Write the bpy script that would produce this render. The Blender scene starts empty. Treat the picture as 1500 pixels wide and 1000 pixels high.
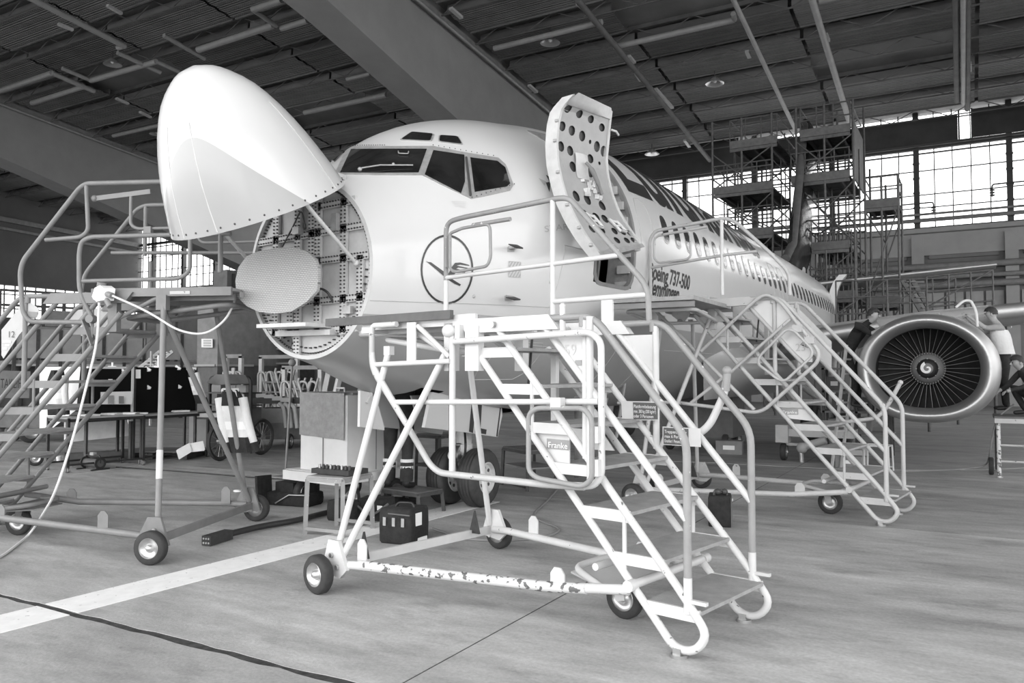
import bpy, bmesh, math, random
from mathutils import Vector, Matrix, Euler
random.seed(7)
C = bpy.context.scene.collection
SC = bpy.context.scene
PI = math.pi
# ---------------------------------------------------------------- camera, sky, light, exposure
# world axes: +Y runs aft along the aircraft, +X towards its port side, Z up; nose tip at the origin
FPX, PITCH, YAW = 1167.0, math.atan(45/1167.0), math.radians(29.86)
EYE = Vector((5.434, -4.27, 1.63))
cam = bpy.data.cameras.new('camera'); cam_o = bpy.data.objects.new('camera', cam); C.objects.link(cam_o)
cam.sensor_fit = 'HORIZONTAL'; cam.sensor_width = 36.0; cam.lens = 36.0*FPX/1500.0
cam.clip_start = 0.05; cam.clip_end = 400
cam_o.location = EYE; cam_o.rotation_euler = (PI/2+PITCH, 0, YAW)
SC.camera = cam_o
W = bpy.data.worlds.new('overcast_sky'); SC.world = W; W.use_nodes = True
W.node_tree.nodes['Background'].inputs[0].default_value = (1, 1, 1, 1)
W.node_tree.nodes['Background'].inputs[1].default_value = 4.1
def portal(loc, rot, sx, sy):
    l = bpy.data.lights.new('door_portal', 'AREA'); l.shape = 'RECTANGLE'; l.size = sx; l.size_y = sy
    l.cycles.is_portal = True
    o = bpy.data.objects.new('door_portal', l); C.objects.link(o); o.location = loc; o.rotation_euler = rot
portal((-10.5, -9.2, 6.5), (PI/2, 0, 0), 70, 13)        # the open hangar doors behind the camera, facing into the hall
portal((24.3, 16, 7.5), (PI/2, 0, PI/2), 50, 14)         # the side glazing out of view on the right
portal((-17.5, 41.3, 11.9), (-PI/2, 0, 0), 84, 5.8)   # the glazing of the rear wall, facing into the hall
SC.view_settings.view_transform = 'Standard'; SC.view_settings.look = 'None'
SC.view_settings.exposure = 0.0; SC.view_settings.gamma = 1.0; SC.view_settings.use_curve_mapping = False
SC.cycles.max_bounces = 7; SC.cycles.diffuse_bounces = 4; SC.cycles.glossy_bounces = 3; SC.cycles.transparent_max_bounces = 12
SC.cycles.sample_clamp_indirect = 6.0
SC.cycles.caustics_reflective = False; SC.cycles.caustics_refractive = False

# pixel -> world helpers (calibration of the photograph; they place things at real depths)
_f = Vector((-math.sin(YAW)*math.cos(PITCH), math.cos(YAW)*math.cos(PITCH), math.sin(PITCH)))
_r = Vector((math.cos(YAW), math.sin(YAW), 0)); _u = _r.cross(_f)
def ray(x, y): return _f + _r*((x-750)/FPX) + _u*((500-y)/FPX)
def on_z(x, y, z=0.0): r = ray(x, y); return EYE + r*((z-EYE.z)/r.z)
def on_s(x, y, s): r = ray(x, y); return EYE + r*((s-EYE.y)/r.y)
def on_t(x, y, t): r = ray(x, y); return EYE + r*((t-EYE.x)/r.x)
def at(x, y, d): return EYE + ray(x, y)*d
ROOF0, ROOFK = 18.95, 0.106
def roof_z(s): return ROOF0 - ROOFK*s
def on_roof(x, y, dz=0.0):
    r = ray(x, y); return EYE + r*((ROOF0-ROOFK*EYE.y+dz-EYE.z)/(r.z+ROOFK*r.y))

# ---------------------------------------------------------------- materials (a black and white place: every colour is a grey)
MATS = {}
def mat(name, v, rough=0.5, metal=0.0, var=0.0, scale=6.0, bump=0.0, bscale=None, chips=0.0, chipv=0.12, coat=0.0, spec=0.5, stretch=None):
    if name in MATS: return MATS[name]
    m = bpy.data.materials.new(name); m.use_nodes = True; nt = m.node_tree; b = nt.nodes['Principled BSDF']
    b.inputs['Roughness'].default_value = rough; b.inputs['Metallic'].default_value = metal
    b.inputs['Coat Weight'].default_value = coat; b.inputs['Coat Roughness'].default_value = 0.12
    b.inputs['Specular IOR Level'].default_value = spec
    m.diffuse_color = (v, v, v, 1)
    tc = nt.nodes.new('ShaderNodeTexCoord'); src = tc.outputs['Object']
    if stretch:
        mp = nt.nodes.new('ShaderNodeMapping'); mp.inputs['Scale'].default_value = stretch
        nt.links.new(src, mp.inputs['Vector']); src = mp.outputs['Vector']
    col = None
    if var > 0:
        n = nt.nodes.new('ShaderNodeTexNoise'); n.inputs['Scale'].default_value = scale; n.inputs['Detail'].default_value = 6
        n.inputs['Roughness'].default_value = 0.6
        r = nt.nodes.new('ShaderNodeValToRGB'); e = r.color_ramp.elements
        lo, hi = max(0, v*(1-var)), min(1, v*(1+var))
        e[0].position = 0.32; e[1].position = 0.68
        e[0].color = (lo, lo, lo, 1); e[1].color = (hi, hi, hi, 1)
        nt.links.new(src, n.inputs['Vector']); nt.links.new(n.outputs['Fac'], r.inputs['Fac']); col = r.outputs['Color']
    if chips > 0:
        n = nt.nodes.new('ShaderNodeTexNoise'); n.inputs['Scale'].default_value = 22; n.inputs['Detail'].default_value = 5
        r = nt.nodes.new('ShaderNodeValToRGB'); e = r.color_ramp.elements
        e[0].position = 0.70-chips; e[1].position = 0.715-chips; e[0].color = (0, 0, 0, 1); e[1].color = (1, 1, 1, 1)
        mx = nt.nodes.new('ShaderNodeMix'); mx.data_type = 'RGBA'
        nt.links.new(src, n.inputs['Vector']); nt.links.new(n.outputs['Fac'], r.inputs['Fac'])
        nt.links.new(r.outputs['Color'], mx.inputs[0])
        if col: nt.links.new(col, mx.inputs[6])
        else: mx.inputs[6].default_value = (v, v, v, 1)
        mx.inputs[7].default_value = (chipv, chipv, chipv, 1); col = mx.outputs[2]
    if col: nt.links.new(col, b.inputs['Base Color'])
    else: b.inputs['Base Color'].default_value = (v, v, v, 1)
    if bump > 0:
        n = nt.nodes.new('ShaderNodeTexNoise'); n.inputs['Scale'].default_value = bscale or scale*4; n.inputs['Detail'].default_value = 4
        bp = nt.nodes.new('ShaderNodeBump'); bp.inputs['Strength'].default_value = bump; bp.inputs['Distance'].default_value = 0.02
        nt.links.new(src, n.inputs['Vector']); nt.links.new(n.outputs['Fac'], bp.inputs['Height']); nt.links.new(bp.outputs['Normal'], b.inputs['Normal'])
    MATS[name] = m; return m
M_white = mat('white_paint', .61, .42, var=.05, scale=5, chips=.0)
M_whitechip = mat('chipped_white_paint', .61, .45, var=.06, scale=5, chips=.03, chipv=.15)
M_worn = mat('scraped_white_paint', .61, .5, var=.05, scale=5, chips=.14, chipv=.12)
M_greyrail = mat('grey_rail_paint', .28, .45, var=.08, scale=8, chips=.02, chipv=.6)
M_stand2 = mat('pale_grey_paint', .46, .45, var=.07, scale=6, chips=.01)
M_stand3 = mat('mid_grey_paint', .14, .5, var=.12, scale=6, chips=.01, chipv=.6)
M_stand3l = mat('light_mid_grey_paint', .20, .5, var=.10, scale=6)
M_tread = mat('ribbed_grey_tread', .34, .6, var=.15, scale=9, bump=.4, bscale=120)
M_rubber = mat('black_rubber', .035, .75, var=.2, scale=20)
M_tyre = mat('aircraft_tyre_rubber', .05, .65, var=.25, scale=12)
M_rim = mat('zinc_wheel_rim', .55, .35, metal=.8, var=.1, scale=14)
M_rimw = mat('painted_wheel_rim', .62, .45, var=.1, scale=14)
M_steel = mat('bare_steel', .5, .35, metal=.9, var=.15, scale=10)
M_darksteel = mat('dark_steel', .07, .5, metal=.3, var=.25, scale=10)
M_black = mat('black_plastic', .025, .5, var=.3, scale=10)
M_blackcloth = mat('black_cloth', .02, .9, var=.4, scale=14, bump=.3)
M_navy = mat('dark_coverall_cloth', .03, .9, var=.4, scale=9, bump=.5, bscale=14)
M_reflect = mat('pale_reflective_tape', .75, .5)
M_skin = mat('skin', .38, .55, var=.08, scale=20)
M_hair = mat('dark_hair', .035, .7, var=.3, scale=40)
M_hivis = mat('pale_vest_cloth', .72, .8, var=.06, scale=8, bump=.3)
M_midcloth = mat('grey_shirt_cloth', .32, .85, var=.12, scale=10, bump=.3)
M_fus = mat('aircraft_white_paint', .68, .28, var=.025, scale=.8, coat=.5)
M_belly = mat('aircraft_grey_paint', .40, .35, var=.05, scale=1.2, coat=.35)
M_radpatch = mat('radome_grey_paint', .40, .3, var=.03, scale=2, coat=.4)
M_ink = mat('dark_livery_paint', .03, .35, coat=.3)
M_ink2 = mat('grey_marking_paint', .45, .5)
M_glass = mat('dark_cockpit_glass', .015, .06, var=.5, scale=3, spec=.8)
M_frame = mat('window_frame_metal', .42, .4, metal=.3, var=.15, scale=14)
M_bulk = mat('bulkhead_primer', .56, .5, var=.10, scale=7)
M_rivet = mat('rivet_dark', .06, .5)
M_dooriner = mat('door_inner_skin', .36, .45, var=.06, scale=6)
M_alu = mat('polished_aluminium', .50, .46, metal=.85, var=.05, scale=3)
M_fan = mat('fan_blade_titanium', .045, .4, metal=.3, var=.2, scale=8)
M_nacelle = mat('nacelle_grey_paint', .45, .4, var=.05, scale=2)
M_paper = mat('paper', .88, .7)
M_board = mat('pale_board', .92, .6, var=.08, scale=5)
M_cartwhite = mat('cart_white_paint', .66, .5, var=.05, scale=4)
M_greycloth = mat('grey_felt_cloth', .30, .95, var=.15, scale=12, bump=.4)
M_darkgrey = mat('dark_grey_paint', .11, .6, var=.2, scale=4)
M_midgrey = mat('medium_grey_paint', .22, .6, var=.15, scale=4)
M_palegrey = mat('pale_grey_panel_paint', .36, .6, var=.12, scale=2)
M_scaf = mat('scaffold_tube', .10, .5, metal=.2, var=.25, scale=8)
M_plank = mat('scaffold_deck', .08, .7, var=.3, scale=5)
M_plankedge = mat('scaffold_toe_board', .13, .7, var=.2, scale=5)
M_sheet = mat('dark_plastic_sheet', .025, .25, var=.6, scale=3, bump=.8, bscale=3)
M_cable = mat('white_cable', .72, .5)
M_greycable = mat('grey_cable', .25, .6)

# ---------------------------------------------------------------- mesh builder
class MB:
    def __init__(self): self.v = []; self.f = []; self.s = []
    def add(self, vs, fs, smooth=False):
        n = len(self.v); self.v += [Vector(p) for p in vs]
        for f in fs: self.f.append([i+n for i in f]); self.s.append(smooth)
        return self
    def box(self, c, d, rz=0.0, R=None):
        c = Vector(c); hx, hy, hz = d[0]/2, d[1]/2, d[2]/2
        R = R or Matrix.Rotation(rz, 3, 'Z')
        vs = [c+R@Vector((x*hx, y*hy, z*hz)) for z in (-1, 1) for y in (-1, 1) for x in (-1, 1)]
        return self.add(vs, [(0, 2, 3, 1), (4, 5, 7, 6), (0, 1, 5, 4), (2, 6, 7, 3), (0, 4, 6, 2), (1, 3, 7, 5)])
    def bar(self, p0, p1, w, h, up=(0, 0, 1)):
        p0, p1 = Vector(p0), Vector(p1); d = p1-p0; L = d.length; d.normalize()
        u = Vector(up); a = d.cross(u)
        if a.length < 1e-4: a = d.cross(Vector((1, 0, 0)))
        a.normalize(); b = a.cross(d).normalized()
        return self.box((p0+p1)/2, (L, w, h), R=Matrix((d, a, b)).transposed())
    def tube(self, pts, r, n=10, closed=False, fillet=0.0, fs=4):
        P = [Vector(p) for p in pts]
        if fillet > 0:
            Q = []; k = len(P)
            for i, p in enumerate(P):
                if not closed and i in (0, k-1): Q.append(p); continue
                a, b = P[i-1]-p, P[(i+1) % k]-p
                la, lb = a.length, b.length
                if la < 1e-6 or lb < 1e-6 or a.angle(b, PI) > PI-0.05: Q.append(p); continue
                d = min(fillet, la*.49, lb*.49); q0, q1 = p+a/la*d, p+b/lb*d
                for j in range(fs+1):
                    t = j/fs; Q.append(q0*(1-t)**2+p*2*t*(1-t)+q1*t*t)
            P = Q
        k = len(P); vs = []; fs_ = []
        prev = None
        for i in range(k):
            if closed: d = (P[(i+1) % k]-P[i-1])
            else: d = P[min(i+1, k-1)]-P[max(i-1, 0)]
            if d.length < 1e-9: d = Vector((0, 0, 1))
            d.normalize()
            if prev is None:
                a = d.cross(Vector((0, 0, 1)))
                if a.length < 1e-3: a = d.cross(Vector((1, 0, 0)))
            else:
                a = prev - d*prev.dot(d)
                if a.length < 1e-6: a = d.cross(Vector((0, 0, 1)))
            a.normalize(); prev = a; b = d.cross(a)
            rr = r[min(len(r)-1, int(i*len(r)/k))] if isinstance(r, (list, tuple)) else r
            for j in range(n):
                t = 2*PI*j/n; vs.append(P[i]+a*(rr*math.cos(t))+b*(rr*math.sin(t)))
        m = k if closed else k-1
        for i in range(m):
            for j in range(n):
                i2 = (i+1) % k
                fs_.append((i*n+j, i*n+(j+1) % n, i2*n+(j+1) % n, i2*n+j))
        if not closed:
            fs_.append(tuple(range(n-1, -1, -1))); fs_.append(tuple((k-1)*n+j for j in range(n)))
        return self.add(vs, fs_, True)
    def cyl(self, p0, p1, r0, r1=None, n=16):
        return self.lathe([(0, 0), (r0, 0), (r0 if r1 is None else r1, 1), (0, 1)], p0, Vector(p1)-Vector(p0), n, unit=(Vector(p1)-Vector(p0)).length)
    def lathe(self, prof, o, axis, n=24, unit=1.0, smooth=True):
        o = Vector(o); d = Vector(axis).normalized(); a = d.cross(Vector((0, 0, 1)))
        if a.length < 1e-3: a = Vector((1, 0, 0))
        a.normalize(); b = d.cross(a); vs = []; fs = []
        for r, h in prof:
            for j in range(n):
                t = 2*PI*j/n; vs.append(o+d*(h*unit)+a*(r*math.cos(t))+b*(r*math.sin(t)))
        for i in range(len(prof)-1):
            for j in range(n): fs.append((i*n+j, i*n+(j+1) % n, (i+1)*n+(j+1) % n, (i+1)*n+j))
        return self.add(vs, fs, smooth)
    def prism(self, pts, off):
        """closed polygon pts (3D, planar) swept along the vector off"""
        k = len(pts); off = Vector(off); P = [Vector(p) for p in pts]
        vs = P+[p+off for p in P]
        fs = [tuple(range(k-1, -1, -1)), tuple(range(k, 2*k))]+[(i, (i+1) % k, (i+1) % k+k, i+k) for i in range(k)]
        return self.add(vs, fs)
    def ball(self, c, r, n=12, m=8):
        c = Vector(c); r = Vector(r) if not isinstance(r, (int, float)) else Vector((r, r, r)); vs = []; fs = []
        for i in range(m+1):
            p = PI*i/m
            for j in range(n):
                t = 2*PI*j/n; vs.append(c+Vector((r.x*math.sin(p)*math.cos(t), r.y*math.sin(p)*math.sin(t), r.z*math.cos(p))))
        for i in range(m):
            for j in range(n): fs.append((i*n+j, (i+1)*n+j, (i+1)*n+(j+1) % n, i*n+(j+1) % n))
        return self.add(vs, fs, True)
    def grid(self, rows, smooth=True, closed=False):
        k = len(rows[0]); vs = [p for r in rows for p in r]; fs = []
        for i in range(len(rows)-1):
            for j in range(k if closed else k-1):
                j2 = (j+1) % k; fs.append((i*k+j, i*k+j2, (i+1)*k+j2, (i+1)*k+j))
        return self.add(vs, fs, smooth)
    def mesh(self, name, off=None, recalc=True):
        me = bpy.data.meshes.new(name)
        vs = self.v if off is None else [p-off for p in self.v]
        me.from_pydata([tuple(p) for p in vs], [], self.f)
        me.polygons.foreach_set('use_smooth', self.s)
        if recalc:
            bm = bmesh.new(); bm.from_mesh(me); bmesh.ops.remove_doubles(bm, verts=bm.verts, dist=1e-6)
            bmesh.ops.recalc_face_normals(bm, faces=bm.faces); bm.to_mesh(me); bm.free()
        me.set_sharp_from_angle(angle=1.1)
        me.update(); return me
ORG = {}                                     # origin of the thing each object belongs to (meshes are written in world coordinates)
def thing(name, label, cat, loc=(0, 0, 0), group=None, rz=0.0, local=False):
    o = bpy.data.objects.new(name, None); C.objects.link(o); o.location = loc; o.rotation_euler = (0, 0, rz)
    o.empty_display_size = .2
    o['label'] = label; o['category'] = cat
    if group: o['group'] = group
    ORG[o.name] = Vector((0, 0, 0)) if local else Vector(loc)
    return o
def part(name, mb, m, parent=None, label=None, kind=None, mesh=None):
    off = ORG.get(parent.name) if parent else None
    me = mesh or mb.mesh(name, off)
    o = bpy.data.objects.new(name, me); C.objects.link(o)
    if m and not me.materials: me.materials.append(m)
    if parent: o.parent = parent; ORG[o.name] = off if off is not None else Vector((0, 0, 0))
    else: ORG[o.name] = Vector((0, 0, 0))
    if label: o['label'] = label
    if kind: o['kind'] = kind
    return o
def solo(name, mb, m, label, cat, group=None):
    c = sum(mb.v, Vector())/len(mb.v); c.z = min(p.z for p in mb.v)
    me = mb.mesh(name, c); o = bpy.data.objects.new(name, me); C.objects.link(o); o.location = c
    me.materials.append(m); o['label'] = label; o['category'] = cat; ORG[o.name] = c
    if group: o['group'] = group
    return o
def struct(name, mb, m, parent=None): return part(name, mb, m, parent, kind='structure' if parent is None else None)
def copy_tree(o, loc=None, rz=None, label=None, parent=None):
    c = o.copy(); C.objects.link(c); c.parent = parent; ORG[c.name] = ORG.get(o.name, Vector())
    if loc is not None: c.location = loc
    if rz is not None: c.rotation_euler = (0, 0, rz)
    if label: c['label'] = label
    for ch in list(o.children): copy_tree(ch, parent=c)
    return c
def mirror_fix(o): return o
# ================================================================ the hall
# floor: concrete slabs with open joints over a dark bed
def floor_material(name='hangar_concrete', v0=.45):
    m = bpy.data.materials.new(name); m.use_nodes = True; nt = m.node_tree; b = nt.nodes['Principled BSDF']
    L = nt.links.new
    tc = nt.nodes.new('ShaderNodeNewGeometry'); src = tc.outputs['Position']
    def noise(scale, detail, stretch=None, rough=.6):
        s = src
        if stretch:
            mp = nt.nodes.new('ShaderNodeMapping'); mp.inputs['Scale'].default_value = stretch; mp.inputs['Rotation'].default_value = (0, 0, -.5)
            L(src, mp.inputs['Vector']); s = mp.outputs['Vector']
        n = nt.nodes.new('ShaderNodeTexNoise'); n.inputs['Scale'].default_value = scale; n.inputs['Detail'].default_value = detail
        n.inputs['Roughness'].default_value = rough; L(s, n.inputs['Vector']); return n.outputs['Fac']
    def ramp(f, p0, v0, p1, v1):
        r = nt.nodes.new('ShaderNodeMapRange'); r.inputs[1].default_value = p0; r.inputs[2].default_value = p1
        r.inputs[3].default_value = v0; r.inputs[4].default_value = v1; L(f, r.inputs[0]); return r.outputs[0]
    def mul(a, c):
        k = nt.nodes.new('ShaderNodeMath'); k.operation = 'MULTIPLY'; L(a, k.inputs[0]); L(c, k.inputs[1]); return k.outputs[0]
    big = ramp(noise(.55, 5, (.5, 1.6, 1)), .3, .72, .7, 1.22)
    mid = ramp(noise(2.2, 8, (.6, 1.8, 1), .7), .3, .70, .7, 1.22)
    fine = ramp(noise(38, 6), .3, .86, .7, 1.12)
    spots = ramp(noise(1.6, 6, (.8, 1.5, 1), .7), .54, 1.0, .70, .70)
    base = nt.nodes.new('ShaderNodeValue'); base.outputs[0].default_value = v0
    v = mul(mul(mul(mul(base.outputs[0], big), mid), fine), spots)
    cb = nt.nodes.new('ShaderNodeCombineColor'); 
    for i in range(3): L(v, cb.inputs[i])
    L(cb.outputs[0], b.inputs['Base Color']); b.inputs['Roughness'].default_value = .55
    bp = nt.nodes.new('ShaderNodeBump'); bp.inputs['Strength'].default_value = .25; bp.inputs['Distance'].default_value = .01
    L(noise(60, 4), bp.inputs['Height']); L(bp.outputs[0], b.inputs['Normal'])
    return m
M_floor = floor_material(); M_floor2 = floor_material('shade_toned_concrete', .37); M_floor3 = floor_material('deep_shade_toned_concrete', .30)  # rear slabs coloured darker in steps to stand in for the fading light
M_joint = mat('joint_filler', .045, .9, var=.6, scale=14)
M_apron = mat('outdoor_apron_concrete', .35, .8, var=.1, scale=.4)
floor = struct('floor', MB().box((-17.5, 16, -.0435), (83.6, 50.4, .08)), M_joint)
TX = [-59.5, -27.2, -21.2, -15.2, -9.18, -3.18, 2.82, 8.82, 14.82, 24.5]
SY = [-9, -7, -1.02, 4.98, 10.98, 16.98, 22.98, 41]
def ragged(a, b, s, w, seed):                # a slab edge along t, a little eaten away
    rnd = random.Random(seed); n = max(2, int((b-a)/.14)) if b-a < 7 else 2
    return [(a+(b-a)*i/n, s+(rnd.uniform(-w, w) if 0 < i < n else 0)) for i in range(n+1)]
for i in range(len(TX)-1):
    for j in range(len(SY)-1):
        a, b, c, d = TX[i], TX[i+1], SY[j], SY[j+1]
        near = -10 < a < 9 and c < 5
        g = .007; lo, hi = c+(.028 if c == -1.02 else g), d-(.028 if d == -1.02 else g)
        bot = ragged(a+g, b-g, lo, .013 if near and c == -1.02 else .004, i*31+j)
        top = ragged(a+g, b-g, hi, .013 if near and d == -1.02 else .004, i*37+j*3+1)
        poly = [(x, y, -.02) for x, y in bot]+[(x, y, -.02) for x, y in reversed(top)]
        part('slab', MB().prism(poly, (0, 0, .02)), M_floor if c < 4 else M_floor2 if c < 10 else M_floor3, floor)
struct('ground', MB().box((-9.5, -34.6, -.09), (220, 51, .1)), M_apron)
# painted floor lines
def floor_strip(name, pts, w, m, label):
    mb = MB()
    for a, b in zip(pts[:-1], pts[1:]):
        a, b = Vector(a), Vector(b); d = (b-a).normalized(); n = Vector((-d.y, d.x, 0))*w/2
        mb.prism([a+n, a-n, b-n, b+n], (0, 0, .0035))
    o = part(name, mb, m, None); o['kind'] = 'structure'; o['label'] = label; return o
M_line = mat('worn_white_line_paint', .90, .6, var=.06, scale=7, chips=.03, chipv=.5)
l0, l1, l2 = on_z(0, 914), on_z(400, 812.5), on_z(648, 742)
dl = (l1-l0).normalized()
def line_at(s): return (l0.x+dl.x*(s-l0.y)/dl.y, s, .001)
floor_strip('floor_marking', [line_at(-6.9), line_at(-1.05)], .40, M_line, 'broad white centre line painted on the floor')
floor_strip('floor_marking', [line_at(-.99), line_at(4.4)], .40, M_line, 'broad white centre line painted on the floor')
M_thin = mat('thin_line_paint', .55, .6, var=.2, scale=3)
floor_strip('floor_marking', [on_z(880, 672, .001), on_z(1030, 677, .001), on_z(1250, 688, .001), on_z(1440, 688, .001), on_z(1560, 682, .001)], .03, M_thin, 'thin pale line across the floor under the fuselage')
floor_strip('floor_marking', [on_z(20, 705, .001), on_z(150, 690, .001), on_z(300, 665, .001)], .05, M_thin, 'thin pale line on the floor beside the workbenches')

# ceiling: sloping deck, hung panels, runs of pipe and rail
M_deck = mat('roof_deck_dark', .19, .8, var=.2, scale=.5)
def corrugated(name, v):
    m = mat(name, v, .75, var=.15, scale=.8); nt = m.node_tree; b = nt.nodes['Principled BSDF']
    w = nt.nodes.new('ShaderNodeTexWave'); w.bands_direction = 'Y'; w.inputs['Scale'].default_value = 3.2
    bp = nt.nodes.new('ShaderNodeBump'); bp.inputs['Strength'].default_value = .9; bp.inputs['Distance'].default_value = .05
    tc = nt.nodes.new('ShaderNodeTexCoord'); nt.links.new(tc.outputs['Object'], w.inputs['Vector'])
    nt.links.new(w.outputs['Fac'], bp.inputs['Height']); nt.links.new(bp.outputs['Normal'], b.inputs['Normal']); return m
M_rpanel = corrugated('corrugated_roof_panel', .17)
M_rpanel2 = corrugated('corrugated_roof_panel_dark', .11)
RS = math.atan(ROOFK)
S0, S1, T0, T1 = -9.3, 41.3, -59.5, 24.5
ceil = struct('ceiling', MB().prism([(T0, S0, roof_z(S0)+.2), (T0, S1, roof_z(S1)+.2), (T0, S1, roof_z(S1)+.6), (T0, S0, roof_z(S0)+.6)], (T1-T0, 0, 0)), M_deck)
pan = {}
for key, mm in ((0, M_rpanel), (1, M_rpanel2)):
    mb = MB(); n = 7; wd = 1.75
    rows = [[Vector((0, -wd/2+wd*i/n, .06*(i % 2))), Vector((5.7, -wd/2+wd*i/n, .06*(i % 2)))] for i in range(n+1)]
    mb.grid(rows, smooth=False); mb.box((2.85, -wd/2, .16), (5.7, .05, .34)); mb.box((2.85, wd/2, .16), (5.7, .05, .34))
    pan[key] = mb.mesh('roof_panel'); pan[key].materials.append(mm)
rows_s = [-5+2.55*k for k in range(18)]
BAYS = [(-59.3, -42.5), (-40.1, -15.2), (-12.8, 12.3), (14.6, 24.3)]     # between the girders
for k, s in enumerate(rows_s):
    for bi, (ta, tb) in enumerate(BAYS):
        n = round((tb-ta)/5.85); w = (tb-ta)/n
        for i in range(n):
            if (i*7+k*5+bi) % 11 == 3: continue
            o = bpy.data.objects.new('roof_panel', pan[1 if (i+k*3) % 4 == 0 else 0]); C.objects.link(o); o.parent = ceil
            o.location = (ta+w*i, s, roof_z(s)-.32); o.rotation_euler = (-RS, 0, 0); o.scale = ((w-.15)/5.7, 1, 1)
M_purlin = mat('roof_purlin', .11, .7, var=.2, scale=2)
for k, s in enumerate(rows_s):               # thin truss chords between the panel rows
    z = roof_z(s+1.27)
    for ta, tb in BAYS:
        mb = MB(); mb.bar((ta, s+1.27, z-.02), (tb, s+1.27, z-.02), .10, .16); mb.bar((ta, s+1.27, z-.62), (tb, s+1.27, z-.62), .05, .05)
        if s > 4:
            n = max(1, round((tb-ta)/2.4)); w = (tb-ta)/n
            for q in range(n):
                t = ta+w*q; mb.bar((t, s+1.27, z-.62), (t+w/2, s+1.27, z-.05), .035, .035); mb.bar((t+w/2, s+1.27, z-.05), (t+w, s+1.27, z-.62), .035, .035)
        part('roof_truss', mb, M_purlin, ceil)
M_pipe = mat('pale_roof_pipe', .30, .5, var=.1, scale=3)
M_pipe2 = mat('dull_roof_pipe', .16, .5, var=.1, scale=3)
def rpipe(p, q, r, m=None, dz=-1.0):
    part('roof_pipe', MB().tube([on_roof(*p, dz), on_roof(*q, dz)], r, 8), m or M_pipe, ceil)
for p, q, r in (((42, -4), (183, 68), .13), ((183, 68), (172, 70), .11), ((172, 77), (235, 106), .11), ((240, 52), (300, 86), .10),
                ((0, 133), (76, 107), .13), ((76, 107), (138, 134), .12), ((47, 151), (122, 127), .13), ((133, 118), (229, 90), .13), ((229, 90), (262, 105), .10),
                ((91, 100), (133, 118), .1), ((166, 199), (240, 182), .11), ((290, 73), (400, 37), .14), ((370, 14), (412, 0), .13), ((370, 14), (405, 38), .10),
                ((412, 42), (450, 30), .12), ((446, 165), (566, 139), .13), ((508, 116), (542, 108), .09),
                ((724, 71), (882, 32), .12), ((899, 69), (1076, 29), .12), ((1076, 29), (1074, 20), .1), ((1200, 1), (1240, -8), .13)):
    rpipe(p, q, r)
for p, q, r in (((1072, -5), (1166, 192), .10), ((1188, -5), (1246, 184), .13), ((1411, -3), (1411, 152), .09)): rpipe(p, q, r, dz=-1.3)
for p, q in (((1400, -3), (1402, 148)), ((1417, -3), (1417, 160)), ((846, 0), (1040, 235))): rpipe(p, q, .12, M_purlin, -1.2)
for p, q in (((846, 5), (862, 18)), ((921, 82), (929, 92)), ((932, 108), (939, 118)), ((960, 130), (985, 158)), ((1003, 205), (1010, 215)), ((1094, 75), (1098, 84)), ((1209, 50), (1213, 60)), ((1403, 40), (1403, 78)), ((1420, 92), (1420, 104)), ((775, 125), (786, 135)), ((660, 12), (676, 26)), ((170, 144), (188, 152)), ((205, 164), (221, 172)), ((85, 35), (107, 44)), ((157, 8), (178, 20))):
    part('strip_lamp', MB().bar(on_roof(*p, -1.15), on_roof(*q, -1.15), .16, .10), mat('strip_lamp_housing', .42, .4), ceil)
# round ceiling lamps
lampdesc = ['round ceiling lamp nearest the left edge, above the tall raised radome', 'round ceiling lamp half hidden behind the raised radome', 'round ceiling lamp just right of the main grey girder', 'round ceiling lamp over the middle of the fuselage roof', 'round ceiling lamp low above the glazed rear wall']
M_lamp = mat('lamp_reflector', .55, .3, metal=.5)
for (x, y), d in zip(((165, 90), (230, 193), (806, 58), (1047, 118), (955, 222)), lampdesc):
    p = on_roof(x, y, -.75); t = thing('ceiling_lamp', d, 'lamp', p, 'round ceiling lamps')
    part('reflector', MB().lathe([(0, .30), (.12, .30), (.2, .2), (.42, 0), (.40, 0), (.18, .17), (0, .2)], p-Vector((0, 0, .15)), (0, 0, 1), 18), M_lamp, t)
    part('bulb', MB().ball(p-Vector((0, 0, .02)), .09, 10, 6), M_paper, t)
    part('stem', MB().cyl(p+Vector((0, 0, .12)), Vector((p.x, p.y, roof_z(p.y)+.2)), .025, n=8), M_darksteel, t)

# the concrete girders (haunched towards the rear)
M_gird = mat('painted_concrete_girder', .27, .75, var=.08, scale=.7, bump=.15, bscale=12)
M_girdb = M_gird
for t0, t1 in ((-42.1, -40.6), (-14.8, -13.3), (12.6, 14.1)):
    prof = []
    for sp in (-4.9, 6, 14, 20.4, 28, 36, 45.3):
        zb = 18.0 if sp < 0 else (16.4 if sp < 10 else (15.45 if sp < 18 else 14.2-.237*(sp-20.4)))
        prof.append((sp-4.27, zb))
    poly = [(t0, s, z) for s, z in prof]+[(t0, s, roof_z(s)+.25) for s, z in reversed(prof)]
    g = struct('girder', MB().prism(poly, (t1-t0, 0, 0)), M_gird)
    mb = MB(); mb.bar((t1+.12, S0, roof_z(S0)-.42), (t1+.12, 41, roof_z(41)-.42), .22, .26)
    part('gutter', mb, M_midgrey, g)
    part('gutter_pipe', MB().tube([(t1+.28, S0, roof_z(S0)-.62), (t1+.28, 41, roof_z(41)-.62)], .07, 8), M_pipe, g)

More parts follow.
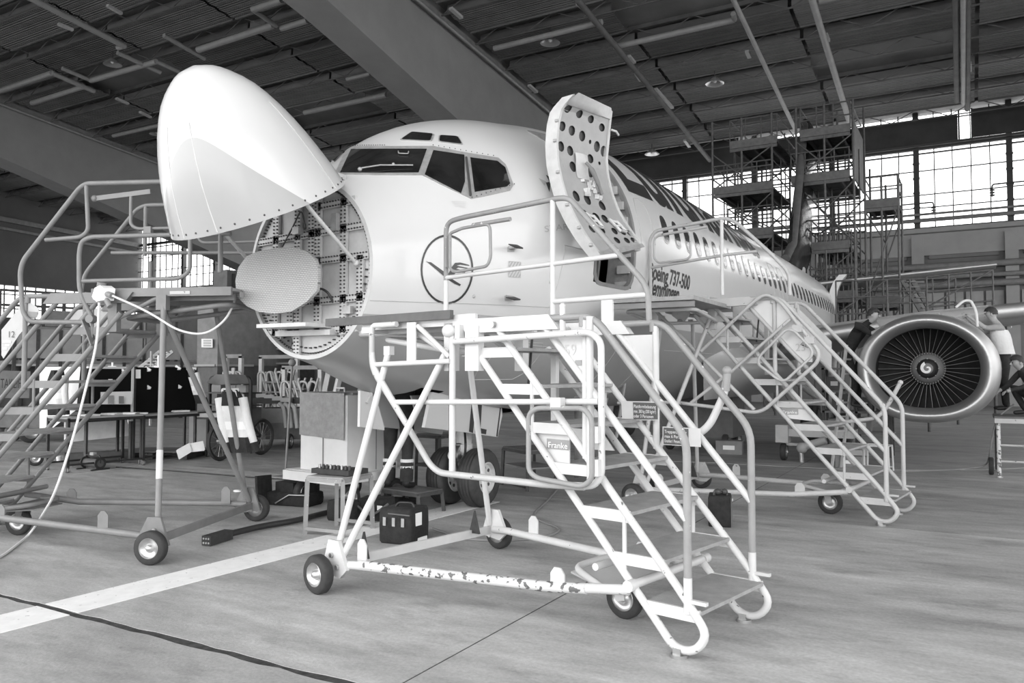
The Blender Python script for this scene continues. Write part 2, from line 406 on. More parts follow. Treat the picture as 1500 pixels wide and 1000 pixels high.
# rear wall: solid below, glazed above
BW = 41.0
M_bw = mat('rear_wall_plaster', .20, .8, var=.15, scale=.7)
M_bwpale = mat('rear_wall_pale_fascia', .36, .8, var=.10, scale=.7)
M_mull = mat('dark_window_steel', .05, .5)
wr = struct('wall_rear', MB().box(((T0+T1)/2, BW+.25, 4.45), (T1-T0, .5, 8.9)), M_bw)
part('fascia', MB().box(((T0+T1)/2, BW-.12, 8.05), (T1-T0, .24, 1.1)), M_bwpale, wr)
part('ledge', MB().box(((T0+T1)/2, BW-.3, 8.72), (T1-T0, .6, .22)), M_bwpale, wr)
for z, r in ((6.9, .16), (6.35, .12), (5.95, .16), (9.25, .10), (9.55, .06)): part('wall_pipe', MB().tube([(-14, BW-.5, z), (24, BW-.5, z)], r, 8), M_midgrey, wr)
for k in range(-4, 6):
    t = 3.27+4.03*k
    part('pilaster', MB().box((t, BW-.2, 4.2), (.55, .4, 8.4)), M_bwpale, wr)
    for q in range(4): part('wall_panel', MB().box((t+.75+.85*q, BW-.06, 4.85), (.74, .12, 1.5)), M_palegrey, wr)
    part('recess_panel', MB().box((t+2.0, BW-.08, 7.6), (3.0, .14, .55)), M_bw, wr)
# glass
M_pane = bpy.data.materials.new('clear_window_glass'); M_pane.use_nodes = True
nt = M_pane.node_tree; nt.nodes.remove(nt.nodes['Principled BSDF'])
gl = nt.nodes.new('ShaderNodeBsdfGlossy'); gl.inputs['Roughness'].default_value = .05; tr = nt.nodes.new('ShaderNodeBsdfTransparent'); tr.inputs[0].default_value = (.92, .92, .92, 1)
mx = nt.nodes.new('ShaderNodeMixShader'); mx.inputs[0].default_value = .06
nt.links.new(tr.outputs[0], mx.inputs[1]); nt.links.new(gl.outputs[0], mx.inputs[2]); nt.links.new(mx.outputs[0], nt.nodes['Material Output'].inputs[0])
ZR = [8.95, 9.97, 10.63, 11.86, 13.12, 14.40, 15.2]
pm = {}
def pane(w, h):
    k = (round(w, 3), round(h, 3))
    if k not in pm: pm[k] = MB().box((0, 0, 0), (w, .012, h)).mesh('glass_pane'); pm[k].materials.append(M_pane)
    return pm[k]
wn = 0
BAY = 4.03
for k in range(-16, 10):
    ta = 3.27+BAY*k; tb = ta+BAY
    if ta < T0 - 3 or ta > T1: continue
    ta_, tb_ = max(ta, T0), min(tb, T1)
    ztop = 15.2
    near = (-18 <= ta <= 9) or ta < -43
    mb = MB()
    mb.box((ta_, BW-.05, 11.9), (.26, .34, 6.2))
    for lz in range(8): mb.box((ta_, BW-.24, 9.2+.75*lz), (.32, .06, .10))
    for q in range(1, 5): mb.box((ta+.806*q, BW, 11.9), (.05, .08, 6.2)) if T0 < ta+.806*q < T1 else None
    for z in ZR[:-1]: mb.box(((ta_+tb_)/2, BW, z), (tb_-ta_, .09, .05))
    mb.box(((ta_+tb_)/2, BW-.12, 12.98), (tb_-ta_, .2, .16)); mb.box(((ta_+tb_)/2, BW-.10, 12.72), (tb_-ta_, .12, .07))
    wn += 1
    w = struct('window_%d' % wn, mb, M_mull)
    if near:
        for q in range(5):
            for z0, z1 in zip(ZR[:-1], ZR[1:]):
                tc_ = ta+.806*(q+.5)
                if not T0 < tc_ < T1: continue
                o = bpy.data.objects.new('glass_pane', pane(.756, z1-z0-.05)); C.objects.link(o); o.parent = w; o.location = (tc_, BW+.01, (z0+z1)/2)
    else:
        o = bpy.data.objects.new('glass_pane', pane(tb_-ta_-.1, 6.2)); C.objects.link(o); o.parent = w; o.location = ((ta_+tb_)/2, BW+.03, 12.05)
# the dark blind band in front of the glazing, and its one gap
M_blind = mat('dark_blind', .05, .8, var=.2, scale=1)
bl = struct('trim_1', MB().box((-12.6, BW-.47, 14.3), (14, .06, 1.0)).box((-7.2, BW-.45, 13.75), (24.7, .08, 1.22)).box((12.5, BW-.45, 13.85), (13.4, .08, 1.4)), M_blind)
part('blind_rail', MB().bar((-20, BW-.45, 13.06), (20, BW-.45, 13.06), .12, .12), M_mull, bl)
for t in (5.2, 5.76): part('blind_post', MB().bar((t, BW-.45, 13.0), (t, BW-.45, 14.6), .08, .08), M_mull, bl)
# insulators and brackets on the window columns
for t in (3.27, 7.3):
    b = MB(); z = 10.15 if t < 5 else 10.75
    b.tube([(t-.75, BW-.35, z-.6), (t-.75, BW-.35, z), (t+.75, BW-.35, z), (t+.75, BW-.35, z-.6)], .04, 6, fillet=.12)
    for sx in (-.75, .75):
        for q in range(3): b.cyl((t+sx, BW-.35, z-.25-.13*q), (t+sx, BW-.35, z-.31-.13*q), .11, n=8)
    part('bracket', b, M_mull, wr)
# left wall, its high window strip and the rest of the shell
M_lw = mat('left_wall_panel', .12, .8, var=.12, scale=.5)
wl = struct('wall_left', MB().box((T0-.1, 16, 13.9), (.5, 50.6, 11.0)).box((T0-.1, 16, 2.9), (.5, 50.6, 6.0)), M_lw)
part('wall_rail', MB().bar((T0+.35, S0, 14.9), (T0+.35, 41, 13.0), .3, .35).bar((T0+.3, S0, 14.2), (T0+.3, 41, 12.3), .16, .2), M_midgrey, wl)
for q in range(22):
    s = 24+.8*q; mb = MB()
    mb.box((T0, s, 7.15), (.12, .07, 2.5))
    part('mullion', mb, M_mull, wl)
wls = struct('window_40', MB().box((T0+.02, 16, 7.7), (.1, 50, .08)).box((T0+.02, 16, 6.6), (.1, 50, .08)), M_mull)
o = part('glass_pane', MB().box((T0-.05, 16, 7.15), (.012, 50, 2.45)), M_pane, wls)
struct('wall_right', MB().box((T1+.1, 16, .3), (.5, 50.6, .6)).box((T1+.1, 16, 17), (.5, 50.6, 5)), M_lw)
mb = MB()
for q in range(26): mb.box((T1, -9+2*q, 7.5), (.12, .12, 14))
for z in (4.5, 7, 9.5, 12): mb.box((T1, 16, z), (.1, 50, .1))
w41 = struct('window_41', mb, M_mull); part('glass_pane', MB().box((T1+.05, 16, 7.5), (.012, 50, 14)), M_pane, w41)
struct('wall_front', MB().box(((T0+T1)/2, S0-.3, 16.6), (T1-T0, .5, 7.2)).box((T0+7, S0-.3, 6.5), (14, .5, 13)).box((T1-.5, S0-.3, 6.5), (1, .5, 13)), M_lw)
# ================================================================ the aircraft
ST = [(1.31, 3.46, 1.75, .785, 2.60), (1.5, 3.58, 1.70, .87, 2.615), (1.7, 3.71, 1.65, .965, 2.63), (2.1, 3.98, 1.51, 1.18, 2.72), (2.5, 4.25, 1.39, 1.36, 2.82), (3.0, 4.48, 1.32, 1.55, 2.94),
      (3.5, 4.63, 1.23, 1.69, 3.04), (4.0, 4.73, 1.15, 1.78, 3.10), (4.6, 4.85, 1.09, 1.85, 3.15), (5.4, 4.95, 1.06, 1.88, 3.18), (6.5, 5.04, 1.05, 1.88, 3.18), (8, 5.06, 1.05, 1.88, 3.18), (18.5, 5.06, 1.05, 1.88, 3.18),
      (20, 5.06, 1.15, 1.87, 3.19), (22, 5.06, 1.55, 1.80, 3.30), (24, 5.05, 2.15, 1.62, 3.55), (26, 5.02, 2.85, 1.30, 3.85), (28, 4.95, 3.55, .85, 4.2), (29.8, 4.8, 4.3, .28, 4.55)]
RD = [(0.0, 2.43, 2.41, .01, 2.42), (.03, 2.57, 2.29, .15, 2.42), (.10, 2.70, 2.19, .26, 2.43), (.25, 2.87, 2.06, .42, 2.46), (.6, 3.12, 1.90, .60, 2.50), (1.0, 3.33, 1.79, .71, 2.56), (1.31, 3.46, 1.75, .785, 2.6)]
def herm(T, s):
    n = len(T); i = 0
    while i < n-2 and s > T[i+1][0]: i += 1
    x0, x1 = T[i][0], T[i+1][0]; h = x1-x0; u = (s-x0)/h; out = []
    def dl(k, c): return (T[k+1][c]-T[k][c])/(T[k+1][0]-T[k][0])
    def m(k, c):
        if k == 0: return dl(0, c)
        if k == n-1: return dl(n-2, c)
        a, b = dl(k-1, c), dl(k, c); return 0 if a*b <= 0 else 2*a*b/(a+b)
    for c in range(1, 5):
        y0, y1 = T[i][c], T[i+1][c]
        out.append((2*u**3-3*u*u+1)*y0+(u**3-2*u*u+u)*h*m(i, c)+(-2*u**3+3*u*u)*y1+(u**3-u*u)*h*m(i+1, c))
    return out
def sec(s, ph, T=None):
    zt, zb, w, zm = herm(T or ST, s); c = math.cos(ph)
    return Vector((w*math.sin(ph), s, zm+((zt-zm) if c > 0 else (zm-zb))*c))
def fnorm(s, ph):
    a = sec(s+.01, ph)-sec(s-.01, ph); b = sec(s, ph+.01)-sec(s, ph-.01); n = a.cross(b).normalized()
    return n if n.dot(Vector((math.sin(ph), 0, math.cos(ph)))) > 0 else -n
def on_fus(s, ph, off=.004): return sec(s, ph)+fnorm(s, ph)*off
def phi_z(s, z):                                 # angle on the port side at height z
    zt, zb, w, zm = herm(ST, s)
    c = (z-zm)/((zt-zm) if z > zm else (zm-zb)); return math.acos(max(-1, min(1, c)))
def hit(x, y):                                   # where the line of sight through a pixel meets the skin -> (s, phi)
    r = ray(x, y); k0 = None; k = 5.5
    def f(k):
        p = EYE+r*k
        if not 1.31 <= p.y <= 29.7: return 9
        zt, zb, w, zm = herm(ST, p.y); h = (zt-zm) if p.z > zm else (zm-zb)
        return (p.x/w)**2+((p.z-zm)/h)**2-1
    best = (9, 0)
    while k < 40:
        v = f(k)
        if v < 0: break
        if v < best[0]: best = (v, k)
        k += .04
    if k < 40:
        a, b = k-.04, k
        for _ in range(24):
            m = (a+b)/2
            if f(m) < 0: b = m
            else: a = m
        k = b
    else: k = best[1]
    p = EYE+r*k; zt, zb, w, zm = herm(ST, p.y); h = (zt-zm) if p.z > zm else (zm-zb)
    return p.y, math.atan2(p.x/w, (p.z-zm)/h)
DS0, DS1, DZ0, DZ1 = 4.02, 4.99, 2.66, 4.52     # the forward door opening
ac = thing('airliner', 'white twin-engine airliner in the hangar with raised nose cone and open forward door', 'aircraft', (0, 4.0, 0))
PHK = [i*PI/48 for i in range(97)]
# paint split: grey belly under a straight line at z = 2.24
def split_phi(s): return phi_z(s, 2.16 if s < 3 else 2.16+min(.1, (s-3)*.05)) if s < 24 else PI*.62
ss = sorted(set([1.31+.12*i for i in range(24)]+[DS0, DS1]+[4.2, 4.4, 4.6, 4.8]+[5.2+.45*i for i in range(55)]+[29.8]))
ss = [s for s in ss if s <= 29.8]
def skin_rows(f0, f1, n, sa, sb, skip=None):
    mb = MB(); S_ = [s for s in ss if sa-1e-6 <= s <= sb+1e-6]
    rows = [[sec(s, f0(s)+(f1(s)-f0(s))*i/n) for i in range(n+1)] for s in S_]
    return mb.grid(rows)
d0 = lambda s: phi_z(s, DZ1) if DS0-1e-6 <= s <= DS1+1e-6 else phi_z(min(max(s, DS0), DS1), DZ1)
d1 = lambda s: phi_z(s, DZ0) if DS0-1e-6 <= s <= DS1+1e-6 else phi_z(min(max(s, DS0), DS1), DZ0)
up = MB()
for f0, f1, n, sa, sb in ((lambda s: -split_phi(s), lambda s: 0, 26, 1.31, 29.8), (lambda s: 0, d0, 14, 1.31, 29.8), (d1, split_phi, 8, 1.31, 29.8), (d0, d1, 14, 1.31, DS0), (d0, d1, 14, DS1, 29.8)):
    m_ = skin_rows(f0, f1, n, sa, sb); up.add(m_.v, m_.f, True)
fus_o = part('fuselage_skin', up, M_fus, ac)
part('belly_skin', skin_rows(split_phi, lambda s: 2*PI-split_phi(s), 26, 1.31, 29.8), M_belly, ac, label='grey painted lower fuselage')
bl_o = [o for o in ac.children if o.name.startswith('belly_skin')][0]
bm = bmesh.new(); bm.from_mesh(bl_o.data); kill = []
for f in bm.faces:
    c = f.calc_center_median()+ORG[ac.name]
    if 2.55 < c.y < 4.55 and abs(c.x) < .43 and c.z < 1.7: kill.append(f)
bmesh.ops.delete(bm, geom=kill, context='FACES'); bm.to_mesh(bl_o.data); bm.free()
# panel seams (thin lines that follow the skin)
def seam(pts, r=.004, m=None, name='panel_seam', parent=None, n=40):
    P = []
    for (s0, z0), (s1, z1) in zip(pts[:-1], pts[1:]):
        q = max(2, int(math.hypot(s1-s0, z1-z0)/.08))
        for i in range(q): s = s0+(s1-s0)*i/q; P.append(on_fus(s, phi_z(s, z0+(z1-z0)*i/q), .0015))
    s, z = pts[-1]; P.append(on_fus(s, phi_z(s, z), .0015))
    return part(name, MB().tube(P, r, 5), m or mat('seam_grey', .5, .5), parent or ac)
def rectseam(s0, s1, z0, z1, r=.004, c=.08, **k): seam([(s0+c, z0), (s1-c, z0), (s1, z0+c), (s1, z1-c), (s1-c, z1), (s0+c, z1), (s0, z1-c), (s0, z0+c), (s0+c, z0)], r, **k)
seam([(1.33, 2.28), (2.2, 2.30), (3.4, 2.33)]); seam([(1.35, 2.0), (2.6, 1.95), (4, 1.9)]); seam([(3.3, 2.0), (3.42, 2.9), (3.42, 3.0), (4.0, 2.98)])
seam([(5.22, 3.72), (5.30, 3.86), (5.5, 3.9), (5.66, 3.8), (5.72, 3.3)]); seam([(5.22, 3.72), (5.2, 3.2)]); rectseam(5.25, 6.4, 1.3, 2.0)
seam([(7, 1.95), (11, 1.95)]); seam([(6.6, 2.45), (10.2, 2.5)]); rectseam(2.9, 3.6, 1.55, 1.95)
# flat patches laid on the skin from 2D outlines in (s, phi)
def patch_bm(loops, thick=.0, step=.10):
    """loops of (s, w) with w = 1.8*phi; filled, cut to follow the curve; returns bmesh in (s, w, 0/1 side flag)"""
    bm = bmesh.new(); edges = []
    for lp in loops:
        vs = [bm.verts.new((a, b, 0)) for a, b in lp]
        edges += [bm.edges.new((vs[i], vs[(i+1) % len(vs)])) for i in range(len(vs))]
    bmesh.ops.triangle_fill(bm, edges=edges, use_beauty=True, use_dissolve=False)
    return bm
def cut_bm(bm, step):
    for ax in (0, 1):
        co = [v.co[ax] for v in bm.verts]; k = math.floor(min(co)/step)+1
        while k*step < max(co):
            n = Vector((0, 0, 0)); n[ax] = 1; p = Vector((0, 0, 0)); p[ax] = k*step
            bmesh.ops.bisect_plane(bm, geom=bm.verts[:]+bm.edges[:]+bm.faces[:], plane_co=p, plane_no=n, dist=1e-6); k += 1
def lay(bm, off, thick, side=1):
    """map (s,w) to the skin at height off, with a rim of the given thickness"""
    if thick:
        be = [e for e in bm.edges if len(e.link_faces) == 1]
        r = bmesh.ops.extrude_edge_only(bm, edges=be)
        for v in [g for g in r['geom'] if isinstance(g, bmesh.types.BMVert)]: v.co.z = 1
    for v in bm.verts:
        s, ph = v.co.x, v.co.y/1.8
        v.co = on_fus(s, side*ph, off-(thick if v.co.z > .5 else 0))
    bmesh.ops.recalc_face_normals(bm, faces=bm.faces)
    # outward
    f = max(bm.faces, key=lambda f: f.calc_area()); c = f.calc_center_median()
    if f.normal.dot(c-Vector((0, c.y, 3))) < 0: bmesh.ops.reverse_faces(bm, faces=bm.faces)
    off_ = ORG[ac.name]
    for v in bm.verts: v.co -= off_
    me = bpy.data.meshes.new('patch'); bm.to_mesh(me); bm.free(); return me
def rounded(poly, r, n=4):
    out = []; k = len(poly)
    for i, p in enumerate(poly):
        p = Vector(p); a = Vector(poly[i-1])-p; b = Vector(poly[(i+1) % k])-p
        d = min(r, a.length*.45, b.length*.45); q0, q1 = p+a.normalized()*d, p+b.normalized()*d
        for j in range(n+1):
            t = j/n; out.append(tuple(q0*(1-t)**2+p*2*t*(1-t)+q1*t*t))
    return out
def patch(name, loops, m, off=.004, thick=.006, parent=None, step=.1, label=None):
    bm = patch_bm(loops); cut_bm(bm, step); me = lay(bm, off, thick)
    return part(name, None, m, parent or ac, label=label, mesh=me)
def dens(pts, d=7.0):
    out = []
    for a, b in zip(pts, list(pts[1:])+[pts[0]]):
        n = max(1, int(math.hypot(b[0]-a[0], b[1]-a[1])/d)); out += [(a[0]+(b[0]-a[0])*i/n, a[1]+(b[1]-a[1])*i/n) for i in range(n)]
    return out
def px(pts): return [(s, ph*1.8) for s, ph in (hit(x, y) for x, y in dens(pts))]
def sz(pts): return [(s, phi_z(s, z)*1.8) for s, z in pts]
# ---- cockpit windows
def cw(x, y): return (450+x/3.745, 160+y/3.745)
outer = px([cw(*p) for p in ((222, 207), (690, 204), (860, 238), (1048, 268), (1088, 305), (1131, 415), (1112, 446), (1000, 472), (900, 492), (750, 422), (630, 362), (400, 362), (150, 358))])
panes = [[(243, 224), (450, 222), (656, 222), (610, 350), (400, 352), (182, 351)], [(692, 229), (860, 254), (863, 400), (842, 463), (644, 361)], [(893, 268), (1040, 287), (1084, 322), (1110, 410), (1093, 426), (917, 456)]]
pl = [px([cw(*p) for p in q]) for q in panes]
fr = patch('cockpit_window_frame', [outer], M_frame, .008, .012, step=.08)
for q in pl: patch('cockpit_pane', [q], M_glass, .013, .010, parent=fr, step=.08)
for q in ([(575, 128), (688, 138), (675, 175), (516, 168)], [(729, 146), (822, 152), (847, 193), (724, 178)]):
    p = px([cw(*k) for k in q]); c = Vector((sum(a for a, b in p)/len(p), sum(b for a, b in p)/len(p)))
    f2 = patch('eyebrow_window_frame', [rounded([tuple(c+(Vector(k)-c)*1.12) for k in p], .03)], M_frame, .008, .012)
    patch('eyebrow_pane', [rounded(p, .03)], M_glass, .013, .010, parent=f2)
q = px([cw(*k) for k in ((236, 208), (206, 232), (150, 290), (136, 284), (190, 230))]); patch('cockpit_pane', [q], M_glass, .010, .010)
# wiper, grab handle and post strip on the windscreen
def onpx(x, y, off): s, ph = hit(x, y); return on_fus(s, ph, off)
part('wiper', MB().tube([onpx(*cw(285, 345), .04), onpx(*cw(400, 328), .045), onpx(*cw(578, 322), .035)], .008, 6).ball(onpx(*cw(290, 344), .03), .022, 8, 5).ball(onpx(*cw(472, 320), .04), .016, 8, 5), M_frame, ac)
part('grab_handle', MB().tube([onpx(*cw(500, 236), .015), onpx(*cw(502, 256), .03), onpx(*cw(553, 258), .03), onpx(*cw(556, 238), .015)], .006, 6, fillet=.02), M_frame, ac)
part('window_post_strip', MB().tube([onpx(*cw(868, 275), .03), onpx(*cw(890, 480), .03)], .012, 6), M_rivet, ac)
rv = MB()
for k in range(40):
    p = Vector((222, 207)).lerp(Vector((690, 204)), k/39) if k < 18 else Vector((690, 204)).lerp(Vector((1048, 266)), (k-18)/12) if k < 30 else Vector((1131, 415)).lerp(Vector((900, 488)), (k-30)/9)
    rv.ball(onpx(*cw(*p), .02), .006, 6, 4)
part('rivet', rv, M_rivet, ac, kind='stuff')
# ---- cabin windows
M_cabglass = mat('cabin_window_glass', .05, .08, spec=.8)
M_cabring = mat('cabin_window_ring', .55, .4)
def ell(s, z, a, b, n=16): return sz([(s+a*math.copysign(abs(math.cos(t))**.75, math.cos(t)), z+b*math.copysign(abs(math.sin(t))**.75, math.sin(t))) for t in [2*PI*i/n for i in range(n)]])
for k in range(35):
    s = 6.22+.505*k
    if s > 22.6: break
    w = patch('cabin_window', [ell(s, 3.60, .150, .215)], M_cabring, .004, .006, step=.06)
    patch('pane', [ell(s, 3.60, .125, .188)], M_cabglass, .008, .006, parent=w, step=.06)
# overwing exits and aft seams
for s in (13.4, 14.3): rectseam(s-.27, s+.27, 3.0, 3.98)
# ---- lettering
def text_loops(txt, size, bold=0.0, shear=0.0):
    cu = bpy.data.curves.new('lettering', 'FONT'); cu.body = txt; cu.size = size; cu.offset = bold; cu.shear = shear; cu.resolution_u = 5
    o = bpy.data.objects.new('lettering', cu); C.objects.link(o)
    dg = bpy.context.evaluated_depsgraph_get(); me = bpy.data.meshes.new_from_object(o.evaluated_get(dg)); bpy.data.objects.remove(o); bpy.data.curves.remove(cu); return me
def skin_text(txt, s0, z0, size, m, sx=1.0, bold=0.0, off=.004, name='lettering', step=.12, label=None, width=None):
    me = text_loops(txt, size, bold); bm = bmesh.new(); bm.from_mesh(me)
    if width: 
        x1 = max(v.co.x for v in bm.verts); sx = width/x1
    for v in bm.verts:
        v.co.x *= sx
    bmesh.ops.remove_doubles(bm, verts=bm.verts, dist=1e-5); cut_bm(bm, step)
    p0 = phi_z(s0, z0)
    for v in bm.verts: v.co = Vector((s0+v.co.x, (p0-v.co.y/1.88)*1.8, 0))
    return part(name, None, m, ac, mesh=lay(bm, off, 0), label=label)
skin_text('Lufthansa', 5.15, 3.98, 1.92, M_ink, bold=.05, width=7.6, step=.15, label='large dark title lettering on the upper fuselage')
skin_text('Boeing 737-500', 5.50, 2.85, .255, M_ink, bold=.006, width=1.72, step=.08)
skin_text('Memmingen', 5.50, 2.655, .255, M_ink, bold=.006, width=1.30, step=.08)
skin_text('STAR ALLIANCE', 3.12, 3.10, .115, M_ink2, width=1.15, step=.08)
def ring(cx, cy, a, b, w, n=48):
    return [[(cx+a*math.cos(2*PI*i/n), cy+b*math.sin(2*PI*i/n)) for i in range(n)], [(cx+(a-w)*math.cos(2*PI*i/n), cy+(b-w)*math.sin(2*PI*i/n)) for i in range(n)]]
def pxring(cx, cy, a, b, w, n=40): return [px([(cx+(a-d)*math.cos(2*PI*i/n), cy+(b-d*1.2)*math.sin(2*PI*i/n)) for i in range(n)]) for d in (0, w)]
patch('emblem_ring', pxring(654.5, 394.5, 38.6, 51, 2.7), M_ink, .004, 0, label='dark oval ring emblem on the nose')
def lg(x, y): return (300+x/3.745, 250+y/3.745)
for q in ([(1210, 493), (1222, 500), (1240, 502), (1310, 552), (1350, 590), (1395, 618), (1404, 623), (1398, 632), (1370, 620), (1330, 595), (1290, 560)], [(1330, 575), (1352, 530), (1372, 505), (1400, 503), (1448, 516), (1452, 522), (1400, 515), (1380, 520), (1440, 532), (1445, 538), (1390, 530), (1378, 537), (1432, 550), (1425, 560), (1380, 556), (1345, 592)]):
    patch('emblem_bird', [px([lg(*p) for p in q])], M_ink, .0045, 0)
for q in ([(1330, 405), (1350, 395), (1348, 383), (1308, 360)], [(1308, 403), (1328, 455), (1334, 398)]):
    patch('star_mark', [px([cw(*p) for p in q])], M_ink, .004, 0)
patch('star_mark', [px([cw(1268, 378), cw(1300, 420), cw(1312, 398)])], M_ink2, .004, 0)
# hatch placard, small notice, static ports
def hatch_c(x, y): return (450+x/3.745, 160+y/3.745)
hp = [(1105, 832), (1172, 838), (1170, 924), (1102, 920)]
patch('placard_border', [px([hatch_c(*p) for p in hp]), px([hatch_c(1138+(x-1138)*.94, 878+(y-878)*.94) for x, y in hp])], M_ink2, .004, 0)
def quad_uv(u, v): 
    A, B, C_, D = [Vector(p) for p in hp]; return tuple(A.lerp(B, u).lerp(D.lerp(C_, u), v))
def clip_u(poly):
    for lim, sg in ((0.03, 1), (.97, -1)):
        out = []
        for (u0, v0), (u1, v1) in zip(poly, poly[1:]+poly[:1]):
            i0, i1 = (u0-lim)*sg >= 0, (u1-lim)*sg >= 0
            if i0: out.append((u0, v0))
            if i0 != i1: t = (lim-u0)/(u1-u0); out.append((lim, v0+(v1-v0)*t))
        poly = out
    return poly
for k in range(7):
    a = -.62+.235*k; poly = clip_u([(a+.62, .03), (a+.74, .03), (a+.12, .97), (a, .97)])
    if len(poly) >= 3: patch('placard_stripe', [px([hatch_c(*quad_uv(*p)) for p in poly])], M_ink2, .004, 0)
for r_ in range(4): patch('notice_text', [px([cw(790+6*r_, 505+9*r_), cw(872-2*r_, 508+9*r_), cw(872-2*r_, 511+9*r_), cw(790+6*r_, 508+9*r_)])], mat('faint_notice_ink', .6, .5), .004, 0)
def probe(x, y):
    s, ph = hit(x, y); p = sec(s, ph); n = fnorm(s, ph); b = part('probe', MB().bar(p-n*.01, p+n*.10, .06, .03), M_frame, ac)
    part('probe_blade', MB().tube([p+n*.10+Vector((0, -.16, 0)), p+n*.10, p+n*.10+Vector((0, .12, 0))], [.006, .02, .008], 8), M_rivet, b)
    patch('probe_base', [px([(x-5, y-1), (x+5, y-1), (x+5, y+6), (x-5, y+6)])], M_ink2, .006, .004)
probe(748, 363); probe(744, 434)
for x, y in ((694, 434), (806, 413)): part('static_port', MB().ball(onpx(x, y, .0), .018, 8, 5), M_ink2, ac)
# ---- bulkhead behind the raised nose cone
bz = lambda ph, k=1.0, s=1.36: Vector((0, s, 2.6))+(sec(1.31, ph)-Vector((0, 1.31, 2.6)))*k
bk = part('nose_bulkhead', MB().add([Vector((0, 1.36, 2.6))]+[bz(2*PI*i/64) for i in range(64)], [(0, i+1, (i+1) % 64+1) for i in range(64)]), M_bulk, ac)
mb = MB(); R0 = [bz(2*PI*i/64, 1.0, 1.31) for i in range(64)]; R1 = [bz(2*PI*i/64, .955, 1.305) for i in range(64)]; R2 = [bz(2*PI*i/64, .95, 1.36) for i in range(64)]
part('rim_flange', mb.grid([R0, R1, R2], closed=True), M_bulk, bk)
def inb(t, z, k=.95):
    zt, zb, w, zm = 3.46, 1.75, .785, 2.60; return (t/w)**2+((z-zm)/((zt-zm) if z > zm else (zm-zb)))**2 < k*k
def rib(p, q, w, d=.03): return part('bulkhead_rib', MB().bar((p[0], 1.335, p[1]), (q[0], 1.335, q[1]), w, d, up=(0, 1, 0)), M_bulk, bk)
ribs = [((-.45, 1.98), (-.45, 3.25)), ((-.16, 1.80), (-.16, 3.4)), ((.10, 2.0), (.10, 3.42)), ((.02, 2.6), (.02, 3.3)), ((.42, 1.98), (.42, 3.25)), ((-.7, 2.92), (.68, 2.98)), ((-.74, 2.66), (.72, 2.70)), ((-.68, 2.28), (.70, 2.32)), ((.1, 3.2), (.56, 3.22)), ((-.56, 2.02), (.58, 2.04)), ((.62, 2.1), (.62, 2.7)), ((-.25, 2.0), (-.25, 2.3))]
for p, q in ribs: rib(p, q, .075)
rv = MB()
for p, q in ribs:
    p, q = Vector(p), Vector(q); L = (q-p).length; n = int(L/.034); d = (q-p).normalized(); nn = Vector((-d.y, d.x))
    for i in range(n):
        for sd in (-.022, .022):
            c = p+d*(i+.5)*L/n+nn*sd
            if inb(c.x, c.y, .97): rv.box((c.x, 1.315, c.y), (.013, .014, .013))
for i in range(140):
    for k in (.93, .87):
        if k == .87 and (i % 2 or not 35 < i < 105): continue
        c = bz(2*PI*i/140, k); rv.box((c.x, 1.345, c.z), (.014, .03, .014))
part('rivet', rv, M_rivet, bk, kind='stuff')
part('shelf', MB().box((-.02, 1.16, 2.06), (.62, .36, .035)).box((-.02, 1.30, 2.0), (.7, .1, .05)), M_bulk, bk)
part('lower_hole', MB().lathe([(0, 0), (.085, 0)], (-.33, 1.352, 1.92), (0, -1, 0), 16), M_rivet, bk)
part('cable_loop', MB().tube([(.05, 1.3, 2.35), (.2, 1.26, 2.42), (.3, 1.27, 2.36), (.3, 1.32, 2.28)], .012, 6, fillet=.08), M_darksteel, bk)
part('cable_loop', MB().tube([(-.35, 1.31, 2.85), (-.15, 1.27, 3.05), (-.08, 1.29, 3.2), (-.05, 1.32, 3.0)], .008, 6, fillet=.08), M_darksteel, bk)
for c, d in (((.36, 1.28, 3.02), (.06, .05, .16)), ((-.12, 1.28, 2.98), (.08, .06, .07)), ((.08, 1.25, 2.62), (.09, .12, .16)), ((.0, 1.25, 2.34), (.16, .1, .08)), ((.5, 1.3, 2.2), (.1, .05, .07))): part('fitting', MB().box(c, d), M_frame, bk)
